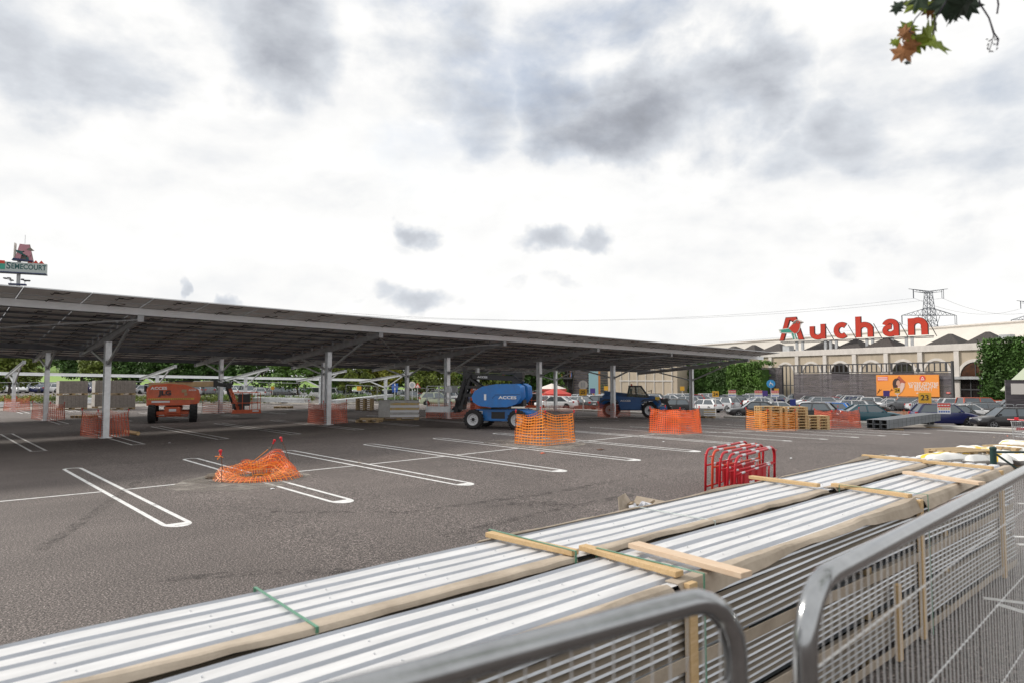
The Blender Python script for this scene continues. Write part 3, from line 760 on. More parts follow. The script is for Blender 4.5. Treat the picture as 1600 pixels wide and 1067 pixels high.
for k, (x, d) in enumerate(((1500, 15.9), (1590, 16.6))):
    p = dp(x, 735, d); base = zg(p.x)
    for i in range(4): pallet(('wooden pallet %s under the white sacks, %s' % (('at the bottom', 'second from the ground', 'third from the ground', 'directly carrying the load')[i], ('left heap', 'right heap')[k])), (p.x, p.y, base + .1445 * i), head(80) + .05 * i, 'pallets under the sacks')

M_GREEN = mat('dark_green_paint', (.012, .045, .040), .4)
p = dp(1552, 712, 12.0); zt_ = p.z + .14
root = thing('gate_post', 'dark green gate post with bar and diagonal stay beyond the far end of the stacks', 'gate', (p.x, p.y, zg(p.x)), head(78))
b = MB(); hgt = zt_ - zg(p.x); b.cyl((0, 0, 0), (0, 0, hgt), .05, None, 16); b.lathe([(.0, hgt + .03), (.04, hgt + .026), (.057, hgt + .004), (.057, hgt - .02)], n=16); b.build('post', M_GREEN, root, smooth=False)
b = MB(); b.bar((.04, 0, hgt - .07), (2.6, 0, hgt - .13), .045, .035); b.build('bar', M_GREEN, root)
b = MB(); b.bar((.05, 0, hgt - .10), (.9, 0, hgt - .62), .03, .025); b.build('stay', M_GREEN, root)
p = dp(1606, 640, 22.5)
root = thing('shopping_trolley', 'wire shopping trolley with red handle and red flap at the right edge', 'trolley', (p.x, p.y, zg(p.x)), head(70))
b = MB()
def tro(x, y, z): return (x - .45 + .0, y, z)
for z, w, l0, l1 in ((.98, .28, .02, .95), (.80, .265, .05, .93), (.64, .25, .08, .91), (.48, .235, .11, .89)):
    b.tube([tro(l0, -w, z), tro(l1, -w * .8, z - .03), tro(l1, w * .8, z - .03), tro(l0, w, z)], .006, 5, closed=True)
for i in range(22):
    t = i / 21
    for s in (-1, 1): b.tube([tro(.02 + .93 * t, s * (.28 - .056 * t), .98 - .03 * t), tro(.11 + .78 * t, s * (.235 - .047 * t), .48 - .03 * t)], .003, 4)
for i in range(9):
    t = -1 + 2 * i / 8
    for l0, l1 in ((.02, .11), (.95, .89)): b.tube([tro(l0, t * .27, .97), tro(l1, t * .22, .46)], .003, 4)
b.tube([tro(.02, .25, .98), tro(.08, .25, .45), tro(.2, .24, .14), tro(.95, .2, .12)], .012, 6); b.tube([tro(.02, -.25, .98), tro(.08, -.25, .45), tro(.2, -.24, .14), tro(.95, -.2, .12)], .012, 6)
b.build('basket', M_GALV, root)
b = MB(); b.tube([tro(-.10, -.29, 1.04), tro(-.10, .29, 1.04)], .02, 8); b.box(tro(-.10, 0, 1.08), (.05, .12, .09)); b.build('handle', M_RED, root)
b = MB(); b.box(tro(.5, -.265, .72), (.5, .008, .09)); b.box(tro(.5, .265, .72), (.5, .008, .09)); b.build('flap', M_RED, root)
for x in (.22, .9):
    for y in (-.2, .2):
        b = MB(); b.lathe([(0, -.015), (.06, -.015), (.06, .015), (0, .015)], tro(x, y, .06), 'y', 12); b.build('wheel', M_BLK, root)
# ================================================================== orange netting, marker rods, pallets, machines
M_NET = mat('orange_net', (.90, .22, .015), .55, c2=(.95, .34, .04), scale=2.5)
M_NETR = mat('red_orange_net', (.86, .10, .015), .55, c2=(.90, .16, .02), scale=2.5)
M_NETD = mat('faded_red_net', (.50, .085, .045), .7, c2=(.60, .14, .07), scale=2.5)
M_ROD = mat('rusty_rod', (.13, .06, .035), .8)
M_CAP = mat('red_cap', (.62, .02, .03), .4)
M_SOIL = mat('broken_soil', (.10, .075, .055), .95, c2=(.22, .19, .155), scale=8, bump=.6, bscale=20)
def net_strands(b, P, n, k, tw, hw, m=0):
    """P(s, t) surface; n meshes along, k meshes up"""
    for j in range(k + 1):
        for i in range(n):
            t = j / k; e = hw / 2
            a, c = P(i / n, max(0, t - e)), P((i + 1) / n, max(0, t - e)); d, f = P((i + 1) / n, min(1, t + e)), P(i / n, min(1, t + e))
            b.quad(a, c, d, f, m)
    for i in range(n + 1):
        for j in range(k):
            s = i / n; e = tw / 2
            a, c = P(max(0, s - e), j / k), P(min(1, s + e), j / k); d, f = P(min(1, s + e), (j + 1) / k), P(max(0, s - e), (j + 1) / k)
            b.quad(a, c, d, f, m)
def net_pen(label, corners, h, m, seed, group='orange net pens', closed=True, sag=.10, flare=.12, cell=.10, hole=False, strand=(.020, .030)):
    pts = [Vector((c.x, c.y, zg(c.x))) for c in corners]; cen = sum(pts, Vector()) / len(pts)
    root = thing('safety_net', label, 'net', cen, 0, group)
    ring = pts + [pts[0]] if closed else pts
    L = [0]
    for a, c in zip(ring, ring[1:]): L.append(L[-1] + (c - a).length)
    T = L[-1]; tops = [h * (1 + .12 * nz(i * 1.7, seed)) for i in range(len(ring))]
    if closed: tops[-1] = tops[0]
    def P(s, t):
        x = s * T; i = 0
        while i < len(L) - 2 and x > L[i + 1]: i += 1
        f = (x - L[i]) / (L[i + 1] - L[i]); p = ring[i].lerp(ring[i + 1], f)
        top = tops[i] * (1 - f) + tops[i + 1] * f; z = top - sag * 4 * f * (1 - f) * h * (1 + .6 * nz(i, seed, 4)) + .05 * nz(x * 2.2, seed)
        out = (p - cen); out.z = 0
        k = 1 + flare * (1 - t) * (.6 + .8 * nz(x * .8, seed, 2) ** 2) - flare * .4 * t * 4 * f * (1 - f) + .03 * nz(x * 2.5, t * 2, seed)
        q = cen + out * k
        return Vector((q.x, q.y, zg(q.x) + .01 + t * z)) - cen
    b = MB(); n = max(8, int(T / cell)); k = max(5, int(h / (cell * .8)))
    net_strands(b, P, n, k, strand[0] / T, strand[1] / h); b.build('netting', m, root)
    for i, p in enumerate(pts):
        q = p - cen; b = MB(); z = tops[i] + .07; b.tube([(q.x * 1.02, q.y * 1.02, zg(p.x) - cen.z), (q.x, q.y, z)], .011, 6); st = b.build('stake', M_ROD, root)
        b = MB(); b.lathe([(.0, z + .06), (.028, z + .05), (.030, z + .03), (.020, z), (.018, z - .05), (0, z - .05)], (q.x, q.y, 0), n=10); b.build('cap', M_CAP, st)
    return root
def pen4(near, left, right, far): return [gr(*near), gr(*right), gr(*far), gr(*left)]
def sq(px, py, r, rot=0.8, n=4):
    c = gr(px, py); return [Vector((c.x + r * cos(rot + 2 * pi * i / n), c.y + r * sin(rot + 2 * pi * i / n), 0)) for i in range(n)]
net_pen('bright orange net pen on the open asphalt in front of the blue boom lift', pen4((852, 696), (806, 692), (897, 690), (845, 686)), 1.05, M_NET, 3, sag=.12, cell=.125, strand=(.018, .032))
net_pen('red orange net pen standing left of the pallet stack, near the end of the carport', pen4((1063, 678), (1016, 675), (1093, 676), (1040, 670)), 1.0, M_NETR, 8, sag=.06, cell=.10, strand=(.028, .028))
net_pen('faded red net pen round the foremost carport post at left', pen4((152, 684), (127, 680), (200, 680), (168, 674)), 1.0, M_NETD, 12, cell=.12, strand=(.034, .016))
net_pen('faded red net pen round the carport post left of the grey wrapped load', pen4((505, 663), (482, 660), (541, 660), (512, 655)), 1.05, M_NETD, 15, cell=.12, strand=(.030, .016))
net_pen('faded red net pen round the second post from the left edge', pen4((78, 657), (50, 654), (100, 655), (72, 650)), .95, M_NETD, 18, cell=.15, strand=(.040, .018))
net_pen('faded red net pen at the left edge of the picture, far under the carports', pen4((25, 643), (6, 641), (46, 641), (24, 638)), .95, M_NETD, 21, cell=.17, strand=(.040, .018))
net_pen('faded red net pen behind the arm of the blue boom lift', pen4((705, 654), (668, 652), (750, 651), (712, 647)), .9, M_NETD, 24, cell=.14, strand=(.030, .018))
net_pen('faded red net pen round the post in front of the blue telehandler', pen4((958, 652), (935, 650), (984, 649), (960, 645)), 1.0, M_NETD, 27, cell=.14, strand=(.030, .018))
net_pen('orange net wrapped round the front of the tall pallet stack', [gr(1166, 670), gr(1200, 673.5), gr(1243, 672.5), gr(1250, 668)], 1.0, M_NET, 30, closed=False, flare=.02, cell=.12)
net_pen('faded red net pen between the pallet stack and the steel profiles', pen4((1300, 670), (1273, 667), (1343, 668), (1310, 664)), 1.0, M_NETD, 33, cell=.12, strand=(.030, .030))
net_pen('orange net fence behind the bundle of grey steel profiles', [gr(1384, 658.5), gr(1413, 659), gr(1444, 658)], .95, M_NET, 36, closed=False, flare=.0, cell=.12)
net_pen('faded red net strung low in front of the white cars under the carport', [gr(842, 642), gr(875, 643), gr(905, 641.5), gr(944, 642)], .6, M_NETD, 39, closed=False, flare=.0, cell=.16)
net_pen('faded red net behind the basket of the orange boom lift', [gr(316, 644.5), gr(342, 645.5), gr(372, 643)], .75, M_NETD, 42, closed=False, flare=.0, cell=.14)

# the collapsed net round the drilled hole
hc = gr(403, 746)
root = thing('safety_net', 'collapsed heap of orange net round a drilled hole in the open bays', 'net', hc, 0, 'orange net pens')
right = Vector((RT[0], RT[1], 0)); fwd = Vector((FW[0], FW[1], 0))
def heap(a_off, r0, r1, hh, seed):
    def P(s, t):
        a = 2 * pi * s + a_off
        back = max(0, sin(a)); lf = max(0, -cos(a)); rg = max(0, cos(a))
        h = hh * (.10 + .36 * back ** 2.2 * (1 + .25 * cos(a)) + .16 * lf ** 2 + .10 * rg ** 3) * (1 + .45 * nz(a * 1.3, seed))
        r = r0 + (r1 - r0) * t + .07 * nz(a * 3, t * 2, seed)
        z = h * sin(pi * min(1, t * 1.02)) ** .7 + .03 * nz(a * 6, t * 5, seed) + .015
        p = right * cos(a) * r * 1.02 + fwd * sin(a) * r * .85
        return Vector((p.x, p.y, max(.008, z) + zg(hc.x + p.x) - hc.z))
    return P
for k, (ao, r0, r1, hh, sd, m, nn) in enumerate(((0, .42, 1.0, 1.0, 2, M_NET, 74), (.03, .50, .95, .8, 5, M_NETR, 70), (.05, .40, .90, .62, 9, M_NET, 66), (.01, .55, .92, 1.1, 14, M_NETR, 60))):
    b = MB(); P = heap(ao, r0, r1, hh, sd)
    if k == 3: Q = P; P = lambda s, t, Q=Q: Q(.02 + .36 * s, t)
    net_strands(b, P, nn - 22, 9, .0026, .020 if k % 2 else .015); b.build('net_fold', m, root)
b = MB()
for k in range(9):
    a = .4 + .2 * k; p = right * cos(a) * .8 + fwd * sin(a) * .55; q = p + right * random.uniform(-.6, .5) + Vector((0, 0, random.uniform(.1, .35)))
    b.tube([(p.x, p.y, .1), ((p.x + q.x) / 2, (p.y + q.y) / 2, .33), (q.x, q.y, q.z + .1)], .007, 5)
p = right * -.45 + fwd * .2; q = right * .05 + fwd * .5
b.tube([(p.x, p.y, .16), (q.x, q.y, .62)], .008, 5); b.build('net_fold', M_NET, root)
hole = thing('drilled_hole', 'dark drilled hole with broken asphalt rim inside the collapsed net', 'hole', hc)
b = MB(); prof = [(.0, .006), (.36, .008), (.40, .05), (.52, .045), (.66, .010)]
vs = []
for r, h in prof:
    for j in range(28):
        a = 2 * pi * j / 28; rr = r * (1 + .2 * nz(cos(a) * 2, sin(a) * 2, r * 3)); x, y = rr * cos(a), rr * sin(a)
        vs.append((x, y, h * (1 + nz(x * 5, y * 5)) + zg(hc.x + x) - hc.z + .006))
b.add(vs, [(i * 28 + j, i * 28 + (j + 1) % 28, (i + 1) * 28 + (j + 1) % 28, (i + 1) * 28 + j) for i in range(4) for j in range(28)]); b.m = [1 if i < 28 else 0 for i in range(len(b.f))]
b.build('rim', [M_SOIL, M_DARK], hole, smooth=True)
def clod(label, p, r, seed, m, flat=.5):
    b = MB(); n, k = 10, 6; vs = []
    for i in range(k + 1):
        for j in range(n):
            t = pi * i / k; a = 2 * pi * j / n; q = Vector((sin(t) * cos(a), sin(t) * sin(a), cos(t) * flat)); vs.append(q * r * (1 + .45 * nz(q.x * 2 + seed, q.y * 2, q.z * 2)))
    b.add(vs, [(i * n + j, i * n + (j + 1) % n, (i + 1) * n + (j + 1) % n, (i + 1) * n + j) for i in range(k) for j in range(n)])
    o = b.build('clod', m, loc=p); return tag(o, label, 'clod', 'clods of soil by the hole')
clod('brown lump of soil on the asphalt left of the collapsed net', gr(329, 747) + Vector((0, 0, .03)), .13, 1, M_SOIL)
clod('flat dark slab of broken asphalt left of the collapsed net, by the steel rod', gr(338, 742) + Vector((0, 0, .02)), .2, 4, M_SOIL, .2)
for label, base, top, flag in (('upright steel rod with red cap and torn orange net at its head', (345.5, 753.5), (344.5, 703), True), ('leaning steel rod with red cap, right of the collapsed net', (454, 729), (438.5, 683), False), ('bent steel rod with red cap rising behind the collapsed net', (413, 725), (429, 687), False)):
    g = gr(*base); d = g.x * FW[0] + g.y * FW[1]; t = dp(*top, d)
    root = thing('marker_rod', label, 'rod', g, 0, 'steel marker rods round the drilled hole')
    b = MB(); e = t - g; mid = e * .5 + Vector((.03, 0, .04 if base[0] == 413 else 0)); b.tube([(0, 0, 0), mid, e], .0085, 6); b.build('rod', M_ROD, root)
    b = MB(); u = e.normalized(); b.tube([e - u * .11, e - u * .05, e - u * .03, e + u * .01, e + u * .025], [.022, .022, .036, .038, .012], 10); b.build('cap', M_CAP, root)
    if flag:
        b = MB()
        for k in range(7): b.tube([e - u * .13, e - u * .15 + Vector((random.uniform(-.1, .1), random.uniform(-.1, .1), random.uniform(-.06, .08)))], .008, 4)
        b.build('net_scrap', M_NET, root)
# small litter on the asphalt
for k, (px, m, s) in enumerate((((265, 692), 'w', .05), ((562, 723), 'b', .06), ((848, 708), 'o', .10), ((602, 667), 'b', .09), ((1236, 716), 'w', .06), ((1574, 681), 'o', .07), ((1553, 683), 'b', .09), ((426, 764), 'w', .05), ((422, 700), 'b', .06), ((938, 702), 'd', .16), ((1500, 710), 'w', .05), ((1037, 690), 'w', .06))):
    p = gr(*px); b = MB(); n = 7
    vs = [(s * (1 + .4 * nz(i, k)) * cos(2 * pi * i / n), s * .7 * (1 + .4 * nz(i, k, 3)) * sin(2 * pi * i / n), .012 + .012 * (i % 2)) for i in range(n)]; b.add(vs + [(0, 0, .035)], [(i, (i + 1) % n, n) for i in range(n)])
    col = {'w': M_LABW, 'b': M_CARD, 'o': M_NETR, 'd': M_ROD}[m]; nm = {'w': 'white', 'b': 'brown', 'o': 'orange', 'd': 'dark'}[m]
    spots = ('below the orange boom lift', 'in front of the middle bays', 'below the bright orange net pen', 'before the grey wrapped load', 'left of the steel profiles', 'below the trolley at right', 'near the trolley, left of the other', 'just below the collapsed net', 'above the leaning rod', 'right of the bright orange net pen', 'before the white sacks', 'before the red orange net pen')
    tag(b.build('litter_scrap', col, loc=p), 'small %s scrap lying on the asphalt %s' % (nm, spots[k]), 'scrap', 'scraps of litter on the asphalt')

# ------------------------------------------------------------------ pallets, packs and bundles
M_WOODY = mat('fresh_pallet_wood', (.50, .34, .16), .8, c2=(.62, .46, .26), scale=5)
c = gr(1222, 668.5); rz = head(62)
for st, (off, n) in enumerate(((-.72, 8), (.62, 8), (1.75, 5))):
    d = Vector((cos(head(90)), sin(head(90)), 0)) * off
    for i in range(n):
        q = c + d; where = ('left column', 'right column', 'low right column')[st]
        nm = 'topmost' if i == n - 1 else ('lowest', 'second from the ground', 'third from the ground', 'fourth from the ground', 'fifth from the ground', 'sixth from the ground', 'seventh from the ground')[i]
        pallet('wooden pallet, %s in the %s of the big pallet stack' % (nm, where), (q.x + .02 * nz(i, st), q.y + .03 * nz(i, st, 4), zg(q.x) + .1445 * i), head(90) + .03 * nz(i, st, 7), 'pallets of the big stack at right', 0, M_WOODY)
c = gr(570, 640)
for i in range(6): pallet('%s pallet of the small stack under the carport' % ('bottom', 'second', 'third', 'fourth', 'fifth', 'topmost')[i], (c.x, c.y, zg(c.x) + .1445 * i), head(90) + .04 * nz(i, 5), 'pallets of the small stack under the carport')
for label, px in (('lone pallet lying flat left of the foremost carport post', (132, 652)), ('lone pallet lying flat far under the carport, left of the middle posts', (443, 637)), ('lone pallet with a strip of timber on it, left of the grey wrapped load', (577, 659))):
    c = gr(*px); pallet(label, c, head(95), 'lone pallets lying flat')
M_PAVER = mat('paver_grey', (.21, .185, .165), .9, var=.2, scale=9); M_WRAP = mat('white_wrap', (.60, .58, .55), .5, c2=(.36, .32, .29), scale=3.5)
def paver_pack(label, c, z0, rz):
    root = thing('paver_pack', label, 'paver pack', (c.x, c.y, z0), rz, 'packs of paving stones on pallets')
    o = pallet_mesh().build('pallet', M_WOODB, root); o.scale = (1.55, 1.25, 1)
    for r in range(9):
        b = MB()
        for i in range(7):
            x = -.79 + .265 * i; b.box((x + .006 * nz(r, i), .008 * nz(i, r, 3), .145 + .104 * r + .052), (.258, .98, .098))
        o = b.build('stone_course', M_PAVER, root)
    b = MB(); b.box((-.945, 0, .6), (.016, .99, .93)); b.build('wrapping', M_WRAP, root)
    return root
for k, (px, lb) in enumerate(((112, 'left pile'), (187, 'right pile'))):
    c = gr(px, 639)
    for t in (0, 1): paver_pack('grey paving stone pack, %s of the %s beside the foremost post' % (('lower', 'upper')[t], lb), c, zg(c.x) + t * 1.09, head(46))
c = gr(170, 637)
for t in (0, 1): paver_pack('grey paving stone pack half hidden behind the foremost post, %s one' % ('lower', 'upper')[t], c + Vector((.0, .8, 0)), zg(c.x) + t * 1.09, head(46))
M_FILM = mat('shiny_film', (.46, .46, .45), .25, .1, c2=(.30, .30, .29), scale=5, bump=.5, bscale=14); M_YBAND = mat('yellow_board', (.58, .38, .08), .6, c2=(.52, .46, .34), scale=4)
def wrapped_load(label, px, w, d, h, az):
    c = gr(*px); root = thing('wrapped_load', label, 'wrapped load', c, head(az), 'film wrapped loads of sheets')
    b = MB(); n = 7; cols = (1, 0, 1, 2, 1, 2, 0)
    for i in range(n): b.box((0, 0, .16 + (h - .16) * (i + .5) / n), (w - .03 * (i % 2), d, (h - .16) / n - .004), cols[i])
    b.build('boards', [M_FILM, M_LABW, M_YBAND], root)
    b = MB(); b.box((-w / 2 + .28, 0, .16 + (h - .16) / 2), (.62, d + .03, h - .14)); b.build('film', M_FILM, root, bevel=.03)
    o = pallet_mesh().build('pallet', M_WOODB, root); o.scale = (w / 1.2, d / .8, 1)
wrapped_load('pale load wrapped in shiny film, on a pallet under the middle of the carport', (624, 655), 2.1, 1.0, 1.05, 84)
wrapped_load('low pale wrapped load right of the red orange net pen', (1100, 652), 1.5, 1.0, .75, 88)
b = MB(); c = gr(577, 659); b.bar((c.x - .5, c.y + .1, zg(c.x) + .20), (c.x + .6, c.y - .3, zg(c.x) + .17), .22, .10)
tag(b.build('timber_offcut', M_WOODB), 'rough timber lying on the lone pallet left of the grey wrapped load', 'timber')
b = MB(); c = gr(216, 680); e = gr(196, 678); b.tube([(c.x, c.y, zg(c.x) + .09), (e.x, e.y, zg(e.x) + .12)], .08, 8); tag(b.build('timber_offcut', M_WOOD), 'short yellowish round timber lying beside the foremost net pen', 'timber')
for label, px0, px1, h, w in (('long pale bundle of steel beams far under the carports at left', (258, 626), (480, 633), .42, .9), ('pale bundle of steel beams on the sandy strip, behind the paving stones', (128, 631), (160, 631), .5, 1.2), ('white wrapped bundle of beams far behind the middle posts', (520, 632), (610, 628), .38, .8), ('pale bundle of beams on the sandy ground at the left edge', (-10, 637), (30, 636), .35, .9), ('long grey beam bundle far behind the middle posts at left', (400, 625), (484, 626), .4, .9)):
    a, c = gr(*px0), gr(*px1); d = (c - a); d.z = 0; root = thing('beam_bundle', label, 'beams', a, atan2(d.y, d.x), 'bundles of steel beams stored on the ground'); L_ = d.length
    for i in range(4):
        for j in range(2):
            b = MB(); y = (i - 1.5) * w / 4; z = .1 + j * h / 2; b.box((L_ / 2, y, z + h / 4), (L_, w / 4 - .03, h / 2 - .02)); b.build('beam', M_GALV, root)
    for x in (.15, .5, .85):
        b = MB(); b.box((L_ * x, 0, .05), (.1, w, .09)); b.build('bearer', M_WOODB, root)
M_PROF = mat('painted_profile', (.16, .175, .19), .5, .2, var=.15, scale=3)
a, c = gr(1386, 671.5), gr(1470, 667.5); d = c - a; d.z = 0
for i in range(3):
    for j in range(2):
        o_ = Vector((-d.y, d.x, 0)).normalized() * (i * .36)
        b = MB(); L_ = d.length; t = .012; hh, ww = .24, .30
        b.box((L_ / 2, 0, hh / 2), (L_, t, hh)); b.box((L_ / 2, ww / 2, hh - t / 2), (L_, ww, t)); b.box((L_ / 2, ww / 2, t / 2), (L_, ww, t)); b.box((L_ / 2, ww, hh / 2), (L_, t, hh))
        b.box((.35, ww / 2, hh / 2), (.02, ww - .02, hh - .03), 1)
        for k in range(14): b.box((L_ * (k + .5) / 14, -.008, hh / 2), (.012, .006, hh * .98), 1)
        o = b.build('steel_profile', [M_PROF, M_DARK], loc=(a.x + o_.x, a.y + o_.y, zg(a.x) + .06 + j * .25)); o.rotation_euler = (0, 0, atan2(d.y, d.x))
        tag(o, 'grey hollow steel profile, %s layer, %s of the dark ended bundle at right' % (('bottom', 'top')[j], ('front', 'middle', 'rear')[i]), 'steel profile', 'bundle of grey steel profiles')
for x in (.12, .86):
    b = MB(); p = a + d * x; b.box((p.x, p.y, zg(p.x) + .03), (.09, .9, .06), 0, Matrix.Rotation(atan2(d.y, d.x), 3, 'Z')); tag(b.build('bearer', M_WOODB), 'wooden bearer under the %s end of the grey steel profiles' % ('dark' if x < .5 else 'far'), 'bearer', 'bearers under the steel profiles')

# ------------------------------------------------------------------ machines
M_JORG = mat('lift_orange', (.62, .095, .020), .40, c2=(.42, .075, .025), scale=3.5, coat=.2, detail=9)
M_BLUE = mat('machine_blue', (.012, .17, .52), .36, coat=.3, c2=(.03, .13, .36), scale=3.5, detail=9)
M_DBLUE = mat('telehandler_blue', (.010, .085, .26), .36, coat=.3, var=.1, scale=2)
M_TYRE = mat('tyre', (.016, .016, .017), .85, bump=.3, bscale=30)
M_RIMW = mat('rim_light_grey', (.50, .51, .53), .4, .2)
M_BLKP = mat('black_paint', (.014, .014, .016), .4)
M_TAN = mat('dusty_tan', (.36, .27, .15), .8, var=.15, scale=4)
M_WHT = mat('white_letters', (.78, .78, .78), .5)
M_YEL2 = mat('yellow_sticker', (.70, .48, .06), .5)
M_GLASS = mat('vehicle_glass', (.012, .016, .018), .06, spec=.6)
M_TINT = mat('cab_glass', (.10, .17, .15), .05, spec=.6, alpha=.55)
def wheel(parent, c, r, w, side, rim=M_RIMW, lug=14):
    t = MB(); s = side
    t.lathe([(r * .62, -w / 2), (r * .90, -w / 2), (r * .985, -w * .36), (r, -w * .2), (r, w * .2), (r * .985, w * .36), (r * .90, w / 2), (r * .62, w / 2)], axis='y', n=28)
    for k in range(lug):
        a = 2 * pi * k / lug
        for q in (-1, 1): t.box((r * 1.005 * cos(a + q * .1), q * w * .24, r * 1.005 * sin(a + q * .1)), (.035, w * .44, .05), 0, Matrix.Rotation(-a, 3, 'Y'))
    o = t.build('wheel', M_TYRE, parent, loc=c)
    q = MB(); q.lathe([(0, s * w * .30), (r * .20, s * w * .32), (r * .22, s * w * .22), (r * .50, s * w * .20), (r * .56, s * w * .44), (r * .64, s * w * .46), (r * .64, -s * w * .4), (0, -s * w * .4)], axis='y', n=24); q.build('rim', rim, o, smooth=False)
    q = MB(); q.lathe([(0, s * w * .42), (r * .13, s * w * .41), (r * .2, s * w * .30)], axis='y', n=12)
    for k in range(8): q.cyl((r * .3 * cos(k * pi / 4), s * w * .2, r * .3 * sin(k * pi / 4)), (r * .3 * cos(k * pi / 4), s * w * .26, r * .3 * sin(k * pi / 4)), .016, None, 6)
    q.build('hub', M_BLKP, o); return o
def hood(b, x0, x1, y0, y1, prof, inset, m=0, slices=5):
    """side outline prof = [(x, z)] carried across the width with rounded shoulders"""
    cx = sum(p[0] for p in prof) / len(prof); cz = sum(p[1] for p in prof) / len(prof); st = []
    for k in range(slices + 1):
        a = pi / 2 * k / slices; st.append((y0 + inset * (1 - sin(a)), 1 - (inset / max(x1 - x0, .1)) * (1 - cos(0)) - .16 * (1 - sin(a)) ** 1.6))
    sl = [(y, s) for y, s in st] + [(y1 - (y - y0), s) for y, s in st[::-1]]
    sl = sorted(sl, key=lambda q: q[0]); n = len(prof); vs = []
    for y, s in sl: vs += [(cx + (x - cx) * s, y, cz + (z - cz) * s) for x, z in prof]
    fs = [(i * n + j, i * n + (j + 1) % n, (i + 1) * n + (j + 1) % n, (i + 1) * n + j) for i in range(len(sl) - 1) for j in range(n)]
    fs += [tuple(range(n))[::-1], tuple((len(sl) - 1) * n + j for j in range(n))]
    b.add(vs, fs, m); return b
def rot_about(o, ang, piv=(0, 0, 0)): o.rotation_euler = (0, 0, ang); o.location = piv; return o

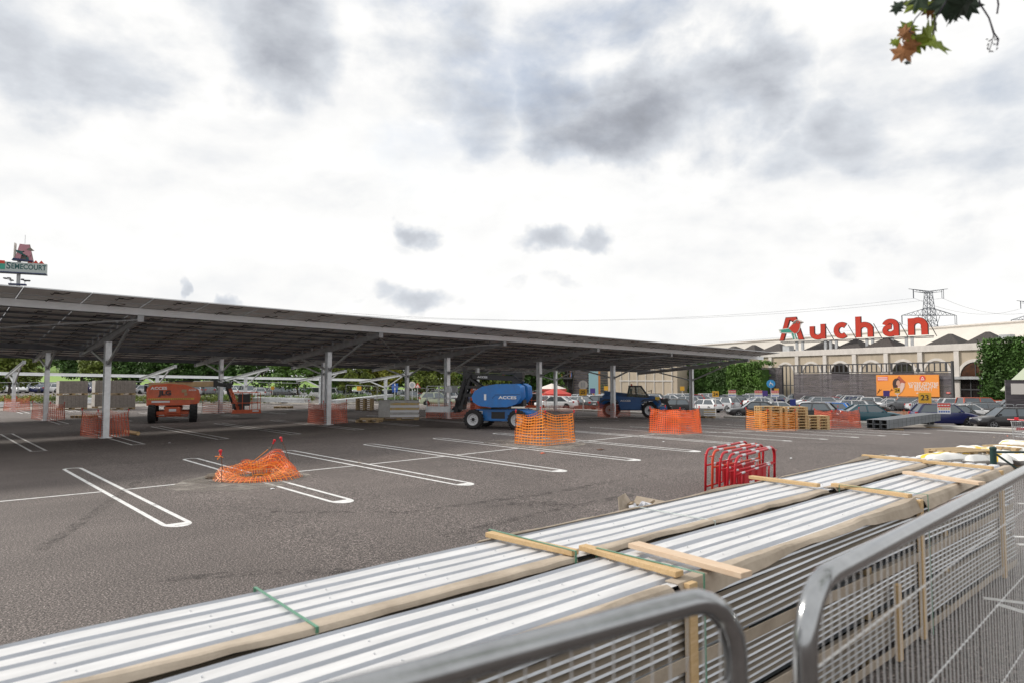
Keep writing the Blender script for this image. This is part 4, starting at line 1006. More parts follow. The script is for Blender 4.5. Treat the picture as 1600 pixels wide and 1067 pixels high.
# ---- orange boom lift: axle end to the viewer, turret swung sideways, platform at the right
def orange_lift(label, loc, az):
    root = thing('boom_lift', label, 'boom lift', loc, head(az), 'orange boom lifts under the carport')
    for x in (-1.12, 1.12):
        for s in (-1, 1): wheel(root, (x, s * .98, .47), .47, .36, s, lug=16)
    b = MB(); b.box((0, 0, .55), (2.7, .8, .34)); b.box((0, 0, .76), (1.4, .9, .1))
    for x in (-1.12, 1.12): b.box((x, 0, .50), (.22, 1.55, .18)); b.box((x, 0, .34), (.12, 1.5, .06))
    b.box((-1.42, 0, .66), (.16, .70, .34)); b.build('chassis', M_JORG, root, bevel=.02)
    b = MB(); b.box((-1.51, 0, .66), (.02, .34, .13)); b.build('plate', M_LABW, root)
    b = MB(); b.cyl((0, 0, .78), (0, 0, .97), .42, None, 20); b.build('slewing_ring', M_BLKP, root)
    T = bpy.data.objects.new('turret', None); T.empty_display_size = .2
    tq = Matrix.Rotation(radians(-88), 4, 'Z')
    def TB(b, name, m, parent=root, **k):
        o = b.build(name, m, parent, **k); o.data.transform(tq); return o
    # turret axes: +x towards the platform (right in the picture), -y towards the viewer
    b = MB(); hood(b, -1.3, 1.25, -1.12, -.12, [(-1.28, .90), (.95, .90), (1.22, 1.02), (1.30, 1.35), (1.18, 1.72), (.55, 1.98), (-.30, 2.05), (-1.05, 1.98), (-1.30, 1.78)], .16); h = TB(b, 'engine_hood', M_JORG)
    smooth_by_angle(h, 30)
    b = MB(); hood(b, -1.3, 1.2, .22, 1.1, [(-1.28, .90), (.95, .90), (1.20, 1.05), (1.20, 1.5), (.9, 1.72), (-1.1, 1.72), (-1.30, 1.55)], .15); smooth_by_angle(TB(b, 'engine_hood', M_JORG), 30)
    b = MB(); b.box((-.1, .05, .96), (2.3, 1.3, .12)); b.box((-1.22, .05, 1.4), (.2, .34, .9)); TB(b, 'turntable', M_JORG)
    b = MB()
    for k in range(22): b.box((-1.16 + k * .092, -1.132, 1.24), (.045, .006, .05), 0, Euler((0, .6, 0)).to_matrix())
    o = TB(b, 'hazard_band', M_BLKP, h)
    b = MB(); b.box((-.12, -1.131, 1.24), (2.18, .004, .075)); TB(b, 'hazard_band', M_YEL2, h)
    b = MB(); b.box((-.62, -1.134, 1.10), (.86, .006, .09)); TB(b, 'sticker', M_LABW, h)
    b = MB(); b.box((.48, -1.125, 1.66), (.24, .006, .16)); b.box((.56, -1.128, 1.48), (.14, .006, .13)); TB(b, 'sticker', M_TAN, h)
    def tx(s, z, x, size, m, off, sx=1.0): text(s, size, m, h, off=off, M=tq @ face_mat((x, -1.137, z), (1, 0, 0), (0, 0, 1)), sx=sx)
    tx('ACCES', 1.80, -.72, .20, M_WHT, .006, 1.25); tx('JLG', 1.55, -.42, .34, M_BLKP, .018, 1.15); tx('ACCES', 1.70, .88, .10, M_WHT, .003, 1.2)
    # boom parked over the hood, then the articulated jib hanging down to the platform
    b = MB(); b.bar((-1.25, .05, 1.95), (2.0, .10, 2.02), .30, .30); TB(b, 'boom', M_TAN, bevel=.02)
    b = MB(); b.bar((-.3, .05, 2.18), (.9, .05, 2.16), .34, .06); TB(b, 'boom_cover', M_BLKP)
    b = MB(); b.bar((2.0, .10, 2.02), (2.75, .12, 1.92), .22, .22); b.cyl((2.75, -.12, 1.92), (2.75, .34, 1.92), .17, None, 12); b.box((2.05, .1, 2.02), (.2, .36, .36)); TB(b, 'knuckle', M_BLKP)
    b = MB(); b.bar((2.72, .12, 1.95), (3.35, .10, .42), .20, .22); TB(b, 'jib', M_JORG)
    b = MB(); b.tube([(2.62, -.02, 1.8), (3.15, -.02, .5)], .06, 8); b.tube([(2.0, .28, 2.2), (2.5, .3, 2.26), (2.9, .28, 1.9)], .025, 6); b.tube([(1.4, .0, 2.2), (2.2, .0, 2.22), (2.8, 0, 1.95)], .02, 6); TB(b, 'hose', M_BLKP)
    b = MB()
    for y in (-.45, .95):
        for x in (2.95, 3.45, 3.95, 4.4): b.tube([(x, y, .42), (x, y, 1.52)], .019, 6)
        for z in (.95, 1.52): b.tube([(2.95, y, z), (4.4, y, z)], .019, 6)
    for x in (2.95, 4.4):
        for z in (.95, 1.52): b.tube([(x, -.45, z), (x, .95, z)], .019, 6)
    b.box((3.68, .25, .40), (1.55, 1.45, .06)); b.box((3.68, -.46, .50), (1.5, .02, .16)); TB(b, 'platform', M_JORG)
    b = MB(); b.box((3.55, -.25, 1.12), (.62, .26, .66)); b.box((3.45, -.2, .62), (.26, .3, .5)); b.box((3.0, -.46, .78), (.16, .05, .3)); TB(b, 'control_box', M_BLKP, bevel=.03)
    b = MB(); b.box((4.15, -.475, .50), (.34, .008, .07)); TB(b, 'sticker', M_LABW)
    b = MB(); b.cyl((-1.36, -.5, 1.62), (-1.36, -.5, 1.95), .08, None, 10); TB(b, 'exhaust', M_BLKP)
    bpy.data.objects.remove(T)
    return root
orange_lift('orange boom lift with its platform hanging at the right, left of the middle posts', gr(271, 657.5), -24)
orange_lift('orange boom lift almost hidden behind the blue boom lift', gr(765, 643), 12)

# ---- blue articulated boom lift seen from its side
root = thing('boom_lift', 'blue boom lift with black folded arms behind the bright orange net pen', 'boom lift', gr(783, 668), head(106), 'blue machines at the edge of the carport')
for x in (-1.0, 1.0):
    for s in (-1, 1): wheel(root, (x, s * .85, .42), .42, .32, s, lug=18)
b = MB(); b.prism([(-1.0, .42), (-.75, .34), (.75, .34), (1.0, .42), (1.45, .62), (1.4, .78), (.95, .86), (-.95, .86), (-1.3, .70)], lambda x, z: (x, -.62, z), lambda x, z: (x, .62, z)); b.box((1.3, 0, .62), (.5, 1.3, .26)); b.build('chassis', M_BLUE, root, bevel=.025)
b = MB(); b.box((.05, -.625, .60), (.62, .012, .30)); b.build('step_recess', M_BLKP, root, bevel=.004)
b = MB(); b.box((-.82, -.627, .72), (.30, .01, .12)); b.build('sticker', M_LABW, root)
b = MB(); b.cyl((0, 0, .84), (0, 0, 1.0), .46, None, 20); b.build('slewing_ring', M_BLKP, root)
prof = [(-.72, 1.02), (-.98, 1.18), (-1.05, 1.42), (-.92, 1.66), (-.55, 1.86), (.1, 1.97), (.95, 1.98), (1.16, 1.86), (1.2, 1.40), (1.0, 1.12), (.6, .98), (-.2, .96)]
hd = []
for y0, y1 in ((-1.02, -.24), (.24, 1.0)):
    b = MB(); hood(b, -1.05, 1.2, y0, y1, prof, .20); o = b.build('engine_hood', M_BLUE, root); smooth_by_angle(o, 35); hd.append(o)
b = MB(); b.box((.1, 0, 1.12), (2.0, .56, .3)); b.build('turntable', M_BLKP, root)
b = MB(); b.box((-.72, -.985, 1.56), (.20, .02, .20)); b.build('control_recess', M_BLKP, hd[0], bevel=.01)
b = MB(); b.box((-.42, -1.018, 1.40), (.10, .01, .26)); b.build('sticker', M_LABW, hd[0])
b = MB(); b.tube([(-.10, -1.022, 1.34), (.05, -1.022, 1.50), (1.15, -1.022, 1.53)], .008, 4); b.build('panel_seam', M_BLKP, hd[0])
text('ACCES', .17, M_WHT, hd[0], off=.005, M=face_mat((.60, -1.03, 1.38), (1, 0, 0), (0, 0, 1)), sx=1.55)
b = MB(); b.bar((.6, 0, 1.95), (1.0, 0, 2.20), .30, .30); b.bar((1.05, 0, 2.20), (-1.55, 0, 2.30), .22, .24); b.build('upper_boom', M_BLKP, root, bevel=.015)
text('ACCES', .12, M_WHT, root, off=.003, M=face_mat((-.85, -.118, 2.27), (1, 0, -.04), (0, 0, 1)), sx=1.3)
for y in (-.2, .2):
    b = MB(); b.bar((-.5, y, 1.52), (-1.75, y, 1.44), .09, .16); b.bar((-.4, y, 1.78), (-1.80, y, 1.84), .09, .12); b.build('parallel_arm', M_BLKP, root)
    b = MB(); b.bar((-1.55, y, 2.38), (-2.12, y, .72), .10, .20); b.bar((-1.40, y, 2.30), (-1.85, y, .80), .06, .10); b.bar((-1.62, y, 2.34), (-.50, y, 1.55), .07, .10); b.build('jib', M_BLKP, root)
b = MB(); b.cyl((-1.55, -.3, 2.34), (-1.55, .3, 2.34), .15, None, 14); b.cyl((-1.8, -.28, 1.5), (-1.8, .28, 1.5), .11, None, 12); b.cyl((-2.1, -.3, .8), (-2.1, .3, .8), .14, None, 12); b.box((-1.9, 0, 1.02), (.34, .5, .42)); b.box((-1.72, 0, 1.9), (.12, .3, 1.7)); b.build('knuckle', M_BLKP, root)
b = MB(); b.tube([(-1.5, -.28, 2.5), (-1.15, -.3, 2.44), (-.6, -.3, 2.42), (.6, -.2, 2.40), (.95, -.2, 2.1)], .03, 6); b.tube([(-1.9, -.26, 1.0), (-1.7, -.32, 1.7), (-1.6, -.28, 2.3)], .03, 6); b.build('hose', M_BLKP, root)
b = MB(); b.box((.42, -.08, 2.46), (.7, .3, .10)); b.box((.85, 0, 2.36), (.4, .44, .26)); b.build('boom_cover', M_BLKP, root, bevel=.02)
b = MB(); b.cyl((.15, -.15, 2.36), (.15, -.15, 2.46), .05, None, 10); b.build('beacon', M_ORED, root)
b = MB()
for x in (-3.3, -2.75, -2.2):
    for y in (-.7, .8): b.tube([(x, y, .78), (x, y, 1.86)], .018, 6)
for z in (1.3, 1.86): b.tube([(-3.3, -.7, z), (-2.2, -.7, z), (-2.2, .8, z), (-3.3, .8, z)], .018, 6, closed=True)
b.box((-2.75, .05, .74), (1.2, 1.6, .08)); b.box((-2.75, -.72, .86), (1.15, .02, .2)); b.build('platform', M_GALVD, root)
b = MB(); b.box((-2.4, .05, 1.70), (.34, .8, .26)); b.build('control_box', M_GALVD, root, bevel=.02)

# ---- blue telehandler behind the carport posts, facing right
root = thing('telehandler', 'dark blue telehandler with a black cab, parked beyond the carport posts', 'telehandler', gr(987, 651), head(104), 'blue machines at the edge of the carport')
for x, s in ((-1.45, -1), (-1.45, 1), (1.35, -1), (1.35, 1)): wheel(root, (x, s * .92, .56), .56, .42, s, lug=16)
b = MB(); b.box((0, 0, .72), (3.9, .9, .40)); b.box((-1.9, 0, 1.05), (.7, 1.5, .8)); b.build('chassis', M_DBLUE, root, bevel=.04)
b = MB(); hood(b, -1.9, 1.2, -1.12, -.28, [(-2.15, .92), (-1.98, 1.62), (-.6, 1.55), (.1, 1.50), (1.3, 1.44), (2.05, 1.32), (2.15, .98), (1.85, .72), (1.95, 1.05), (1.75, 1.22), (1.0, 1.22), (.78, 1.02), (.66, .62), (-.70, .60), (-.85, 1.0), (-1.05, 1.20), (-1.85, 1.20)], .10); smooth_by_angle(b.build('side_cover', M_DBLUE, root), 30)
b = MB(); b.prism([(.78, 1.12), (1.0, 1.26), (1.75, 1.26), (2.0, 1.08), (2.05, 1.12), (1.8, 1.34), (.95, 1.34), (.72, 1.16)], lambda x, z: (x, -1.16, z), lambda x, z: (x, -.7, z)); b.build('mudguard', M_BLKP, root); b = MB(); b.prism([(-2.08, 1.08), (-1.85, 1.24), (-1.05, 1.24), (-.84, 1.04), (-.80, 1.08), (-1.0, 1.32), (-1.9, 1.32), (-2.14, 1.12)], lambda x, z: (x, -1.16, z), lambda x, z: (x, -.7, z)); b.build('mudguard', M_BLKP, root)
b = MB(); cabp = [(-.25, 1.45), (-.10, 2.22), (.72, 2.26), (1.25, 1.50)]
for y in (-1.0, -.15):
    for p, q in zip(cabp, cabp[1:]): b.bar((p[0], y, p[1]), (q[0], y, q[1]), .07, .07, 0, (0, 1, 0))
    b.bar((.40, y, 1.48), (.34, y, 2.24), .06, .06, 0, (0, 1, 0))
for p in cabp: b.bar((p[0], -1.0, p[1]), (p[0], -.15, p[1]), .07, .07)
b.box((.31, -.575, 2.27), (.92, .95, .07)); b.box((.45, -.575, 1.46), (1.5, .9, .06)); b.build('cab_frame', M_BLKP, root)
b = MB(); b.prism(cabp, lambda x, z: (x, -.99, z), lambda x, z: (x, -.16, z)); b.build('cab_glass', M_TINT, root)
b = MB(); b.box((.2, -.58, 1.62), (.4, .42, .12)); b.box((.02, -.58, 1.84), (.12, .40, .5)); b.build('seat', M_BLKP, root)
b = MB(); b.cyl((.05, -.6, 2.30), (.05, -.6, 2.42), .06, None, 10); b.build('beacon', M_ORED, root)
b = MB(); b.bar((-2.0, .12, 1.72), (1.7, .10, 1.34), .34, .38); b.build('boom', M_DBLUE, root, bevel=.02)
b = MB(); b.bar((1.6, .10, 1.36), (2.55, .08, 1.10), .28, .30); b.bar((2.45, .08, 1.2), (2.75, .08, .55), .34, .22); b.box((2.80, .08, .55), (.12, 1.1, .5)); b.bar((1.8, -.1, 1.0), (2.6, -.1, 1.35), .10, .14); b.build('boom_head', M_BLKP, root)
b = MB(); b.box((2.88, .08, .50), (.06, 1.2, .36))
for y in (-.32, .46): b.bar((2.88, y, .20), (3.8, y, .16), .12, .05)
b.build('fork', M_BLKP, root)
b = MB(); b.box((2.3, -.75, .72), (.5, .3, .22)); b.build('front_guard', M_BLUE, root)
b = MB(); b.tube([(1.25, -1.0, 1.9), (1.45, -1.16, 1.95)], .02, 6); b.box((1.48, -1.18, 1.9), (.05, .14, .24)); b.build('mirror', M_BLKP, root)
b = MB(); b.box((-2.02, -1.0, 1.35), (.03, .14, .30)); b.build('lamp', M_YEL2, root); b = MB(); b.box((1.9, -1.13, 1.40), (.3, .02, .22)); b.build('lamp', M_YEL2, root)
text('ACCES', .17, M_WHT, root, off=.004, M=face_mat((-.35, -1.128, 1.22), (1, 0, 0), (0, 0, 1)), sx=1.4)
# ================================================================== cars
M_CARG = mat('car_glass', (.13, .15, .165), .07, .55, spec=.7)
M_LAMPW = mat('headlamp', (.55, .57, .60), .15)
M_LAMPR = mat('tail_lamp', (.40, .010, .012), .2)
M_ALLOY = mat('alloy_wheel', (.36, .37, .39), .3, .6)
def paint(n, c): return mat('car_' + n, c, .28, 0, coat=.6)
PAINT = {'white': paint('white', (.80, .81, .82)), 'silver': paint('silver', (.48, .49, .51)), 'grey': paint('grey', (.13, .135, .145)), 'black': paint('black', (.012, .012, .014)),
         'dark grey': paint('dark_grey', (.035, .037, .04)), 'teal': paint('teal', (.006, .075, .105)), 'navy blue': paint('navy', (.010, .016, .10)), 'bright blue': paint('blue', (.01, .15, .52)),
         'red': paint('red', (.45, .015, .015)), 'orange red': paint('orange_red', (.60, .11, .05)), 'brown': paint('brown', (.055, .04, .035)), 'pale green': paint('pale_green', (.45, .5, .36))}
#        L     H     hood  belt  wsx   rfx    rrx    rgx   tail  nose
TYPES = {'hatchback': (4.05, 1.47, .86, .92, 1.00, .38, -1.45, -1.88, .96, .70), 'saloon': (4.65, 1.43, .86, .90, 1.02, .34, -.95, -1.72, 1.0, .66),
         'suv': (4.42, 1.64, 1.0, 1.04, 1.10, .50, -1.60, -2.02, 1.08, .78), 'estate': (4.7, 1.50, .88, .93, 1.05, .40, -1.85, -2.22, .98, .68), 'van': (4.5, 1.85, 1.02, 1.08, 1.45, .80, -2.05, -2.18, 1.15, .78)}
def car_parts(ty):
    L, H, hood_, belt, wsx, rfx, rrx, rgx, tail, nose = TYPES[ty]; W = .89; h = L / 2; P = {}
    st = [(-h, .66, .38, tail - .20), (-h + .06, .78, .30, tail - .06), (-h + .30, .85, .24, tail), (rgx, .87, .22, belt + .02), (-.6, W, .20, belt), (.4, W, .20, belt - .01), (wsx, .885, .20, belt - .02),
          (wsx + .25, .88, .21, hood_), (h - .55, .86, .22, hood_ - .07), (h - .18, .80, .25, nose + .04), (h - .04, .70, .30, nose - .06), (h, .58, .36, nose - .16)]
    b = MB(); vs = []; R = 9
    for x, w, zb, zt in st:
        zm = zb + (zt - zb) * .48
        vs += [(x, -w * .90, zb), (x, -w * .985, zb + .10), (x, -w, zm), (x, -w * .965, zt - .07), (x, -w * .86, zt), (x, 0, zt + .025), (x, w * .86, zt), (x, w * .965, zt - .07), (x, w, zm), (x, w * .985, zb + .10), (x, w * .90, zb)]
    R = 11
    b.add(vs, [(i * R + j, i * R + (j + 1) % R, (i + 1) * R + (j + 1) % R, (i + 1) * R + j) for i in range(len(st) - 1) for j in range(R)] + [tuple(range(R))[::-1], tuple((len(st) - 1) * R + j for j in range(R))])
    wb, wr = .80, .60; zr = H - .04
    b.add([(rfx, -wr, zr), (rfx, wr, zr), (rrx, wr, zr), (rrx, -wr, zr), (rfx - .14, -wr + .1, H), (rfx - .14, wr - .1, H), (rrx + .12, wr - .1, H - .01), (rrx + .12, -wr + .1, H - .01)],
          [(4, 5, 6, 7), (0, 1, 5, 4), (1, 2, 6, 5), (2, 3, 7, 6), (3, 0, 4, 7), (3, 2, 1, 0)])
    for s in (-1, 1):
        b.bar((wsx, s * wb, belt - .03), (rfx, s * wr, zr), .05, .07); b.bar((rgx, s * wb, belt), (rrx, s * wr, zr), .06, .16, 0, (1, 0, 0))
        b.bar((-.38, s * (wb + .012), belt), (-.42, s * (wr + .012), zr), .03, .09, 0, (1, 0, 0)); b.bar((rfx, s * wr, zr), (rrx, s * wr, zr), .05, .06)
        b.box((wsx - .25, s * .97, belt + .08), (.12, .16, .12))
    if ty == 'van': b.add([(-.5, s * (.70 + 0 * s), belt) for s in (-1, 1)], [])
    P['body'] = b
    g = MB(); g.add([(wsx, -wb, belt - .04), (wsx, wb, belt - .04), (rgx, wb, belt), (rgx, -wb, belt), (rfx, -wr, zr + .005), (rfx, wr, zr + .005), (rrx, wr, zr + .005), (rrx, -wr, zr + .005)],
                    [(0, 1, 5, 4), (1, 2, 6, 5), (2, 3, 7, 6), (3, 0, 4, 7)]); P['windows'] = g
    P['wheels'] = []; r = .34 if ty in ('suv', 'van') else .315
    for x in (-h + .82, h - .88):
        for s in (-1, 1):
            t = MB(); c = (x, s * .80, r); t.lathe([(0, -.09), (r * .68, -.09), (r * .95, -.09), (r, -.05), (r, .05), (r * .95, .09), (r * .68, .09), (r * .64, .06 * 1), (0, .07)], c, 'y', 18)
            P['wheels'].append((t, c, r, s))
    a = MB(); P['trims'] = []
    for x in (-h + .82, h - .88):
        for s in (-1, 1):
            q = MB(); P['trims'].append(('wheel_arch', q)); q.lathe([(0, s * .0), (r + .07, s * .0), (r + .07, -s * .2)], (x, s * (.872), r + .02), 'y', 18)
            a.lathe([(0, s * .0), (r + .07, s * .0), (r + .07, -s * .2)], (x, s * (.872), r + .02), 'y', 18)
    for bx in ((h - .02, 0, .42, 1.0), (-h + .02, 0, .36, 1.2)): q = MB(); q.box(bx[:3], (.10, bx[3], .14)); P['trims'].append(('bumper', q))
    a.box((h - .02, 0, .42), (.10, 1.0, .14)); a.box((-h + .02, 0, .36), (.10, 1.2, .14)); P['arches'] = a
    l = MB(); l.box((h - .16, -.62, nose - .06), (.22, .28, .13)); l.box((h - .16, .62, nose - .06), (.22, .28, .13)); P['headlights'] = l
    l = MB(); l.box((-h + .08, -.66, tail - .14), (.16, .24, .20)); l.box((-h + .08, .66, tail - .14), (.16, .24, .20)); P['taillights'] = l
    l = MB(); l.box((-h - .01, 0, tail - .32), (.04, .5, .11)); P['plate'] = l
    return P
CARP = {}
def alloy(t, c, r, s):
    q = MB()
    for k in range(5):
        a = 2 * pi * k / 5; q.bar((c[0], c[1] + s * .085, c[2]), (c[0] + r * .66 * cos(a), c[1] + s * .088, c[2] + r * .66 * sin(a)), .02, .075, 0, (0, 1, 0))
    q.lathe([(r * .60, s * .080), (r * .70, s * .090), (r * .70, s * .06)], c, 'y', 16); q.lathe([(0, s * .095), (r * .2, s * .09), (r * .2, s * .05)], c, 'y', 8); return q
def car_proto(ty):
    P = car_parts(ty); root = P['body'].build('parked_car', PAINT['white']); smooth_by_angle(root, 38)
    P['windows'].build('windows', M_CARG, root)
    for n_, q in P['trims']: q.build(n_, M_BLKP, root)
    for t, c, r, s in P['wheels']:
        w = t.build('wheel', M_TYRE, root); alloy(t, c, r, s).build('rim', M_ALLOY, w)
    for n_, m in (('headlights', M_LAMPW), ('taillights', M_LAMPR)):
        mb = P[n_]; half = len(mb.v) // 2
        for k in (0, 1):
            q = MB(); q.v = mb.v[k * half:(k + 1) * half]; q.f = [tuple(i - k * half for i in f) for f in mb.f[k * len(mb.f) // 2:(k + 1) * len(mb.f) // 2]]; q.m = [0] * len(q.f)
            q.build({'headlights': 'headlight', 'taillights': 'tail_lamp'}[n_], m, root, bevel=.02)
    P['plate'].build('number_plate', M_LABW, root); return root
def car_simple(ty):
    P = car_parts(ty); b = MB(); k = 0
    for mb, m in [(P['body'], 0), (P['windows'], 1), (P['arches'], 2), (P['headlights'], 3), (P['taillights'], 4)] + [(t, 2) for t, _, _, _ in P['wheels']]: b.add(mb.v, mb.f, m)
    o = b.build('parked_car', [PAINT['white'], M_CARG, M_BLKP, M_LAMPW, M_LAMPR]); smooth_by_angle(o, 38); return o
def car(ty, col, loc, rz, label, group, simple=False):
    key = (ty, simple)
    if key not in CARP: o = CARP[key] = (car_simple if simple else car_proto)(ty)
    else: o = CARP[key].copy() if simple else copy_tree(CARP[key])
    if simple and CARP[key] is not o: COL.objects.link(o)
    s = o.material_slots[0]; s.link = 'OBJECT'; s.material = PAINT[col]
    o.location = loc; o.rotation_euler = (0, 0, rz); tag(o, label, 'car', group); return o
G1 = 'cars parked before the store building'
DIST = {1177: 61, 1264: 57, 1357: 54, 1473: 52, 1569: 48, 886: 82, 905: 79, 843: 78, 868: 73, 1054: 76, 1128: 82, 1100: 78, 932: 86, 919: 90, 1219: 70, 1497: 60, 1511: 66, 1294: 66, 1320: 70}
def carp(ty, col, x, yr, az, label, simple=False, dd=None):
    H = TYPES[ty][1]; d = dd or DIST.get(x, 105.0); p = dp(x, HZ, d)
    while d > 48 and x not in DIST and not dd:
        p = dp(x, HZ, d)
        if HZ + (EYE - zg(p.x) - H) * F / d >= yr - .5: break
        d -= .25
    return car(ty, col, (p.x, p.y, zg(p.x)), head(az), label, G1, simple)
cars = (('saloon', 'black', 1177, 623.8, -82, 'black saloon in the front row, facing left, just left of the pallet stack'),
 ('hatchback', 'dark grey', 1264, 628.6, -48, 'dark grey hatchback seen from behind, just right of the pallet stack'),
 ('saloon', 'teal', 1357, 630.2, 98, 'teal saloon in the front row, behind the faded red net pen'),
 ('suv', 'navy blue', 1473, 627.5, 101, 'navy blue SUV in the front row, right of the number 23 sign'),
 ('hatchback', 'black', 1569, 632.5, -79, 'black hatchback at the right end of the front row, facing left'),
 ('hatchback', 'bright blue', 1294, 626, -52, 'bright blue hatchback between the teal saloon and the dark grey hatchback'),
 ('suv', 'dark grey', 1153, 617, 105, 'tall dark grey SUV behind the roof of the front black saloon'),
 ('suv', 'silver', 1128, 620.5, -32, 'silver SUV seen from behind, below the number 24 sign'),
 ('hatchback', 'white', 1100, 622.5, -38, 'white hatchback seen from behind, beside the last carport post'),
 ('saloon', 'white', 1189, 620, 82, 'white saloon half hidden behind the front black saloon'),
 ('hatchback', 'white', 1237, 615.8, -80, 'white hatchback with its tailgate raised, in front of the slatted screen'),
 ('saloon', 'white', 1219, 626.5, 100, 'white saloon nose first between the black saloon and the blue board'),
 ('estate', 'silver', 1275, 619.5, -84, 'silver estate behind the bright blue hatchback'),
 ('suv', 'white', 1312, 616.2, -80, 'white SUV in the rear row, left of another white SUV before the screen'),
 ('suv', 'white', 1338, 615.8, 96, 'white SUV in the rear row, facing right below the billboard edge'),
 ('suv', 'white', 1320, 623.5, -80, 'white SUV with red tail lamp, right behind the teal saloon'),
 ('estate', 'brown', 1352, 624.5, 95, 'dark brown estate behind the tail of the teal saloon'),
 ('saloon', 'white', 1389, 622.3, -72, 'white saloon seen from its tail, behind the orange net fence'),
 ('suv', 'grey', 1410, 620.2, -70, 'grey SUV with a red tail lamp, left of the number 23 sign'),
 ('hatchback', 'navy blue', 1428, 618.6, -78, 'navy blue hatchback under the lower right corner of the billboard'),
 ('saloon', 'silver', 1449, 624.2, 98, 'silver saloon just over the roof of the navy blue SUV'),
 ('saloon', 'white', 1511, 627, 98, 'white saloon between the navy blue SUV and the right black hatchback'),
 ('hatchback', 'dark grey', 1497, 629.5, 104, 'dark grey hatchback right behind the bonnet of the navy blue SUV'),
 ('estate', 'grey', 1543, 627.5, 96, 'grey estate over the bonnet of the right black hatchback'),
 ('van', 'orange red', 1530, 620.4, 92, 'orange red van in front of the big arched door'),
 ('saloon', 'white', 1563, 621.8, 98, 'white saloon right of the orange red van'),
 ('hatchback', 'orange red', 1549, 624.6, -84, 'orange red hatchback just below the white saloon by the ivy'),
 ('hatchback', 'white', 1584, 620.8, 95, 'white hatchback near the right edge, below the white panel'),
 ('suv', 'navy blue', 1594, 617.4, -82, 'navy blue SUV at the right edge, directly under the white panel'),
 ('estate', 'silver', 1566, 618.4, 92, 'silver estate at the foot of the dark ivy block'),
 ('saloon', 'white', 1368, 619.2, 97, 'white saloon under the middle of the billboard'),
 ('hatchback', 'dark grey', 1512, 618.8, -85, 'dark grey hatchback left of the orange red van'),
 ('hatchback', 'white', 886, 620.6, -55, 'white hatchback seen from behind, left of the number 25 sign'),
 ('saloon', 'dark grey', 905, 624.5, -40, 'dark grey saloon seen from behind, at the foot of the number 25 sign'),
 ('suv', 'black', 932, 617.2, -72, 'black SUV just left of the telehandler'),
 ('suv', 'white', 919, 615.6, -60, 'white SUV behind the black one left of the telehandler'),
 ('hatchback', 'white', 843, 619.2, -60, 'white hatchback left of the carport post behind the blue lift'),
 ('hatchback', 'red', 860, 618, 85, 'red hatchback between two carport posts, below the parasols'),
 ('saloon', 'white', 868, 623.5, -65, 'white saloon half behind the shaded carport post'),
 ('hatchback', 'dark grey', 1054, 624.5, -60, 'dark grey hatchback right of the telehandler forks'),
 ('estate', 'silver', 1067, 618.6, -70, 'silver estate left of the last carport post'),
 ('suv', 'white', 1071, 613.4, 95, 'white SUV behind the silver estate by the last post'),
 ('saloon', 'silver', 1094, 616, -70, 'silver saloon just right of the last carport post'),
 ('saloon', 'white', 1026, 613.2, 88, 'white saloon whose roof shows right of the cab'))
for ty, col, x, yr, az, lb in cars:
    o = carp(ty, col, x, yr, az, lb)
    if 'tailgate' in lb:
        b = MB(); b.bar((-1.45, 0, 1.42), (-2.25, 0, 1.86), 1.1, .06); b.build('tailgate', PAINT['white'], o, bevel=.02)
ordn = ('first', 'second', 'third', 'fourth', 'fifth', 'sixth', 'seventh', 'eighth', 'ninth', 'tenth', 'eleventh', 'twelfth', 'thirteenth', 'fourteenth', 'fifteenth', 'sixteenth', 'seventeenth', 'eighteenth')
cl = ['white', 'silver', 'white', 'grey', 'white', 'dark grey', 'white', 'silver', 'red', 'white', 'black', 'white', 'silver', 'white', 'navy blue', 'white', 'grey', 'white', 'silver', 'white']
k = 0
for (x0, x1, yr, row) in ((828, 1086, 611.2, 'last row before the entrance block'), (846, 1084, 614.2, 'second last row before the entrance block'), (1110, 1262, 611.8, 'last row before the slatted screen')):
    n = 0; x = x0
    while x < x1:
        ty = ('hatchback', 'saloon', 'suv', 'estate')[(k * 7 + 3) % 4]; c_ = cl[k % 20]
        if n < 18: carp(ty, c_, x, yr + 1.4 * nz(k * 1.3, 2), (-78, 96)[k % 2] + 8 * nz(k, 1), '%s %s, %s from the left in the %s' % (c_, 'SUV' if ty == 'suv' else ty, ordn[n], row))
        x += 15 + 5 * random.random(); k += 1; n += 1
x = 1262; n = 0
while x < 1600 and n < 18:
    ty = ('suv', 'hatchback', 'estate', 'saloon')[(n * 5 + 1) % 4]; c_ = cl[(n * 3 + 2) % 20]
    carp(ty, c_, x, 0, (-80, 97, 100)[n % 3] + 7 * nz(n, 5), '%s %s, %s from the left in the rear row along the slatted screen' % (c_, 'SUV' if ty == 'suv' else ty, ordn[n]), dd=97 - (x - 1262) * .075); x += 19 + 4 * random.random(); n += 1
# the big lot far beyond the carports: too far to tell one white car from the next
G2 = 'cars in the distant car park beyond the hedges'
k = 0
for d, step in ((112, 21), (121, 19), (131, 18), (142, 17), (154, 17)):
    x = -30 + 7 * (k % 3)
    while x < 838:
        p = dp(x, HZ, d + random.uniform(-1, 1)); c_ = pick(['white'] * 7 + ['silver'] * 5 + ['grey', 'dark grey', 'black', 'red', 'navy blue'])
        if random.random() < .93: car(pick(('hatchback', 'saloon', 'suv', 'estate', 'van')), c_, (p.x, p.y, zg(p.x)), head(pick((-75, 100, -35, 140)) + random.uniform(-6, 6)), 'tiny %s car in the distant car park beyond the hedges' % c_, G2, True)
        x += step * random.uniform(.85, 1.25); k += 1
M_LBL = None
p = gr(1145, 626); p = gr(782 - 0, 642)
o = car('hatchback', 'pale green', dp(683, 617, 78), head(80), 'pale green car right of the grey wrapped load, beyond the far posts', G1); o.location.z = zg(o.location.x)

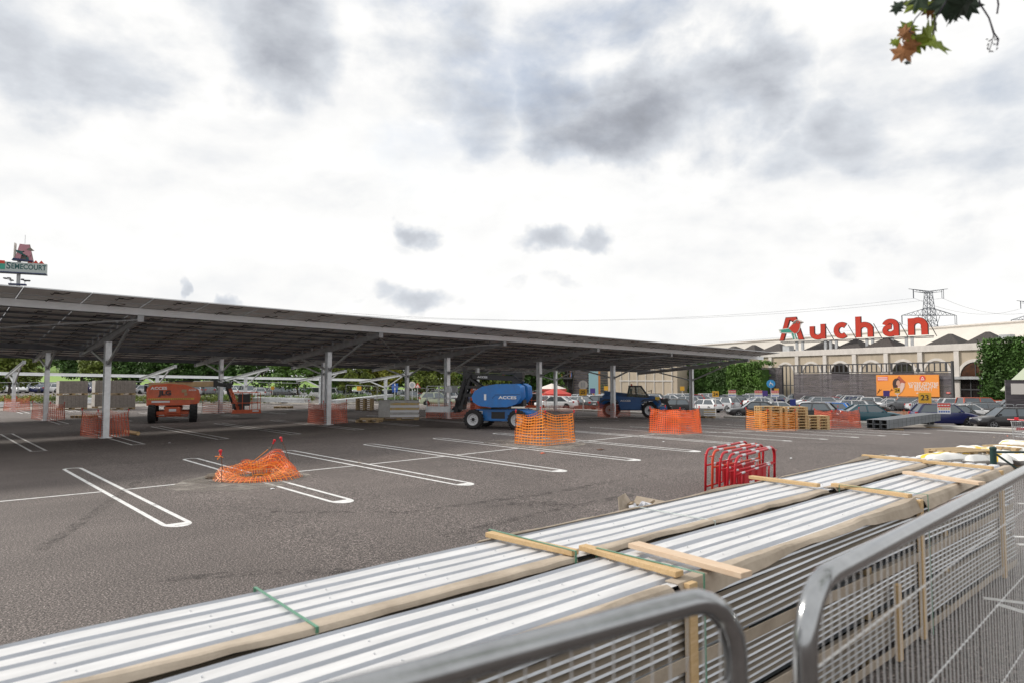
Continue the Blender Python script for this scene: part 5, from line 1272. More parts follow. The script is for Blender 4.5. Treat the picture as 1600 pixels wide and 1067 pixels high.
# ================================================================== store building
M_WALL = mat('beige_render', (.47, .40, .31), .9, var=.10, scale=1.2, stretch=(1, 1, .3))
M_PALE = mat('pale_concrete', (.64, .60, .56), .85, var=.10, scale=1.5, stretch=(1, 1, .4))
M_CREAM = mat('cream_cladding', (.72, .69, .64), .8, var=.05, scale=.5)
M_SLATE = mat('dark_slate', (.055, .048, .045), .85, var=.35, scale=4, bump=.5, bscale=6)
M_SLAT = mat('weathered_slat', (.030, .028, .030), .8, c2=(.135, .118, .135), scale=1.6, stretch=(.35, .35, 4.5), detail=8)
M_SLATF = mat('slat_frame', (.05, .05, .055), .7)
M_DGLASS = mat('dark_window', (.02, .017, .016), .08, spec=.6, var=.5, scale=.9)
M_BRONZE = mat('bronze_window', (.10, .040, .020), .15, c2=(.03, .018, .014), scale=1.1)
M_ORANGE = mat('poster_orange', (.74, .26, .035), .55)
M_PRED = mat('poster_red', (.60, .05, .035), .5)
M_PWHITE = mat('poster_white', (.74, .70, .66), .5)
M_SIGNR = mat('sign_red', (.53, .036, .014), .4, var=.06, scale=.8)
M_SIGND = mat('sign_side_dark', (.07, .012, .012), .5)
M_TEAL = mat('bird_teal', (.04, .30, .22), .45)
M_BGREY = mat('bird_grey', (.16, .14, .12), .5)
K = 1.32                                                               # the front is drawn in modules of 1.32 m
A0, B0 = dp(1200, HZ, 88.0 * K), dp(1532, HZ, 66.0 * K)
def zw(z): return EYE + (z - EYE) * K
fx = Vector((B0.x - A0.x, B0.y - A0.y, 0)).normalized(); fy = Vector((-fx.y, fx.x, 0))           # along the front, and into the building
GZ = -1.2
def fpt(s, y, z): q = A0 + fx * (s * K) + fy * (y * K); return Vector((q.x, q.y, zw(z)))
def fs(px, y=0.0):
    """position along the front seen at pixel column px"""
    r = ray(px, HZ); o = fpt(0, y, 0); den = r[0] * fx.y - r[1] * fx.x
    return (r[1] * o.x - r[0] * o.y) / den / K
def fz(s, y, py):
    q = fpt(s, y, 0); d = q.x * FW[0] + q.y * FW[1]; return EYE + (HZ - py) * d / K / F
RF = Matrix(((fx.x, fy.x, 0), (fx.y, fy.y, 0), (0, 0, 1)))
bld = thing('store_building', 'long beige store building with arches, pale pilasters and a cream upper storey', 'building', fpt(0, 0, GZ), 0)
BO = Vector(bld.location)
def BB_(b, name, m, parent=bld, **k):
    o = b.build(name, m, parent, **k)
    if parent is bld: o.location = -BO
    return o
def fbox(b, s0, s1, y0, y1, z0, z1, m=0): return b.box(fpt((s0 + s1) / 2, (y0 + y1) / 2, (z0 + z1) / 2), ((s1 - s0) * K, (y1 - y0) * K, (z1 - z0) * K), m, RF)
sL, sR = fs(1085), fs(1532) + 14
ZC = 5.82
b = MB(); fbox(b, sL, sR, 0, 34, GZ - .2, ZC - .66); BB_(b, 'wall', M_WALL)
b = MB(); fbox(b, sL - .1, sR, -.20, 34, ZC - .66, ZC); BB_(b, 'cornice', M_PALE, bevel=.03)
pil = [fs(x) for x in (1118, 1161, 1205, 1246.4, 1290.3, 1336.3, 1386, 1439.3, 1496.5)]
for s in pil:
    b = MB(); fbox(b, s - .24, s + .24, -.16, .0, GZ, ZC - .66); BB_(b, 'pilaster', M_PALE)
def arch(b, sc, r, zc, w, y, t, z0, m=0, n=18):
    pts = [(sc - r, z0)] + [(sc - r * cos(pi * i / n), zc + r * sin(pi * i / n)) for i in range(n + 1)] + [(sc + r, z0)]
    b.ribbon(pts, w, lambda x, z, q: fpt(x, y + q, z), t, m)
def disc(b, sc, r, zc, y, z0, t, m=0, n=18):
    pts = [(sc - r, z0)] + [(sc - r * cos(pi * i / n), zc + r * sin(pi * i / n)) for i in range(n + 1)] + [(sc + r, z0)]
    b.prism(pts, lambda x, z: fpt(x, y, z), lambda x, z: fpt(x, y + t, z), m)
for i, px in enumerate((1228, 1268, 1313.5, 1362, 1412, 1464)):
    s = fs(px); b = MB(); arch(b, s, 1.30, 3.05, .26, -.07, .06, GZ); BB_(b, 'blind_arch', M_PALE)
    if i in (2, 4):
        b = MB(); disc(b, s, 1.12, 3.05, -.03, 2.3, .02); o = BB_(b, 'window', M_DGLASS)
s = fs(1525.5); R_ = 1.42
b = MB(); disc(b, s, R_, 2.62, -.04, GZ, .03); dr = BB_(b, 'arched_door', M_DGLASS)
b = MB(); disc(b, s, R_ - .08, 2.62, -.055, 2.62, .01); BB_(b, 'fanlight', M_BRONZE, dr).location = (0, 0, 0)
b = MB(); arch(b, s, R_ + .14, 2.62, .30, -.12, .10, GZ); BB_(b, 'arch_surround', M_PALE)
b = MB()
for k in range(-1, 3): fbox(b, s + (k - .5) * .95 - .05, s + (k - .5) * .95 + .05, -.10, -.06, GZ, 2.60 if k in (-1, 2) else 2.62)
for z in (.45, 1.35): fbox(b, s - R_, s + R_, -.104, -.062, z - .06, z + .06)
fbox(b, s - .04, s + .04, -.10, -.06, 2.66, 3.98); o = BB_(b, 'glazing_bars', M_SLATF, dr); 
b = MB(); fbox(b, pil[-1] - 1.9, s + R_ + .8, -.5, -.13, 2.35, 2.62); BB_(b, 'canopy_beam', M_GALVD)
# dark hipped skylights behind the cornice
for px0, px1, yb in ((1110, 1150, 2), (1150, 1181, 2), (1181, 1222, 2), (1252, 1298, 2), (1300, 1347, 2), (1347, 1398, 2), (1444, 1501, 2), (1503, 1562, 2)):
    a, c = fs(px0, yb), fs(px1, yb); m_ = (a + c) / 2; w = (c - a) / 2; z = ZC + .01
    b = MB(); b.add([fpt(a, yb, z), fpt(c, yb, z), fpt(c, yb + 2 * w, z), fpt(a, yb + 2 * w, z), fpt(m_ - .15, yb + w - .15, z + 1.25), fpt(m_ + .15, yb + w - .15, z + 1.25), fpt(m_ + .15, yb + w + .15, z + 1.25), fpt(m_ - .15, yb + w + .15, z + 1.25)],
                    [(0, 1, 5, 4), (1, 2, 6, 5), (2, 3, 7, 6), (3, 0, 4, 7), (4, 5, 6, 7)]); BB_(b, 'skylight', M_SLATE)
for px in (1229, 1572): 
    b = MB(); s = fs(px, 1); fbox(b, s - .5, s + .5, 1, 1.9, ZC + .01, ZC + .75); BB_(b, 'roof_unit', M_GALVD)
# cream upper storey set far back
u0_, u1_ = fs(1066, 26), fs(1640, 26) + 30
b = MB(); b.add([fpt(u0_, 26, ZC - 1), fpt(u1_, 26, ZC - 1), fpt(u1_, 60, ZC - 1), fpt(u0_, 60, ZC - 1), fpt(u0_, 26, 8.9), fpt(u1_, 26, 9.9), fpt(u1_, 60, 9.9), fpt(u0_, 60, 8.9)], [(0, 1, 5, 4), (1, 2, 6, 5), (2, 3, 7, 6), (3, 0, 4, 7), (4, 5, 6, 7)])
BB_(b, 'upper_storey', M_CREAM)
b = MB(); b.bar(fpt(u0_, 25.9, 8.93), fpt(u1_, 25.9, 9.93), .3, .22); BB_(b, 'roof_edge', M_PALE)

# left wing with its white grid, and the entrance block
M_WGRID = mat('white_rail', (.62, .60, .57), .6)
wa, wb_ = dp(968, HZ, 134), dp(1056, HZ, 124)
wx = Vector((wb_.x - wa.x, wb_.y - wa.y, 0)); wl = wx.length; wx.normalize(); wy = Vector((-wx.y, wx.x, 0)); RW = Matrix(((wx.x, wy.x, 0), (wx.y, wy.y, 0), (0, 0, 1)))
wing = thing('building_wing', 'beige windowless building wing with a white grid, left of the green ivy wall', 'building', (wa.x, wa.y, GZ))
def wp(s, y, z): q = wa + wx * s + wy * y; return Vector((q.x, q.y, zw(z))) - Vector((wa.x, wa.y, GZ))
def wbox(b, s0, s1, y0, y1, z0, z1): return b.box(wp((s0 + s1) / 2, (y0 + y1) / 2, (z0 + z1) / 2), (s1 - s0, y1 - y0, (z1 - z0) * K), 0, RW)
b = MB(); wbox(b, -3, wl + .3, 0, 14, GZ - .2, 5.6); b.build('wall', M_WALL, wing)
b = MB(); wbox(b, -3, wl + .4, -.1, 14, 5.6, 6.0); b.build('cornice', M_PALE, wing)
for i in range(7):
    b = MB(); s = .4 + i * wl / 6.6; wbox(b, s - .06, s + .06, -.10, .0, GZ, 5.6); b.build('grid_bar', M_WGRID, wing)
b = MB(); wbox(b, 0, wl - .6, -.13, -.10, 2.05, 2.2); b.build('grid_bar', M_WGRID, wing)
ea, eb = dp(848, HZ, 150), dp(966, HZ, 138)
ex_ = Vector((eb.x - ea.x, eb.y - ea.y, 0)); el = ex_.length; ex_.normalize(); ey_ = Vector((-ex_.y, ex_.x, 0)); RE = Matrix(((ex_.x, ey_.x, 0), (ex_.y, ey_.y, 0), (0, 0, 1)))
ent = thing('entrance_block', 'grey slatted entrance block with dark glass doors and orange strips, deep under the carport', 'building', (ea.x, ea.y, GZ))
def ebox(b, s0, s1, y0, y1, z0, z1, m=0):
    q = ea + ex_ * (s0 + s1) / 2 + ey_ * (y0 + y1) / 2; return b.box(Vector((q.x - ea.x, q.y - ea.y, zw((z0 + z1) / 2) - GZ)), (s1 - s0, y1 - y0, (z1 - z0) * K), m, RE)
b = MB(); ebox(b, 0, el, 0, 12, GZ - .2, 6.2); b.build('wall', M_WALL, ent)
for n_, f0_, f1_, m, y in (('slat_cladding', .0, .13, M_SLAT, -.15), ('slat_cladding', .44, .62, M_SLAT, -.15), ('slat_cladding', .62, 1.0, M_SLATF, -.10)):
    b = MB()
    for r in range(18): ebox(b, f0_ * el, f1_ * el, y, 0, GZ + r * .40, GZ + r * .40 + .31)
    b.build(n_, m, ent)
M_STO = mat('strip_orange', (.60, .22, .04), .5); M_STB = mat('strip_blue', (.08, .20, .50), .5)
b = MB()
for r in range(18): ebox(b, .02 * el, .125 * el, -.19, -.155, GZ + r * .40 + .31, GZ + r * .40 + .39, r % 2)
b.build('coloured_strip', [M_STB, M_STO], ent)
b = MB(); ebox(b, .25 * el, .43 * el, -.20, -.02, GZ, 6.0); g = b.build('glass_front', M_DGLASS, ent)
for f in (.25, .30, .36, .43):
    b = MB(); ebox(b, f * el - .06, f * el + .06, -.28, -.21, GZ, 6.0); b.build('mullion', M_SLATF, g)
b = MB(); ebox(b, .255 * el, .43 * el, -.6, -.29, 2.4, 2.65); b.build('door_canopy', M_SLATF, ent)
for f, m in ((.28, M_STO), (.40, M_STO), (.405, M_STB)):
    b = MB(); ebox(b, f * el - .12, f * el + .16, -.34, -.30, 2.7, 5.5 if m is M_STO else 4.0); b.build('banner', m, ent)
b = MB(); q0 = dp(929, HZ, 126); q = thing('totem_sign', 'pale blue and orange totem board before the entrance block', 'sign', (q0.x, q0.y, GZ), head(90))
b.box((0, 0, 2.5), (2.1, .25, 5.0)); b.build('board', mat('totem_blue', (.36, .58, .62), .5), q)
b = MB(); b.box((.85, -.14, 2.5), (.36, .02, 5.0)); b.add([(-.84, -.14, .3), (.2, -.14, .3), (-.2, -.14, 1.2), (-.84, -.14, 1.9)], [(0, 1, 2, 3)]); b.build('motif', M_STO, q)

# slatted screen in front of the arches
yS = -5.0; scr = thing('slatted_screen', 'dark weathered slat screen with an open bar top, in front of the arches', 'screen', fpt(fs(1350, yS), yS, GZ)); SO = Vector(scr.location)
s0, s1, sg0, sg1 = fs(1192, yS), fs(1487, yS), fs(1222, yS), fs(1240, yS)
def slat_panel(a, c, ztop):
    b = MB(); n = int((ztop - GZ) / .13)
    for r in range(n): fbox(b, a, c, yS - .02, yS + .01 + .015 * (r % 3), GZ + r * .13, GZ + r * .13 + .118)
    o = b.build('slat_panel', M_SLAT, scr, loc=-SO)
slat_panel(s0 - 2.5, sg0, 3.75); slat_panel(sg1, s1, 3.02)
b = MB(); fbox(b, sg0 - .5, s1, yS + .05, yS + .18, 3.86, 3.98); fbox(b, sg1, s1, yS + .06, yS + .16, 3.03, 3.12); fbox(b, sg0, sg1, yS + .06, yS + .14, 1.6, 1.7); fbox(b, sg0, sg1, yS + .06, yS + .14, -.2, -.1)
n = int((s1 - sg0) / .52)
for i in range(n + 1):
    s = sg0 + (s1 - sg0) * i / n; w = .09 if i % 5 == 0 else .045
    fbox(b, s - w, s + w, yS + .06, yS + .15, (GZ if s < sg1 else 3.12), 3.86)
fbox(b, s1 - .02, s1 + .14, yS - .05, yS + .2, GZ, 4.05); b.build('frame', M_SLATF, scr, loc=-SO)
q = thing('warning_notice', 'small red notice near the right end of the slatted screen', 'notice', fpt(fs(1481, yS - .1), yS - .1, fz(fs(1481, yS), yS, 613)), 0)
b = MB(); b.box((0, 0, 0), (.45, .02, .2), 0, RF); b.build('plate', M_PRED, q); b = MB(); b.box(-fy * .012, (.3, .01, .05), 0, RF); b.build('lettering', M_PWHITE, q)
# air conditioner on the wall
q = thing('air_conditioner', 'white air conditioner on the wall above the right part of the screen', 'air conditioner', fpt(fs(1440, -.4), -.5, 3.25)); b = MB(); b.box((0, 0, 0), (1.3, .4, .75), 0, RF); b.build('case', M_PALE, q, bevel=.03)
b = MB(); b.lathe([(0, 0), (.26, 0), (.30, .03)], (0, 0, 0), 'y', 18); o = b.build('fan', M_SLATF, q); o.matrix_local = RF.to_4x4() @ Matrix.Translation((-.25, -.235, 0))

# billboard
yB = yS - .25; sb0, sb1 = fs(1369, yB), fs(1467, yB); zb0, zb1 = fz(sb1, yB, 619.5), fz(sb1, yB, 584.8)
bb = thing('billboard', 'orange billboard with a dark haired woman and white lettering on the slatted screen', 'billboard', fpt(sb0, yB, zb0)); OBB = Vector(bb.location)
W_, H_ = (sb1 - sb0) * K, (zb1 - zb0) * K
def bl(x, z, y=0.0): return fx * (x * W_) + Vector((0, 0, z * H_)) - fy * y
b = MB(); b.box(bl(.5, .5, -.05), (W_, .10, H_), 0, RF); b.build('panel', M_ORANGE, bb)
def blob(b, pts, y, m=0): b.prism(pts, lambda x, z: bl(x, z, y), lambda x, z: bl(x, z, y + .008), m)
M_HAIR = mat('poster_hair', (.03, .012, .010), .6); M_SKIN = mat('poster_skin', (.50, .28, .19), .6); M_CLOTH = mat('poster_cloth', (.58, .42, .38), .6); M_RUST = mat('poster_rust', (.34, .07, .035), .6)
pic = None
for nm, m, y, pts in (('backdrop_shape', M_RUST, .004, [(.29, .62), (.385, .96), (.49, .66), (.43, .34), (.33, .38)]),
                      ('hair', M_HAIR, .014, [(.275, .58), (.285, .72), (.315, .82), (.36, .84), (.395, .76), (.385, .62), (.36, .52), (.335, .34), (.30, .30), (.285, .42)]),
                      ('face', M_SKIN, .024, [(.335, .56), (.345, .70), (.37, .76), (.395, .71), (.402, .60), (.385, .52), (.36, .48)]),
                      ('arm', M_CLOTH, .034, [(.375, .50), (.43, .64), (.475, .60), (.47, .44), (.43, .22), (.37, .06), (.31, .10), (.345, .26)]), ('hand', M_SKIN, .044, [(.365, .50), (.385, .60), (.41, .60), (.405, .48), (.385, .44)])):
    b = MB(); blob(b, pts, y); o = b.build(nm, m, bb if pic is None else pic); pic = pic or o
b = MB()
for seg in ([(.02, .20), (.09, .30)], [(.05, .23), (.055, .33)], [(.01, .10), (.05, .22)], [(.215, .16), (.265, .34)], [(.24, .25), (.285, .28)]): b.bar(bl(*seg[0], .02), bl(*seg[1], .02), .04, .03)
b.build('twig_motif', M_HAIR, bb)
b = MB(); b.box(bl(.112, .82, .01), (.18 * W_, .02, .20 * H_), 0, RF @ Matrix.Rotation(-.05, 3, 'Y')); tg = b.build('tag', M_PRED, bb)
for z in (.865, .775):
    b = MB()
    for i in range(9): b.box(bl(.037 + .0188 * i, z, .025), (.0125 * W_, .012, .055 * H_), 0, RF)
    b.build('small_print', M_PWHITE, tg)
b = MB(); b.prism([(.755 + .046 * cos(2 * pi * i / 24), .83 + .046 * W_ / H_ * sin(2 * pi * i / 24)) for i in range(24)], lambda x, z: bl(x, z, .006), lambda x, z: bl(x, z, .02)); bg = b.build('badge', M_PRED, bb)
b = MB(); b.bar(bl(.74, .82, .025), bl(.755, .90, .025), .012, .07); b.bar(bl(.772, .82, .028), bl(.757, .90, .028), .012, .07); b.box(bl(.757, .775, .026), (.055 * W_, .01, .03 * H_), 0, RF); b.build('emblem', M_PWHITE, bg)
for s_, z in (('VOTRE CENTRE', .58), ('SE REFAIT UNE', .455), ('BEAUT\u00c9 !', .325)): text(s_, .40 * K, M_PWHITE, bb, off=.003, M=face_mat(bl(.76, z, .02), fx, (0, 0, 1)), sx=1.02)
for z, xs in ((.155, 13), (.09, 6)):
    b = MB()
    for i in range(xs): b.box(bl(.66 + .0165 * i + (.06 if xs == 6 else 0), z, .01), (.011 * W_, .012, (.05 if i % 5 else .03) * H_), 0, RF)
    b.build('small_print', M_PWHITE, bb)

# roof sign
dA, dB = 86.5 * K, 74.5 * K
sa, sb_ = dp(1222, 535.5, dA), dp(1455, 526.3, dB)
sx_ = Vector((sb_.x - sa.x, sb_.y - sa.y, 0)); sl_ = sx_.length; sx_.normalize(); sy_ = Vector((-sx_.y, sx_.x, 0)); SZ = zw(6.98); ZS = zw(ZC)
sgn = thing('roof_sign', 'big red letters with a red breasted bird emblem on the store roof', 'sign', (sa.x, sa.y, SZ))
def spt(x, z, q=0.0): return sx_ * x + sy_ * q + Vector((0, 0, z))
def ss(px):
    r = ray(px, HZ); return (r[1] * sa.x - r[0] * sa.y) / (r[0] * sx_.y - r[1] * sx_.x)
RS = Matrix(((sx_.x, sy_.x, 0), (sx_.y, sy_.y, 0), (0, 0, 1)))
def arcp(cx, cz, rx, rz, a0, a1, n=14): return [(cx + rx * cos(radians(a0 + (a1 - a0) * i / n)), cz + rz * sin(radians(a0 + (a1 - a0) * i / n))) for i in range(n + 1)]
lift_ = .22 * K
def letter(px0, px1, h, strokes, lw):
    """strokes in a box 1 wide (stroke centres) and 1 high"""
    h *= K; lw *= K; a, c = ss(px0), ss(px1); hw = lw / 2; w = c - a - lw; hh = h - lw * .86
    b = MB()
    for i, st in enumerate(strokes):
        pts = [(a + hw + x * w, lift_ + lw * .43 + z * hh) for x, z in st]
        if len(st) == 2 and abs(st[0][0] - st[1][0]) < .01:                # stems run the full height
            lo, hi = min(st[0][1], st[1][1]), max(st[0][1], st[1][1]); X = pts[0][0]; pts = [(X, lift_ + lw * .43 + lo * hh - lw * .43), (X, lift_ + lw * .43 + hi * hh + lw * .43)]
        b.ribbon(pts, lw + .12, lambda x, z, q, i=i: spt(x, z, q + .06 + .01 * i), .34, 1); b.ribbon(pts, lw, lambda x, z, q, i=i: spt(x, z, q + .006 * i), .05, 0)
    return b.build('letter', [M_SIGNR, M_SIGND], sgn)
letter(1267, 1291, 1.80, [[(0, 1), (0, .45)] + arcp(.5, .42, .5, .42, 180, 360)[0:] , [(1, 0), (1, 1)]], .52)
letter(1304.6, 1325.8, 1.82, [arcp(.62, .5, .62, .5, 48, 312, 20)], .54)
letter(1339, 1365.8, 2.42, [[(0, 0), (0, 1)], [(0, .42)] + arcp(.5, .32, .5, .30, 165, 0) , [(1, 0), (1, .36)]], .56)
letter(1381, 1406.8, 1.88, [arcp(.48, .62, .50, .38, 165, 20, 12) + [(.98, .55)], [(.98, 0), (.98, .62)], arcp(.45, .29, .45, .29, 75, 360 - 10, 18)], .50)
letter(1421.4, 1451.9, 1.86, [[(0, 0), (0, 1)], [(0, .62)] + arcp(.5, .50, .5, .50, 160, 0), [(1, 0), (1, .52)]], .60)
# capital with its bird
a, c = ss(1219.5), ss(1256.5); w = c - a
kx, kz = w / 217.0, 2.86 * K / 207.0
def AP(x, z): return (a + (x - 118) * kx, lift_ + (372 - z) * kz)
def poly(b, pts, y, t, m=0):
    q = [AP(*p) for p in pts]; b.prism(q[::-1], lambda x, z: spt(x, z, y + t), lambda x, z: spt(x, z, y), m)
b = MB()
poly(b, [(118, 372), (180, 168), (240, 168), (238, 190), (212, 190), (152, 372)], .0, .34); poly(b, [(228, 168), (272, 168), (336, 368), (296, 368), (248, 200), (228, 200)], .004, .34)
b.build('letter', M_SIGNR, sgn)
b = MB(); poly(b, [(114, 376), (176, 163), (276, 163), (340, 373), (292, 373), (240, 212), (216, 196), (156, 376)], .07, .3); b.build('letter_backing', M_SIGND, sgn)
b = MB(); poly(b, [(110, 272), (150, 268), (205, 262), (245, 215), (262, 196), (292, 190), (318, 200), (348, 219), (322, 232), (314, 262), (296, 302), (262, 322), (286, 366), (246, 368), (226, 318), (196, 312), (122, 304)], -.06, .05); bird = b.build('bird_outline', M_PWHITE, sgn)
b = MB(); poly(b, [(116, 276), (206, 268), (240, 286), (252, 304), (200, 302), (126, 298), (140, 288)], -.10, .05); poly(b, [(232, 308), (246, 310), (256, 364), (246, 366)], -.10, .05); poly(b, [(256, 316), (268, 314), (282, 362), (272, 364)], -.10, .05); b.build('bird_wing', M_TEAL, bird)
b = MB(); poly(b, [(206, 264), (244, 232), (268, 222), (310, 226), (308, 260), (292, 298), (262, 316), (236, 296)], -.104, .05); poly(b, [(276, 206), (300, 204), (314, 214), (312, 230), (276, 226)], -.114, .05); b.build('bird_breast', M_SIGNR, bird)
b = MB(); poly(b, [(242, 230), (256, 208), (278, 196), (296, 196), (282, 206), (272, 224)], -.118, .05); poly(b, [(314, 210), (344, 219), (316, 226)], -.118, .05); poly(b, [(284, 212), (298, 210), (302, 222), (290, 226)], -.128, .05); b.build('bird_head', M_BGREY, bird)
b = MB(); b.box(spt(sl_ / 2, .06, .2), (sl_ + .6, .30, .12), 0, RS); b.box(spt(sl_ / 2, -.12, .5), (sl_ + .4, .12, .10), 0, RS); b.build('rail', M_SLATF, sgn)
for px in (1245, 1254, 1290, 1298, 1307, 1355, 1364, 1385, 1395, 1417, 1426):
    b = MB(); s = ss(px); b.box(spt(s, (ZS - SZ) / 2, .35), (.36, .36, SZ - ZS + .06), 0, RS); b.build('support_post', M_GALVD, sgn)
for px in (1292, 1327, 1367, 1408, 1453):
    b = MB(); s = ss(px); b.bar(spt(s - .1, 1.75 * K, .4), spt(s + .6, .1, 1.8), .08, .08); b.build('stay', M_SLATF, sgn)

# ================================================================== greenery
def leafmat(n, c, v=.45, sc=.5):
    m = mat(n, c, .7, 0, var=v, scale=sc, detail=3); b = m.node_tree.nodes['Principled BSDF']
    return m
def leaves(b, c, r, n, size, seed, flat=1.0, shell=.55, droop=.0):
    rnd = random.Random(seed)
    for _ in range(n):
        while True:
            q = Vector((rnd.uniform(-1, 1), rnd.uniform(-1, 1), rnd.uniform(-1, 1)))
            if q.length <= 1: break
        q = q.normalized() * (shell + (1 - shell) * rnd.random()) if q.length > .05 else q
        p = Vector(c) + Vector((q.x * r[0], q.y * r[1], q.z * r[2])); s = size * rnd.uniform(.6, 1.25)
        nn = (q + Vector((rnd.uniform(-.8, .8), rnd.uniform(-.8, .8), rnd.uniform(-.3, 1.0)))).normalized()
        a = nn.cross(Vector((rnd.uniform(-1, 1), rnd.uniform(-1, 1), rnd.uniform(-1, 1)))).normalized(); e = nn.cross(a)
        b.add([p - a * s * .5, p + e * s * .28 - nn * s * .06, p + a * s * .5, p - e * s * .28 - nn * s * .06], [(0, 1, 2, 3)])
M_BARK = mat('bark', (.075, .06, .048), .9, var=.3, scale=6)
LM = {'dark': leafmat('leaf_dark', (.048, .115, .014)), 'mid': leafmat('leaf_mid', (.085, .175, .022)), 'yellow': leafmat('leaf_yellow', (.24, .245, .026)), 'olive': leafmat('leaf_olive', (.145, .19, .026))}
def tree_proto(seed, H, R):
    rnd = random.Random(seed); t = MB(); tips = []
    t.tube([(0, 0, -.1), (.05 * H * .3, 0, H * .22), (-.03 * H * .3, .03, H * .45), (0, 0, H * .80)], [H * .020, H * .016, H * .012, H * .004], 8)
    for k in range(9):
        a = 2 * pi * k / 9 + rnd.random(); z0 = H * rnd.uniform(.20, .55); L_ = R * rnd.uniform(.6, .95); p = Vector((L_ * cos(a), L_ * sin(a), z0 + H * rnd.uniform(.10, .28)))
        t.tube([(0, 0, z0), p * .5 + Vector((0, 0, z0 * .5)), p], [H * .008, H * .005, H * .002], 5); tips.append(p)
    b = MB()
    for k in range(58):
        a = rnd.uniform(0, 2 * pi); rr = R * sqrt(rnd.random()) * .88; z = H * (.56 + .40 * rnd.uniform(-1, 1) * sqrt(max(0, 1 - (rr / R) ** 2)))
        cr = R * rnd.uniform(.20, .34); leaves(b, (rr * cos(a), rr * sin(a), z), (cr, cr, cr * .72), 80, .55, rnd.randrange(9999), shell=.5)
    for p in tips: leaves(b, p, (R * .26, R * .26, R * .2), 55, .44, rnd.randrange(9999), shell=.4)
    return t, b
TP = []
for sd, H, R in ((3, 8.5, 4.0), (17, 7.6, 3.6), (31, 9.6, 4.3)):
    t, b = tree_proto(sd, H, R); tm = t.build('trunk', M_BARK); cm = b.build('crown', LM['dark']); TP.append((tm, cm))
used = [0, 0, 0]
def tree(x, d, kind, var, sc, label, group='trees round the distant car park', rz=0.0, dz=0.0):
    p = dp(x, HZ, d); root = thing('tree', label, 'tree', (p.x, p.y, zg(p.x) + dz), rz, group); root.scale = (sc * 1.18, sc * 1.18, sc * 1.12)
    for i, src in enumerate(TP[var]):
        if used[var] < 2: o = src; used[var] += 1
        else: o = src.copy(); COL.objects.link(o)
        o.parent = root
        if i == 1: o.material_slots[0].link = 'OBJECT'; o.material_slots[0].material = LM[kind]
T_ = ((14, 84, 'olive', 0, .82, 'olive green tree at the left edge of the picture, before the bright meadow'), (-22, 92, 'mid', 1, .9, 'green tree cut by the left edge of the picture'), (128, 150, 'dark', 2, 1.0, 'dark tree directly over the left paving stone pile'),
      (165, 138, 'olive', 0, .95, 'olive tree right of the bright meadow, over the foremost post'), (215, 132, 'dark', 1, 1.1, 'dark tree behind the left end of the orange boom lift'), (262, 128, 'dark', 2, 1.0, 'dark tree over the hood of the orange boom lift'),
      (310, 134, 'dark', 0, 1.05, 'dark tree over the platform of the orange boom lift'), (362, 140, 'dark', 1, 1.15, 'dark tree right of the orange platform, between two far posts'), (410, 128, 'dark', 2, .95, 'dark tree over the long beam bundle'),
      (466, 104, 'mid', 0, .86, 'green tree with a clear dark trunk, left of the middle posts'), (528, 126, 'mid', 1, .95, 'green tree just right of the middle posts'), (548, 108, 'olive', 2, .8, 'olive tree over the small pallet stack, left of its neighbour'),
      (588, 112, 'yellow', 0, .84, 'yellowish tree over the small pallet stack'), (640, 118, 'mid', 1, .95, 'green tree above the round road signs'), (676, 112, 'olive', 2, .85, 'olive tree left of the black lift arm'), (720, 122, 'mid', 0, .95, 'green tree behind the platform of the blue lift'),
      (762, 118, 'olive', 1, .95, 'olive tree over the black boom of the blue lift'), (800, 124, 'dark', 2, .9, 'dark tree over the blue lift hood'), (830, 128, 'dark', 0, 1.0, 'dark tree left of the entrance block'), (846, 138, 'mid', 1, 1.0, 'green tree touching the left corner of the entrance block'))
for i, (x, d, kd, vr, sc, lb) in enumerate(T_): tree(x, d, kd, vr, sc, lb, rz=i * 1.7)
# far wood on the hill
b = MB(); rnd = random.Random(5)
for k in range(230):
    x = rnd.uniform(-120, 860); d = rnd.uniform(330, 420); p = dp(x, HZ, d); h = rnd.uniform(9, 16)
    leaves(b, (p.x, p.y, 9 + h * .5), (9, 9, h * .6), 70, 3.0, k, shell=.5)
o = b.build('far_woods', M_WOODS); o['kind'] = 'stuff'
# shrubs and hedges in the bed before the distant lot
SH = None
def shrub(x, y, w, h, kind, label, group, lv=260):
    global SH
    p = gr(x, y); root = thing('shrub', label, 'shrub', p, random.uniform(0, 6), group)
    b = MB(); rnd = random.Random(int(x * 7 + y))
    for k in range(9): leaves(b, (rnd.uniform(-.6, .6) * w, rnd.uniform(-.5, .5) * w * .6, h * rnd.uniform(.3, .7)), (w * .34, w * .3, h * .36), lv // 6, .20, rnd.randrange(9999), shell=.3)
    b.build('foliage', LM[kind], root)
    t = MB()
    for k in range(4): t.tube([(0, 0, 0), (rnd.uniform(-.4, .4) * w, rnd.uniform(-.2, .2) * w, h * .6)], .02, 5)
    t.build('stem', M_BARK, root)
wh = ('yellowish', 'yellowish', 'yellowish', 'green', 'green', 'green')
k = 0
for x in list(range(-6, 150, 17)) + list(range(214, 232, 12)) + list(range(300, 480, 17)):
    shrub(x, 628.5 + .6 * (k % 3), 2.0, .88 + .2 * nz(k, 3), ('yellow', 'olive', 'mid')[0 if x < 70 else (1 if k % 3 else 2)], '%s shrub of the long bed, %s' % ('yellowish' if x < 70 else 'green', ('%s from the left edge' % ordn[k]) if k < 18 else ('%s left of the middle posts' % ordn[min(17, 23 - k)])), 'shrubs in the bed before the distant car park'); k += 1
k = 0
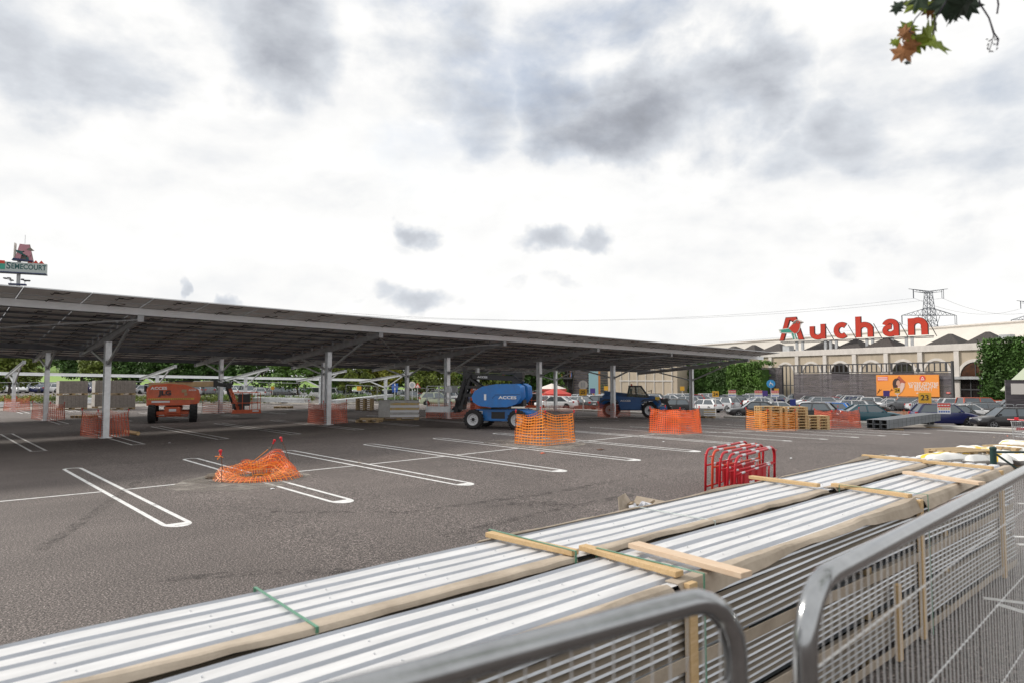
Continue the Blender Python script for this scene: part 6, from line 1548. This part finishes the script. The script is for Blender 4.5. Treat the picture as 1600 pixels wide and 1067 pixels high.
for x in range(524, 700, 16):
    shrub(x, 627 + .5 * (k % 2), 2.2, 1.2 + .3 * nz(k, 7), ('mid', 'olive', 'mid')[k % 3], 'taller green shrub right of the middle posts, %s of its row' % ordn[k], 'tall shrubs in the bed beyond the middle posts'); k += 1
for x, y, w, h, lb in ((955, 621.5, 4.4, 4.3, 'dark green bush in front of the beige wing, left of the cab'), (985, 621.5, 4.6, 4.8, 'broad green bush behind the telehandler cab'), (1058, 622, 4.6, 4.4, 'round green bush at the foot of the ivy wall'), (884, 621, 2.1, 2.6, 'small dark bush by the entrance doors'), (1075, 622, 4.0, 3.8, 'low green bush left of the last carport post')):
    shrub(x, y, w, h, 'mid', lb, 'bushes before the building', 520)
def ivy(label, s0, s1, y0, y1, z0, z1, n, seed, kind='mid', slope=0.0, wavy=.5):
    root = thing('ivy', label, 'ivy', fpt((s0 + s1) / 2, y0, z0)); O_ = Vector(root.location); rnd = random.Random(seed); b = MB()
    for _ in range(n):
        s = rnd.uniform(s0, s1); f = (s - s0) / (s1 - s0); top = z1 + slope * f + wavy * nz(s * .5, seed) ; z = z0 + (top - z0) * rnd.random() ** .85; fr = rnd.random()
        y = y0 - .55 * abs(nz(s * .7, z * .8, seed)) if fr < .8 else y0 + (y1 - y0) * rnd.random()
        if fr > .9: z = top
        c = fpt(s, y, z) - O_; leaves(b, c, (.42, .42, .34), 5, .40, rnd.randrange(99999), shell=.2)
    b.build('leaves', LM[kind], root)
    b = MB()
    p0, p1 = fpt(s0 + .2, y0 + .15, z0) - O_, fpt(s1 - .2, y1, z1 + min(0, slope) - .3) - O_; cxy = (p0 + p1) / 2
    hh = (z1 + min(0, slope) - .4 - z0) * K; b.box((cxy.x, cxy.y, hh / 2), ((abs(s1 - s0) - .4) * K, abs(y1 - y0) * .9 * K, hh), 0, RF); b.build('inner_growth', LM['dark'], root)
ivy('tall green ivy wall between the beige wing and the slatted screen', fs(1060), fs(1192), -3.6, .6, GZ, 4.1, 2600, 11, 'dark', 1.2, .9)
ivy('rounded lighter ivy mass at the right end of the ivy wall, by the screen', fs(1150, -5), fs(1204, -5), -6.4, -3.8, GZ + .5, 3.9, 1500, 23, 'mid', .6, 1.0)
ivy('dark clipped ivy block right of the big arched door', fs(1541, -1), fs(1541, -1) + 12, -2.2, 1.0, GZ, 6.0, 2800, 37, 'dark', .2, .35)
b = MB(); c = dp(1590, 606, 57); q = thing('information_board', 'white panel in a dark frame, in front of the ivy block', 'panel', (c.x, c.y, GZ), head(100)); zt_ = c.z - GZ
b.box((0, .06, zt_ / 2 + .2), (1.8, .14, zt_ + 1.0)); b.build('frame', M_SLAT, q); b = MB(); b.box((.16, -.03, zt_ - .05), (1.35, .03, .9)); b.build('panel', M_PWHITE, q)
b = MB(); c = dp(1628, 585, 62); q = thing('gabled_hut', 'pale green gabled hut roof at the right edge, behind the white panel', 'hut', (c.x, c.y, GZ), head(100)); hz_ = c.z - GZ
b.prism([(-1.6, 0), (1.6, 0), (1.6, hz_ - .6), (.3, hz_ + .6), (-1.6, hz_ - 1.4)], lambda x, z: (x, -1, z), lambda x, z: (x, 3, z)); b.build('walls', M_CREAM, q)
b = MB(); b.bar((-1.9, 1, hz_ - 1.5), (.3, 1, hz_ + .70), .14, 4.4, 0, (0, 1, 0)); b.build('roof', mat('hut_green', (.36, .40, .30), .7), q)
# ================================================================== signs, far fences, parasols, pylons, big pole sign, branch
M_YSIGN = mat('yellow_plate', (.74, .40, .03), .5); M_SBLUE = mat('sign_blue', (.02, .10, .40), .5); M_SGREY = mat('sign_back', (.42, .44, .46), .5, .3)
def num_sign(px, py, d, w, h, s_, label, base=None):
    c = dp(px, py, d); z0 = zg(c.x); r = thing('number_sign', label, 'sign', (c.x, c.y, z0), head(90 + (px - 800) * .04), 'yellow number signs of the car park'); zc = c.z - z0
    b = MB(); b.cyl((0, .03, 0), (0, .03, zc + h / 2), .045, None, 10); b.build('post', M_WGRID, r)
    b = MB(); b.box((0, -.03, zc), (w, .03, h)); pl = b.build('plate', M_YSIGN, r, bevel=.004)
    if s_: text(s_, h * .72, M_BLKP, pl, off=.010, M=face_mat((0, -.05, zc), (1, 0, 0), (0, 0, 1)))
    return r
num_sign(1445, 621, 53, .86, .80, '23', 'yellow sign with number 23 left of the navy blue SUV')
num_sign(1118, 615.5, 68, .62, .62, '24', 'round cornered yellow sign with number 24 over the silver SUV')
r = num_sign(911, 612.3, 65, .72, .62, '25', 'yellow sign with number 25 under a round road sign')
num_sign(1402, 609.5, 84, .62, .66, '24', 'small yellow sign with number 24 before the billboard')
num_sign(1213.5, 609.5, 88, .55, .50, '', 'small yellow sign before the left end of the slatted screen')
num_sign(947, 606, 98, .60, .60, '', 'small yellow sign left of the telehandler')
num_sign(1066, 606.5, 98, .60, .60, '', 'small yellow sign left of the last carport post')
num_sign(561, 606.3, 100, .65, .60, '', 'small yellow sign over the small pallet stack')
num_sign(426, 605.5, 104, .50, .50, '', 'small orange sign among the distant cars, left of the middle posts')
def disc_sign(px, py, d, rad, m, label, shape='disc', extra=None):
    c = dp(px, py, d); z0 = zg(c.x); r = thing('road_sign', label, 'sign', (c.x, c.y, z0), head(90 + (px - 800) * .04), 'road signs of the car park'); zc = c.z - z0
    b = MB(); b.cyl((0, .04, 0), (0, .04, zc + rad * .8), .035, None, 8); b.build('post', M_GALV, r)
    b = MB()
    if shape == 'disc': b.lathe([(0, -.02), (rad, -.02), (rad, .01), (0, .01)], (0, 0, zc), 'y', 24)
    elif shape == 'tri': b.prism([(-rad, zc - rad * .7), (rad, zc - rad * .7), (0, zc + rad)], lambda x, z: (x, .01, z), lambda x, z: (x, -.02, z))
    else: b.box((0, -.01, zc), (rad * 2, .03, rad * 2))
    pl = b.build('plate', m, r)
    if extra: extra(pl, zc, rad)
    return r
def bars(pl, zc, rad):
    b = MB()
    for x in (-.35, 0, .35): b.box((x * rad, -.035, zc), (.14 * rad, .01, 1.1 * rad))
    b.build('bars', M_SGREY, pl)
def inner(m):
    def f(pl, zc, rad): b = MB(); b.lathe([(0, -.03), (rad * .62, -.03), (rad * .62, -.02)], (0, 0, zc), 'y', 20); b.build('symbol', m, pl)
    return f
def innertri(pl, zc, rad): b = MB(); b.prism([(-rad * .6, zc - rad * .5), (rad * .6, zc - rad * .5), (0, zc + rad * .5)], lambda x, z: (x, -.021, z), lambda x, z: (x, -.03, z)); b.build('symbol', M_PWHITE, pl)
def chair(pl, zc, rad):
    b = MB(); b.tube([(-.1 * rad, -.03, zc + .5 * rad), (-.05 * rad, -.03, zc), (.35 * rad, -.03, zc), (.45 * rad, -.03, zc - .4 * rad)], .05 * rad + .03, 6); b.tube([(.0 + .36 * rad * cos(2 * pi * i / 14), -.03, zc - .2 * rad + .36 * rad * sin(2 * pi * i / 14)) for i in range(10)], .03, 6); b.build('symbol', M_PWHITE, pl)
disc_sign(911, 601, 65, .44, M_PWHITE, 'round white road sign above the number 25 sign', extra=bars)
disc_sign(644, 601, 88, .44, M_PWHITE, 'round white road sign right of the two blue plates', extra=inner(M_SGREY))
disc_sign(652.5, 602, 89, .42, M_PRED, 'triangular red and white road sign near the round white one', 'tri', innertri)
disc_sign(1204.5, 599, 86, .52, mat('sign_light_blue', (.04, .30, .62), .4), 'round blue sign with a white wheelchair before the slatted screen', extra=chair)
def two(pl, zc, rad):
    b = MB()
    for x, s in ((0, .22), (0, -.22)): b.add([(x - .12, -.03, zc + rad * s * 3 - .12), (x + .12, -.03, zc + rad * s * 3 - .12), (x, -.03, zc + rad * s * 3 + .2)], [(0, 1, 2)])
    b.build('symbol', M_PWHITE, pl)
disc_sign(617, 603.5, 92, .42, M_SBLUE, 'square blue road sign plate, upper of two beyond the middle posts', 'sq', two)
disc_sign(617, 608, 92.4, .36, M_SBLUE, 'square blue road sign plate, lower of two beyond the middle posts', 'sq')
M_PURP = mat('sign_purple', (.07, .04, .22), .5)
for px, py, d, lb in ((1195, 614, 86, 'small purple sign board left of the blue wheelchair sign'), (1385, 614, 83, 'small purple sign board at the foot of the billboard'), (1146, 612, 98, 'small purple sign board under the ivy wall'), (926, 610, 92, 'small purple sign board before the totem board')):
    disc_sign(px, py, d, .34, M_PURP, lb, 'sq')
c = dp(1239, 628, 55); r = thing('blue_board', 'plain blue board hanging on the mesh fence above the pallet stack', 'board', c, head(92)); b = MB(); b.box((0, 0, 0), (.46, .02, .52)); b.build('board', mat('deep_blue', (.015, .03, .22), .5), r)
for px, y, d, lb in ((1475, 637.5, 43.6, 'red white and yellow safety notice on the fence before the navy blue SUV'), (1185, 614.5, 70, 'small red and white notice left of the pallet stack'), (1211, 614.5, 72, 'small red and white notice over the pallet stack'), (1144, 614, 71, 'small red and white notice over the dark grey SUV')):
    c = dp(px, y, d); r = thing('safety_notice', lb, 'notice', c, head(96), 'safety notices on the mesh fence'); b = MB(); b.box((0, 0, 0), (.78, .012, .68)); b.build('sheet', M_LABW, r)
    b = MB(); b.box((0, -.009, .20), (.76, .006, .26)); h_ = b.build('heading', M_PRED, r)
    b = MB()
    for i in range(4): b.box((-.28 + .18 * i, -.013, .20), (.13, .004, .07))
    b.build('small_print', M_PWHITE, h_)
    b = MB()
    for i in range(5): b.box((-.28 + .14 * i, -.009, -.02), (.09, .006, .09), 0); b.box((-.28 + .14 * i, -.009, -.2), (.1, .006, .10), 1)
    b.build('symbols', [M_YSIGN, M_SBLUE], r)
# far mesh fences
def far_panel(a, c, label, group, h=1.95, wires=True):
    a = Vector(a); c = Vector(c); d = c - a; L_ = Vector((d.x, d.y, 0)).length; r = thing('site_fence', label, 'fence', a, atan2(d.y, d.x), group); dz = c.z - a.z
    b = MB(); b.tube([(.03, 0, .05), (.03, 0, h - .1), (.06, 0, h - .03), (.14, 0, h), (L_ - .14, 0, h + dz), (L_ - .06, 0, h - .03 + dz), (L_ - .03, 0, h - .1 + dz), (L_ - .03, 0, .05 + dz)], .024, 8); b.tube([(.03, 0, .2), (L_ - .03, 0, .2 + dz)], .016, 6); b.build('frame', M_TUBE, r)
    b = MB()
    for i in range(1, int(L_ / .3)): x = i * .3; b.tube([(x, 0, .2 + dz * x / L_), (x, 0, h + dz * x / L_)], .0012, 3)
    b.build('wire_mesh', M_WIRE, r)
    b = MB(); b.box((0, 0, .06), (.2, .6, .12)); b.build('foot_block', M_CONC, r)
pts = ((1088, 648.5), (1148, 650.5), (1209, 652.5), (1272, 655), (1345, 658), (1429, 661), (1519, 664.5), (1588, 667.5), (1660, 670))
wl_ = ('behind the low wrapped load', 'across the black saloon', 'behind the pallet stack', 'across the dark grey hatchback', 'across the teal saloon', 'left of the number 23 sign', 'across the navy blue SUV', 'across the right black hatchback')
hs = ((607 + 12), )
for i, (p, q) in enumerate(zip(pts, pts[1:])): far_panel(gr(*p), gr(q[0] - 1.5, q[1]), 'grey mesh site fence panel %s' % wl_[i], 'mesh fences before the parked cars', 1.72)
k = 0; xs = [-20, 28, 75, 120, 210, 300, 360, 420, 476]
for i, (x, x2) in enumerate(zip(xs, xs[1:])):
    far_panel(gr(x, 630), gr(x2 - 1, 630), 'grey mesh site fence panel before the shrub bed, %s from the left edge' % ordn[i], 'mesh fences before the shrub bed', 2.0)
xs = [540, 590, 640, 690, 735]
for i, (x, x2) in enumerate(zip(xs, xs[1:])): far_panel(gr(x, 630), gr(x2 - 1, 630), 'grey mesh site fence panel right of the middle posts, %s of its row' % ordn[i], 'mesh fences beyond the middle posts', 2.0)

# parasols
M_PARA = mat('parasol_white', (.66, .60, .55), .8); M_PARR = mat('parasol_red', (.50, .05, .035), .7)
for px, py, d, m, lb in ((862, 604, 98, M_PARA, 'white parasol with a red rim before the entrance block'), (868, 611.5, 92, M_PARR, 'faded red parasol below the white one')):
    c = dp(px, py, d); r = thing('parasol', lb, 'parasol', (c.x, c.y, zg(c.x)), 0, 'parasols before the entrance block'); z = c.z - zg(c.x)
    b = MB(); b.cyl((0, 0, 0), (0, 0, z + .4), .04, None, 8); b.build('pole', M_GALV, r); b = MB(); b.lathe([(.05, z + .5), (1.3, z + .05), (2.1, z - .25)], n=8); b.build('canopy', m, r)
    b = MB(); b.lathe([(2.1, z - .25), (2.12, z - .6)], n=8); b.build('valance', M_PARR, r)

# pylons and their lines
M_LAT = mat('lattice_steel', (.10, .115, .14), .6, .3); M_CABLE = mat('cable', (.16, .165, .18), .6)
def pylon(label, px, d, top_py, wu, wl, lowy):
    c = dp(px, HZ, d); r = thing('power_pylon', label, 'pylon', (c.x, c.y, GZ), head(90), 'power pylons behind the store'); zt_ = EYE + (HZ - top_py) * d / F - GZ; zl = EYE + (HZ - lowy) * d / F - GZ
    b = MB(); n = 16; hw = lambda z: 6.2 * (1 - z / zt_) ** 1.3 + 1.5; T = .14
    for i in range(n):
        z0, z1 = zt_ * i / n * .97, zt_ * (i + 1) / n * .97; a0, a1 = hw(z0), hw(z1)
        C0 = [(-a0, -a0, z0), (a0, -a0, z0), (a0, a0, z0), (-a0, a0, z0)]; C1 = [(-a1, -a1, z1), (a1, -a1, z1), (a1, a1, z1), (-a1, a1, z1)]
        for j in range(4):
            b.bar(C0[j], C1[j], T * 2, T * 2); b.bar(C0[j], C1[(j + 1) % 4], T, T); b.bar(C0[(j + 1) % 4], C1[j], T, T); b.bar(C1[j], C1[(j + 1) % 4], T, T)
    b.build('mast', M_LAT, r)
    ends = []
    for z, w, up in ((zt_ - 1.5, wu, 2.2), (zl, wl, -5.0)):
        for s in (-1, 1):
            b = MB(); tip = Vector((s * w, 0, z if up < 0 else z + 1.6)); n = 6
            for y in (-1.2, 1.2): b.bar((0, y, z), tip, .26, .26); b.bar((0, y, z + (5.0 if up < 0 else -1.2)), tip if up < 0 else tip + Vector((-s * 3.5, 0, -1.8)), .22, .22)
            for i in range(n):
                f0, f1 = i / n, (i + .5) / n; z0 = z + (tip.z - z) * f0; zt0 = (z + (5.0 if up < 0 else -1.2)) * (1 - f1) + tip.z * f1
                b.bar((s * w * f0, 0, z0), (s * w * f1, 0, zt0), .16, .16); b.bar((s * w * f1, 0, zt0), (s * w * (i + 1) / n, 0, z + (tip.z - z) * (i + 1) / n), .16, .16)
            b.build('cross_arm', M_LAT, r)
            for k_ in ((.98,) if up < 0 else (.72,)):
                b = MB(); x = s * w * k_; zz = z + (tip.z - z) * k_; b.cyl((x - .4, 0, zz), (x - .4, 0, zz - 5.5), .16, None, 6); b.cyl((x + .7 * s, 0, zz), (x + .7 * s, 0, zz - 5.5), .16, None, 6); b.bar((x - .5, 0, zz - 5.6), (x + .9 * s, 0, zz - 5.6), .2, .2); b.build('insulator', M_LAT, r)
                ends.append(Vector((c.x, c.y, GZ)) + Matrix.Rotation(head(90), 3, 'Z') @ Vector((x, 0, zz - 5.6)))
    b = MB()
    for s in (-1, 1): b.cyl((s * 7.0, 0, zl), (s * 4.0, 0, zl - 8.5), .14, None, 6); b.cyl((s * 1.6, 0, zl), (s * 4.0, 0, zl - 8.5), .14, None, 6)
    b.build('insulator', M_LAT, r); return r, ends
r1, e1 = pylon('steel lattice power pylon rising behind the last letters of the roof sign', 1455, 430, 451.5, 12.4, 17.0, 493)
r2, e2 = pylon('steel lattice power pylon just cut by the right edge of the picture', 1619, 520, 470, 12.4, 17.0, 500)
lbl = ('lower left arm', 'lower right arm', 'upper left arm', 'upper right arm')
nm_ = ('upper left arm', 'upper right arm', 'lower left arm', 'lower right arm')
for i, (p, q) in enumerate(zip(e1, e2)):
    b = MB(); b.tube([p.lerp(q, t / 12) - Vector((0, 0, 4 * 7 * (t / 12) * (1 - t / 12))) for t in range(13)], .07, 5); tag(b.build('power_line', M_CABLE), 'thin power line from the %s of the pylon towards the right' % nm_[i], 'power line', 'power lines of the pylons')
    q = dp(1250 - 90 * (i % 2), 505 + 8 * (i // 2), 900) ; q = p + (p - e2[i]) * .9 + Vector((-150, 220, -8))
    b = MB(); b.tube([p.lerp(q, t / 12) - Vector((0, 0, 4 * 9 * (t / 12) * (1 - t / 12))) for t in range(13)], .06, 5); tag(b.build('power_line', M_CABLE), 'thin power line from the %s of the pylon towards the left' % nm_[i], 'power line', 'power lines of the pylons')

# tall pole sign at the left edge
d = 112.0; c = dp(22, HZ, d); r = thing('pole_sign', 'tall pole sign with pink bird emblem and white name board at the left edge', 'sign', (c.x, c.y, zg(c.x)), head(90 - 26)); z0 = zg(c.x)
pz = lambda py: EYE + (HZ - py) * d / F - z0
px_ = lambda px: (px - 22.5) * d / F * .82
M_PINK = mat('sign_pink', (.44, .21, .25), .5); M_NAVY = mat('sign_navy', (.02, .03, .10), .5); M_DTEAL = mat('sign_dark_teal', (.012, .085, .085), .5); M_SWHITE = mat('sign_white_board', (.42, .47, .46), .5); M_SG = mat('sign_soffit', (.12, .125, .14), .6)
b = MB(); b.cyl((0, .3, -.2), (0, .3, pz(404)), .30, .27, 16); b.build('pole', M_GALVD, r)
b = MB(); b.cyl((.7, .3, pz(379)), (.7, .3, pz(364.5)), .035, None, 6); b.build('antenna', M_GALVD, r)
x0, x1 = px_(-9), px_(68)
b = MB(); b.box(((x0 + x1) / 2, .1, (pz(408.5) + pz(424.5)) / 2 - .12), (x1 - x0, .9, pz(408.5) - pz(424.5))); brd = b.build('name_board', M_SWHITE, r)
b = MB(); b.box(((x0 + x1) / 2, .1, pz(424.5) - .18), (x1 - x0, 1.6, .16)); b.build('soffit', M_NAVY, brd)
text('S', 1.55, M_DTEAL, brd, off=.03, M=face_mat((px_(7.5), -.36, pz(416.0)), (1, 0, 0), (0, 0, 1)), sx=.9)
text('EMECOURT', 1.2, M_DTEAL, brd, off=.03, M=face_mat((px_(39.5), -.36, pz(416.6)), (1, 0, 0), (0, 0, 1)), sx=.77)
b = MB(); b.box((px_(-3), -.38, pz(416)), (.9, .03, 1.2), 0); b.box((px_(-3), -.40, pz(410.5)), (.8, .03, .5), 1); b.build('emblem', [M_TEAL, M_SIGNR], brd)
for xx in (41, 50, 59):
    b = MB(); b.prism([(px_(xx) - .38, pz(409.2)), (px_(xx) + .38, pz(409.2)), (px_(xx), pz(409.2) + .5)], lambda x, z: (x, -.2, z), lambda x, z: (x, .0, z)); b.build('red_gable', M_SIGNR, brd)
ka = d / F / 10.0
def EP(x, y): return ((x - 225) * ka * .82, EYE + (HZ - (360 + y / 10.0)) * d / F - z0)
def ep(b, pts, y, t, m=0): q = [EP(*p) for p in pts]; b.prism(q[::-1], lambda x, z: (x, y + t, z), lambda x, z: (x, y, z), m)
b = MB(); ep(b, [(120, 465), (455, 475), (455, 458), (150, 432)], -.6, 1.2); b.build('emblem_base', M_NAVY, r)
b = MB(); ep(b, [(165, 435), (235, 200), (385, 208), (455, 472), (395, 468), (330, 320), (290, 310), (250, 442)], -.25, .3); em = b.build('emblem_letter', M_PINK, r)
b = MB(); ep(b, [(225, 205), (390, 196), (462, 476), (250, 446), (155, 436)], .1, .25); b.build('emblem_backing', M_BGREY, em)
b = MB(); ep(b, [(170, 300), (290, 320), (340, 370), (345, 400), (280, 370), (190, 335)], -.34, .06); ep(b, [(345, 400), (385, 410), (390, 455), (350, 450)], -.34, .06); b.build('bird_wing', M_DTEAL, em)
b = MB(); ep(b, [(285, 345), (370, 285), (425, 295), (430, 345), (400, 400), (340, 375)], -.40, .06); b.build('bird_breast', M_PINK, em)
b = MB(); ep(b, [(350, 290), (380, 262), (425, 262), (478, 302), (440, 306), (405, 300), (372, 296)], -.46, .06); b.build('bird_head', M_BGREY, em)
b = MB(); ep(b, [(148, 190), (165, 190), (160, 440), (140, 440)], -.3, 1.2); b.build('side_panel', M_PALE, r)
b = MB(); b.box((px_(21.5), .3, pz(444)), (2.4, .8, .25)); b.build('lamp_platform', M_NAVY, r)
for xx, zz in ((4, 436), (10, 435.5), (14, 438.5), (29, 436.5), (34, 438), (39, 438)):
    b = MB(); b.bar((px_(xx), .0, pz(zz)), (px_(xx + (2 if xx > 20 else -2)), -.5, pz(zz) + .05), .4, .16); b.tube([(px_(11 if xx < 20 else 33), .2, pz(443)), (px_(11 if xx < 20 else 33), .2, pz(439)), (px_(xx), .0, pz(zz))], .03, 5); b.build('floodlight', M_SLATF, r)

# leafy branch hanging in from the top right
LFC = [leafmat('maple_green', (.17, .22, .014), .4, 9), leafmat('maple_dark', (.010, .028, .010), .4, 9), mat('maple_brown', (.30, .13, .045), .7, var=.4, scale=12)]
d = 2.25; c0 = dp(1452, -20, d); r = thing('maple_tree', 'maple twig with green and browning leaves hanging into the top right corner', 'tree', c0, 0)
q0_ = Vector((RT[0] * 3.9 + FW[0] * 1.4, RT[1] * 3.9 + FW[1] * 1.4, -.1)) - c0
b = MB(); b.tube([q0_, q0_ + Vector((.05, 0, 2.0)), q0_ + Vector((-.05, .1, 4.2)), q0_ + Vector((.1, .1, 7.0))], [.17, .14, .11, .04], 12); b.build('trunk', M_BARK, r)
b = MB(); b.tube([q0_ + Vector((0, .05, 3.4)), dp(1900, -380, 2.7) - c0, dp(1640, -160, 2.4) - c0, dp(1500, -60, d) - c0, dp(1452, -20, d) - c0], [.06, .035, .018, .008, .003], 8); b.tube([dp(1560, -105, 2.3) - c0, dp(1530, -40, d) - c0, dp(1524, -20, d) - c0], [.008, .004, .002], 6); b.build('limb', M_BARK, r)
b = MB()
for k in range(60): leaves(b, q0_ + Vector((random.uniform(-1.8, 1.8), random.uniform(-1.8, 1.8), random.uniform(4.6, 7.6))), (.5, .5, .4), 26, .14, k)
b.build('crown', LM['mid'], r)
OUT = [(0, -.5), (.10, -.30), (.36, -.42), (.30, -.16), (.50, .06), (.26, .10), (.20, .34), (.08, .18), (0, .52), (-.08, .18), (-.20, .34), (-.26, .10), (-.50, .06), (-.30, -.16), (-.36, -.42), (-.10, -.30)]
rnd = random.Random(4)
for k, (x, y, s, m, ang) in enumerate(((1460, 67, 62, 0, .4), (1448, 60, 52, 0, 2.2), (1432, 66, 44, 0, 1.2), (1412, 80, 40, 2, .2), (1424, 74, 32, 2, 2.9), (1421, 46, 40, 0, 1.9), (1413, 54, 30, 2, 4), (1460, 36, 40, 0, 5.2), (1458, 14, 46, 2, 2.6), (1478, 4, 60, 1, .7), (1500, 12, 62, 1, 3.3), (1512, 8, 50, 1, 5.5), (1490, 20, 44, 1, 2.0), (1470, -6, 60, 1, 4.1), (1433, 4, 46, 0, .2), (1440, -6, 50, 1, 1.4), (1404, 12, 26, 1, 2.0), (1400, 66, 20, 0, .6), (1418, 98, 14, 1, 0))):
    p = dp(x, y, d + rnd.uniform(-.10, .10)) - c0; sc = s * d / F
    R = Euler((rnd.uniform(-.9, .9), ang, AZ - pi / 2 + rnd.uniform(-.6, .6))).to_matrix()
    b = MB(); b.add([p + R @ Vector((x_ * sc, .10 * sc * (abs(x_) * 1.6 - z_ * z_), z_ * sc)) for x_, z_ in OUT] + [p + R @ Vector((0, -.06 * sc, -.05 * sc))], [(i, (i + 1) % 16, 16) for i in range(16)]); b.build('leaf', LFC[m], r)
M_TWIG = mat('twig', (.035, .028, .045), .8)
for pts, rad in ((((1452, -20), (1448, 10), (1430, 30), (1421, 50), (1440, 62), (1418, 82), (1417, 102)), .0016), (((1500, -20), (1480, 0), (1462, 30), (1458, 62)), .0016), (((1524, -20), (1532, 8), (1545, 28), (1553, 52), (1560, 62), (1558, 72)), .0020), (((1553, 52), (1550, 66), (1546, 80)), .0010), (((1545, 28), (1548, 40), (1555, 64)), .0010), (((1556, -20), (1560, 8), (1558, 22)), .0022), (((1418, 0), (1408, 8), (1398, 22)), .0016)):
    b = MB(); b.tube([dp(*q, d) - c0 for q in pts], rad * 1.3, 6); b.build('twig', M_TWIG, r)
b = MB()
for k in range(14): p = dp(1548 + rnd.uniform(-8, 10), 72 + rnd.uniform(-10, 10), d) - c0; leaves(b, p, (.004, .004, .004), 3, .008, k)
b.build('seed_cluster', M_TWIG, r)
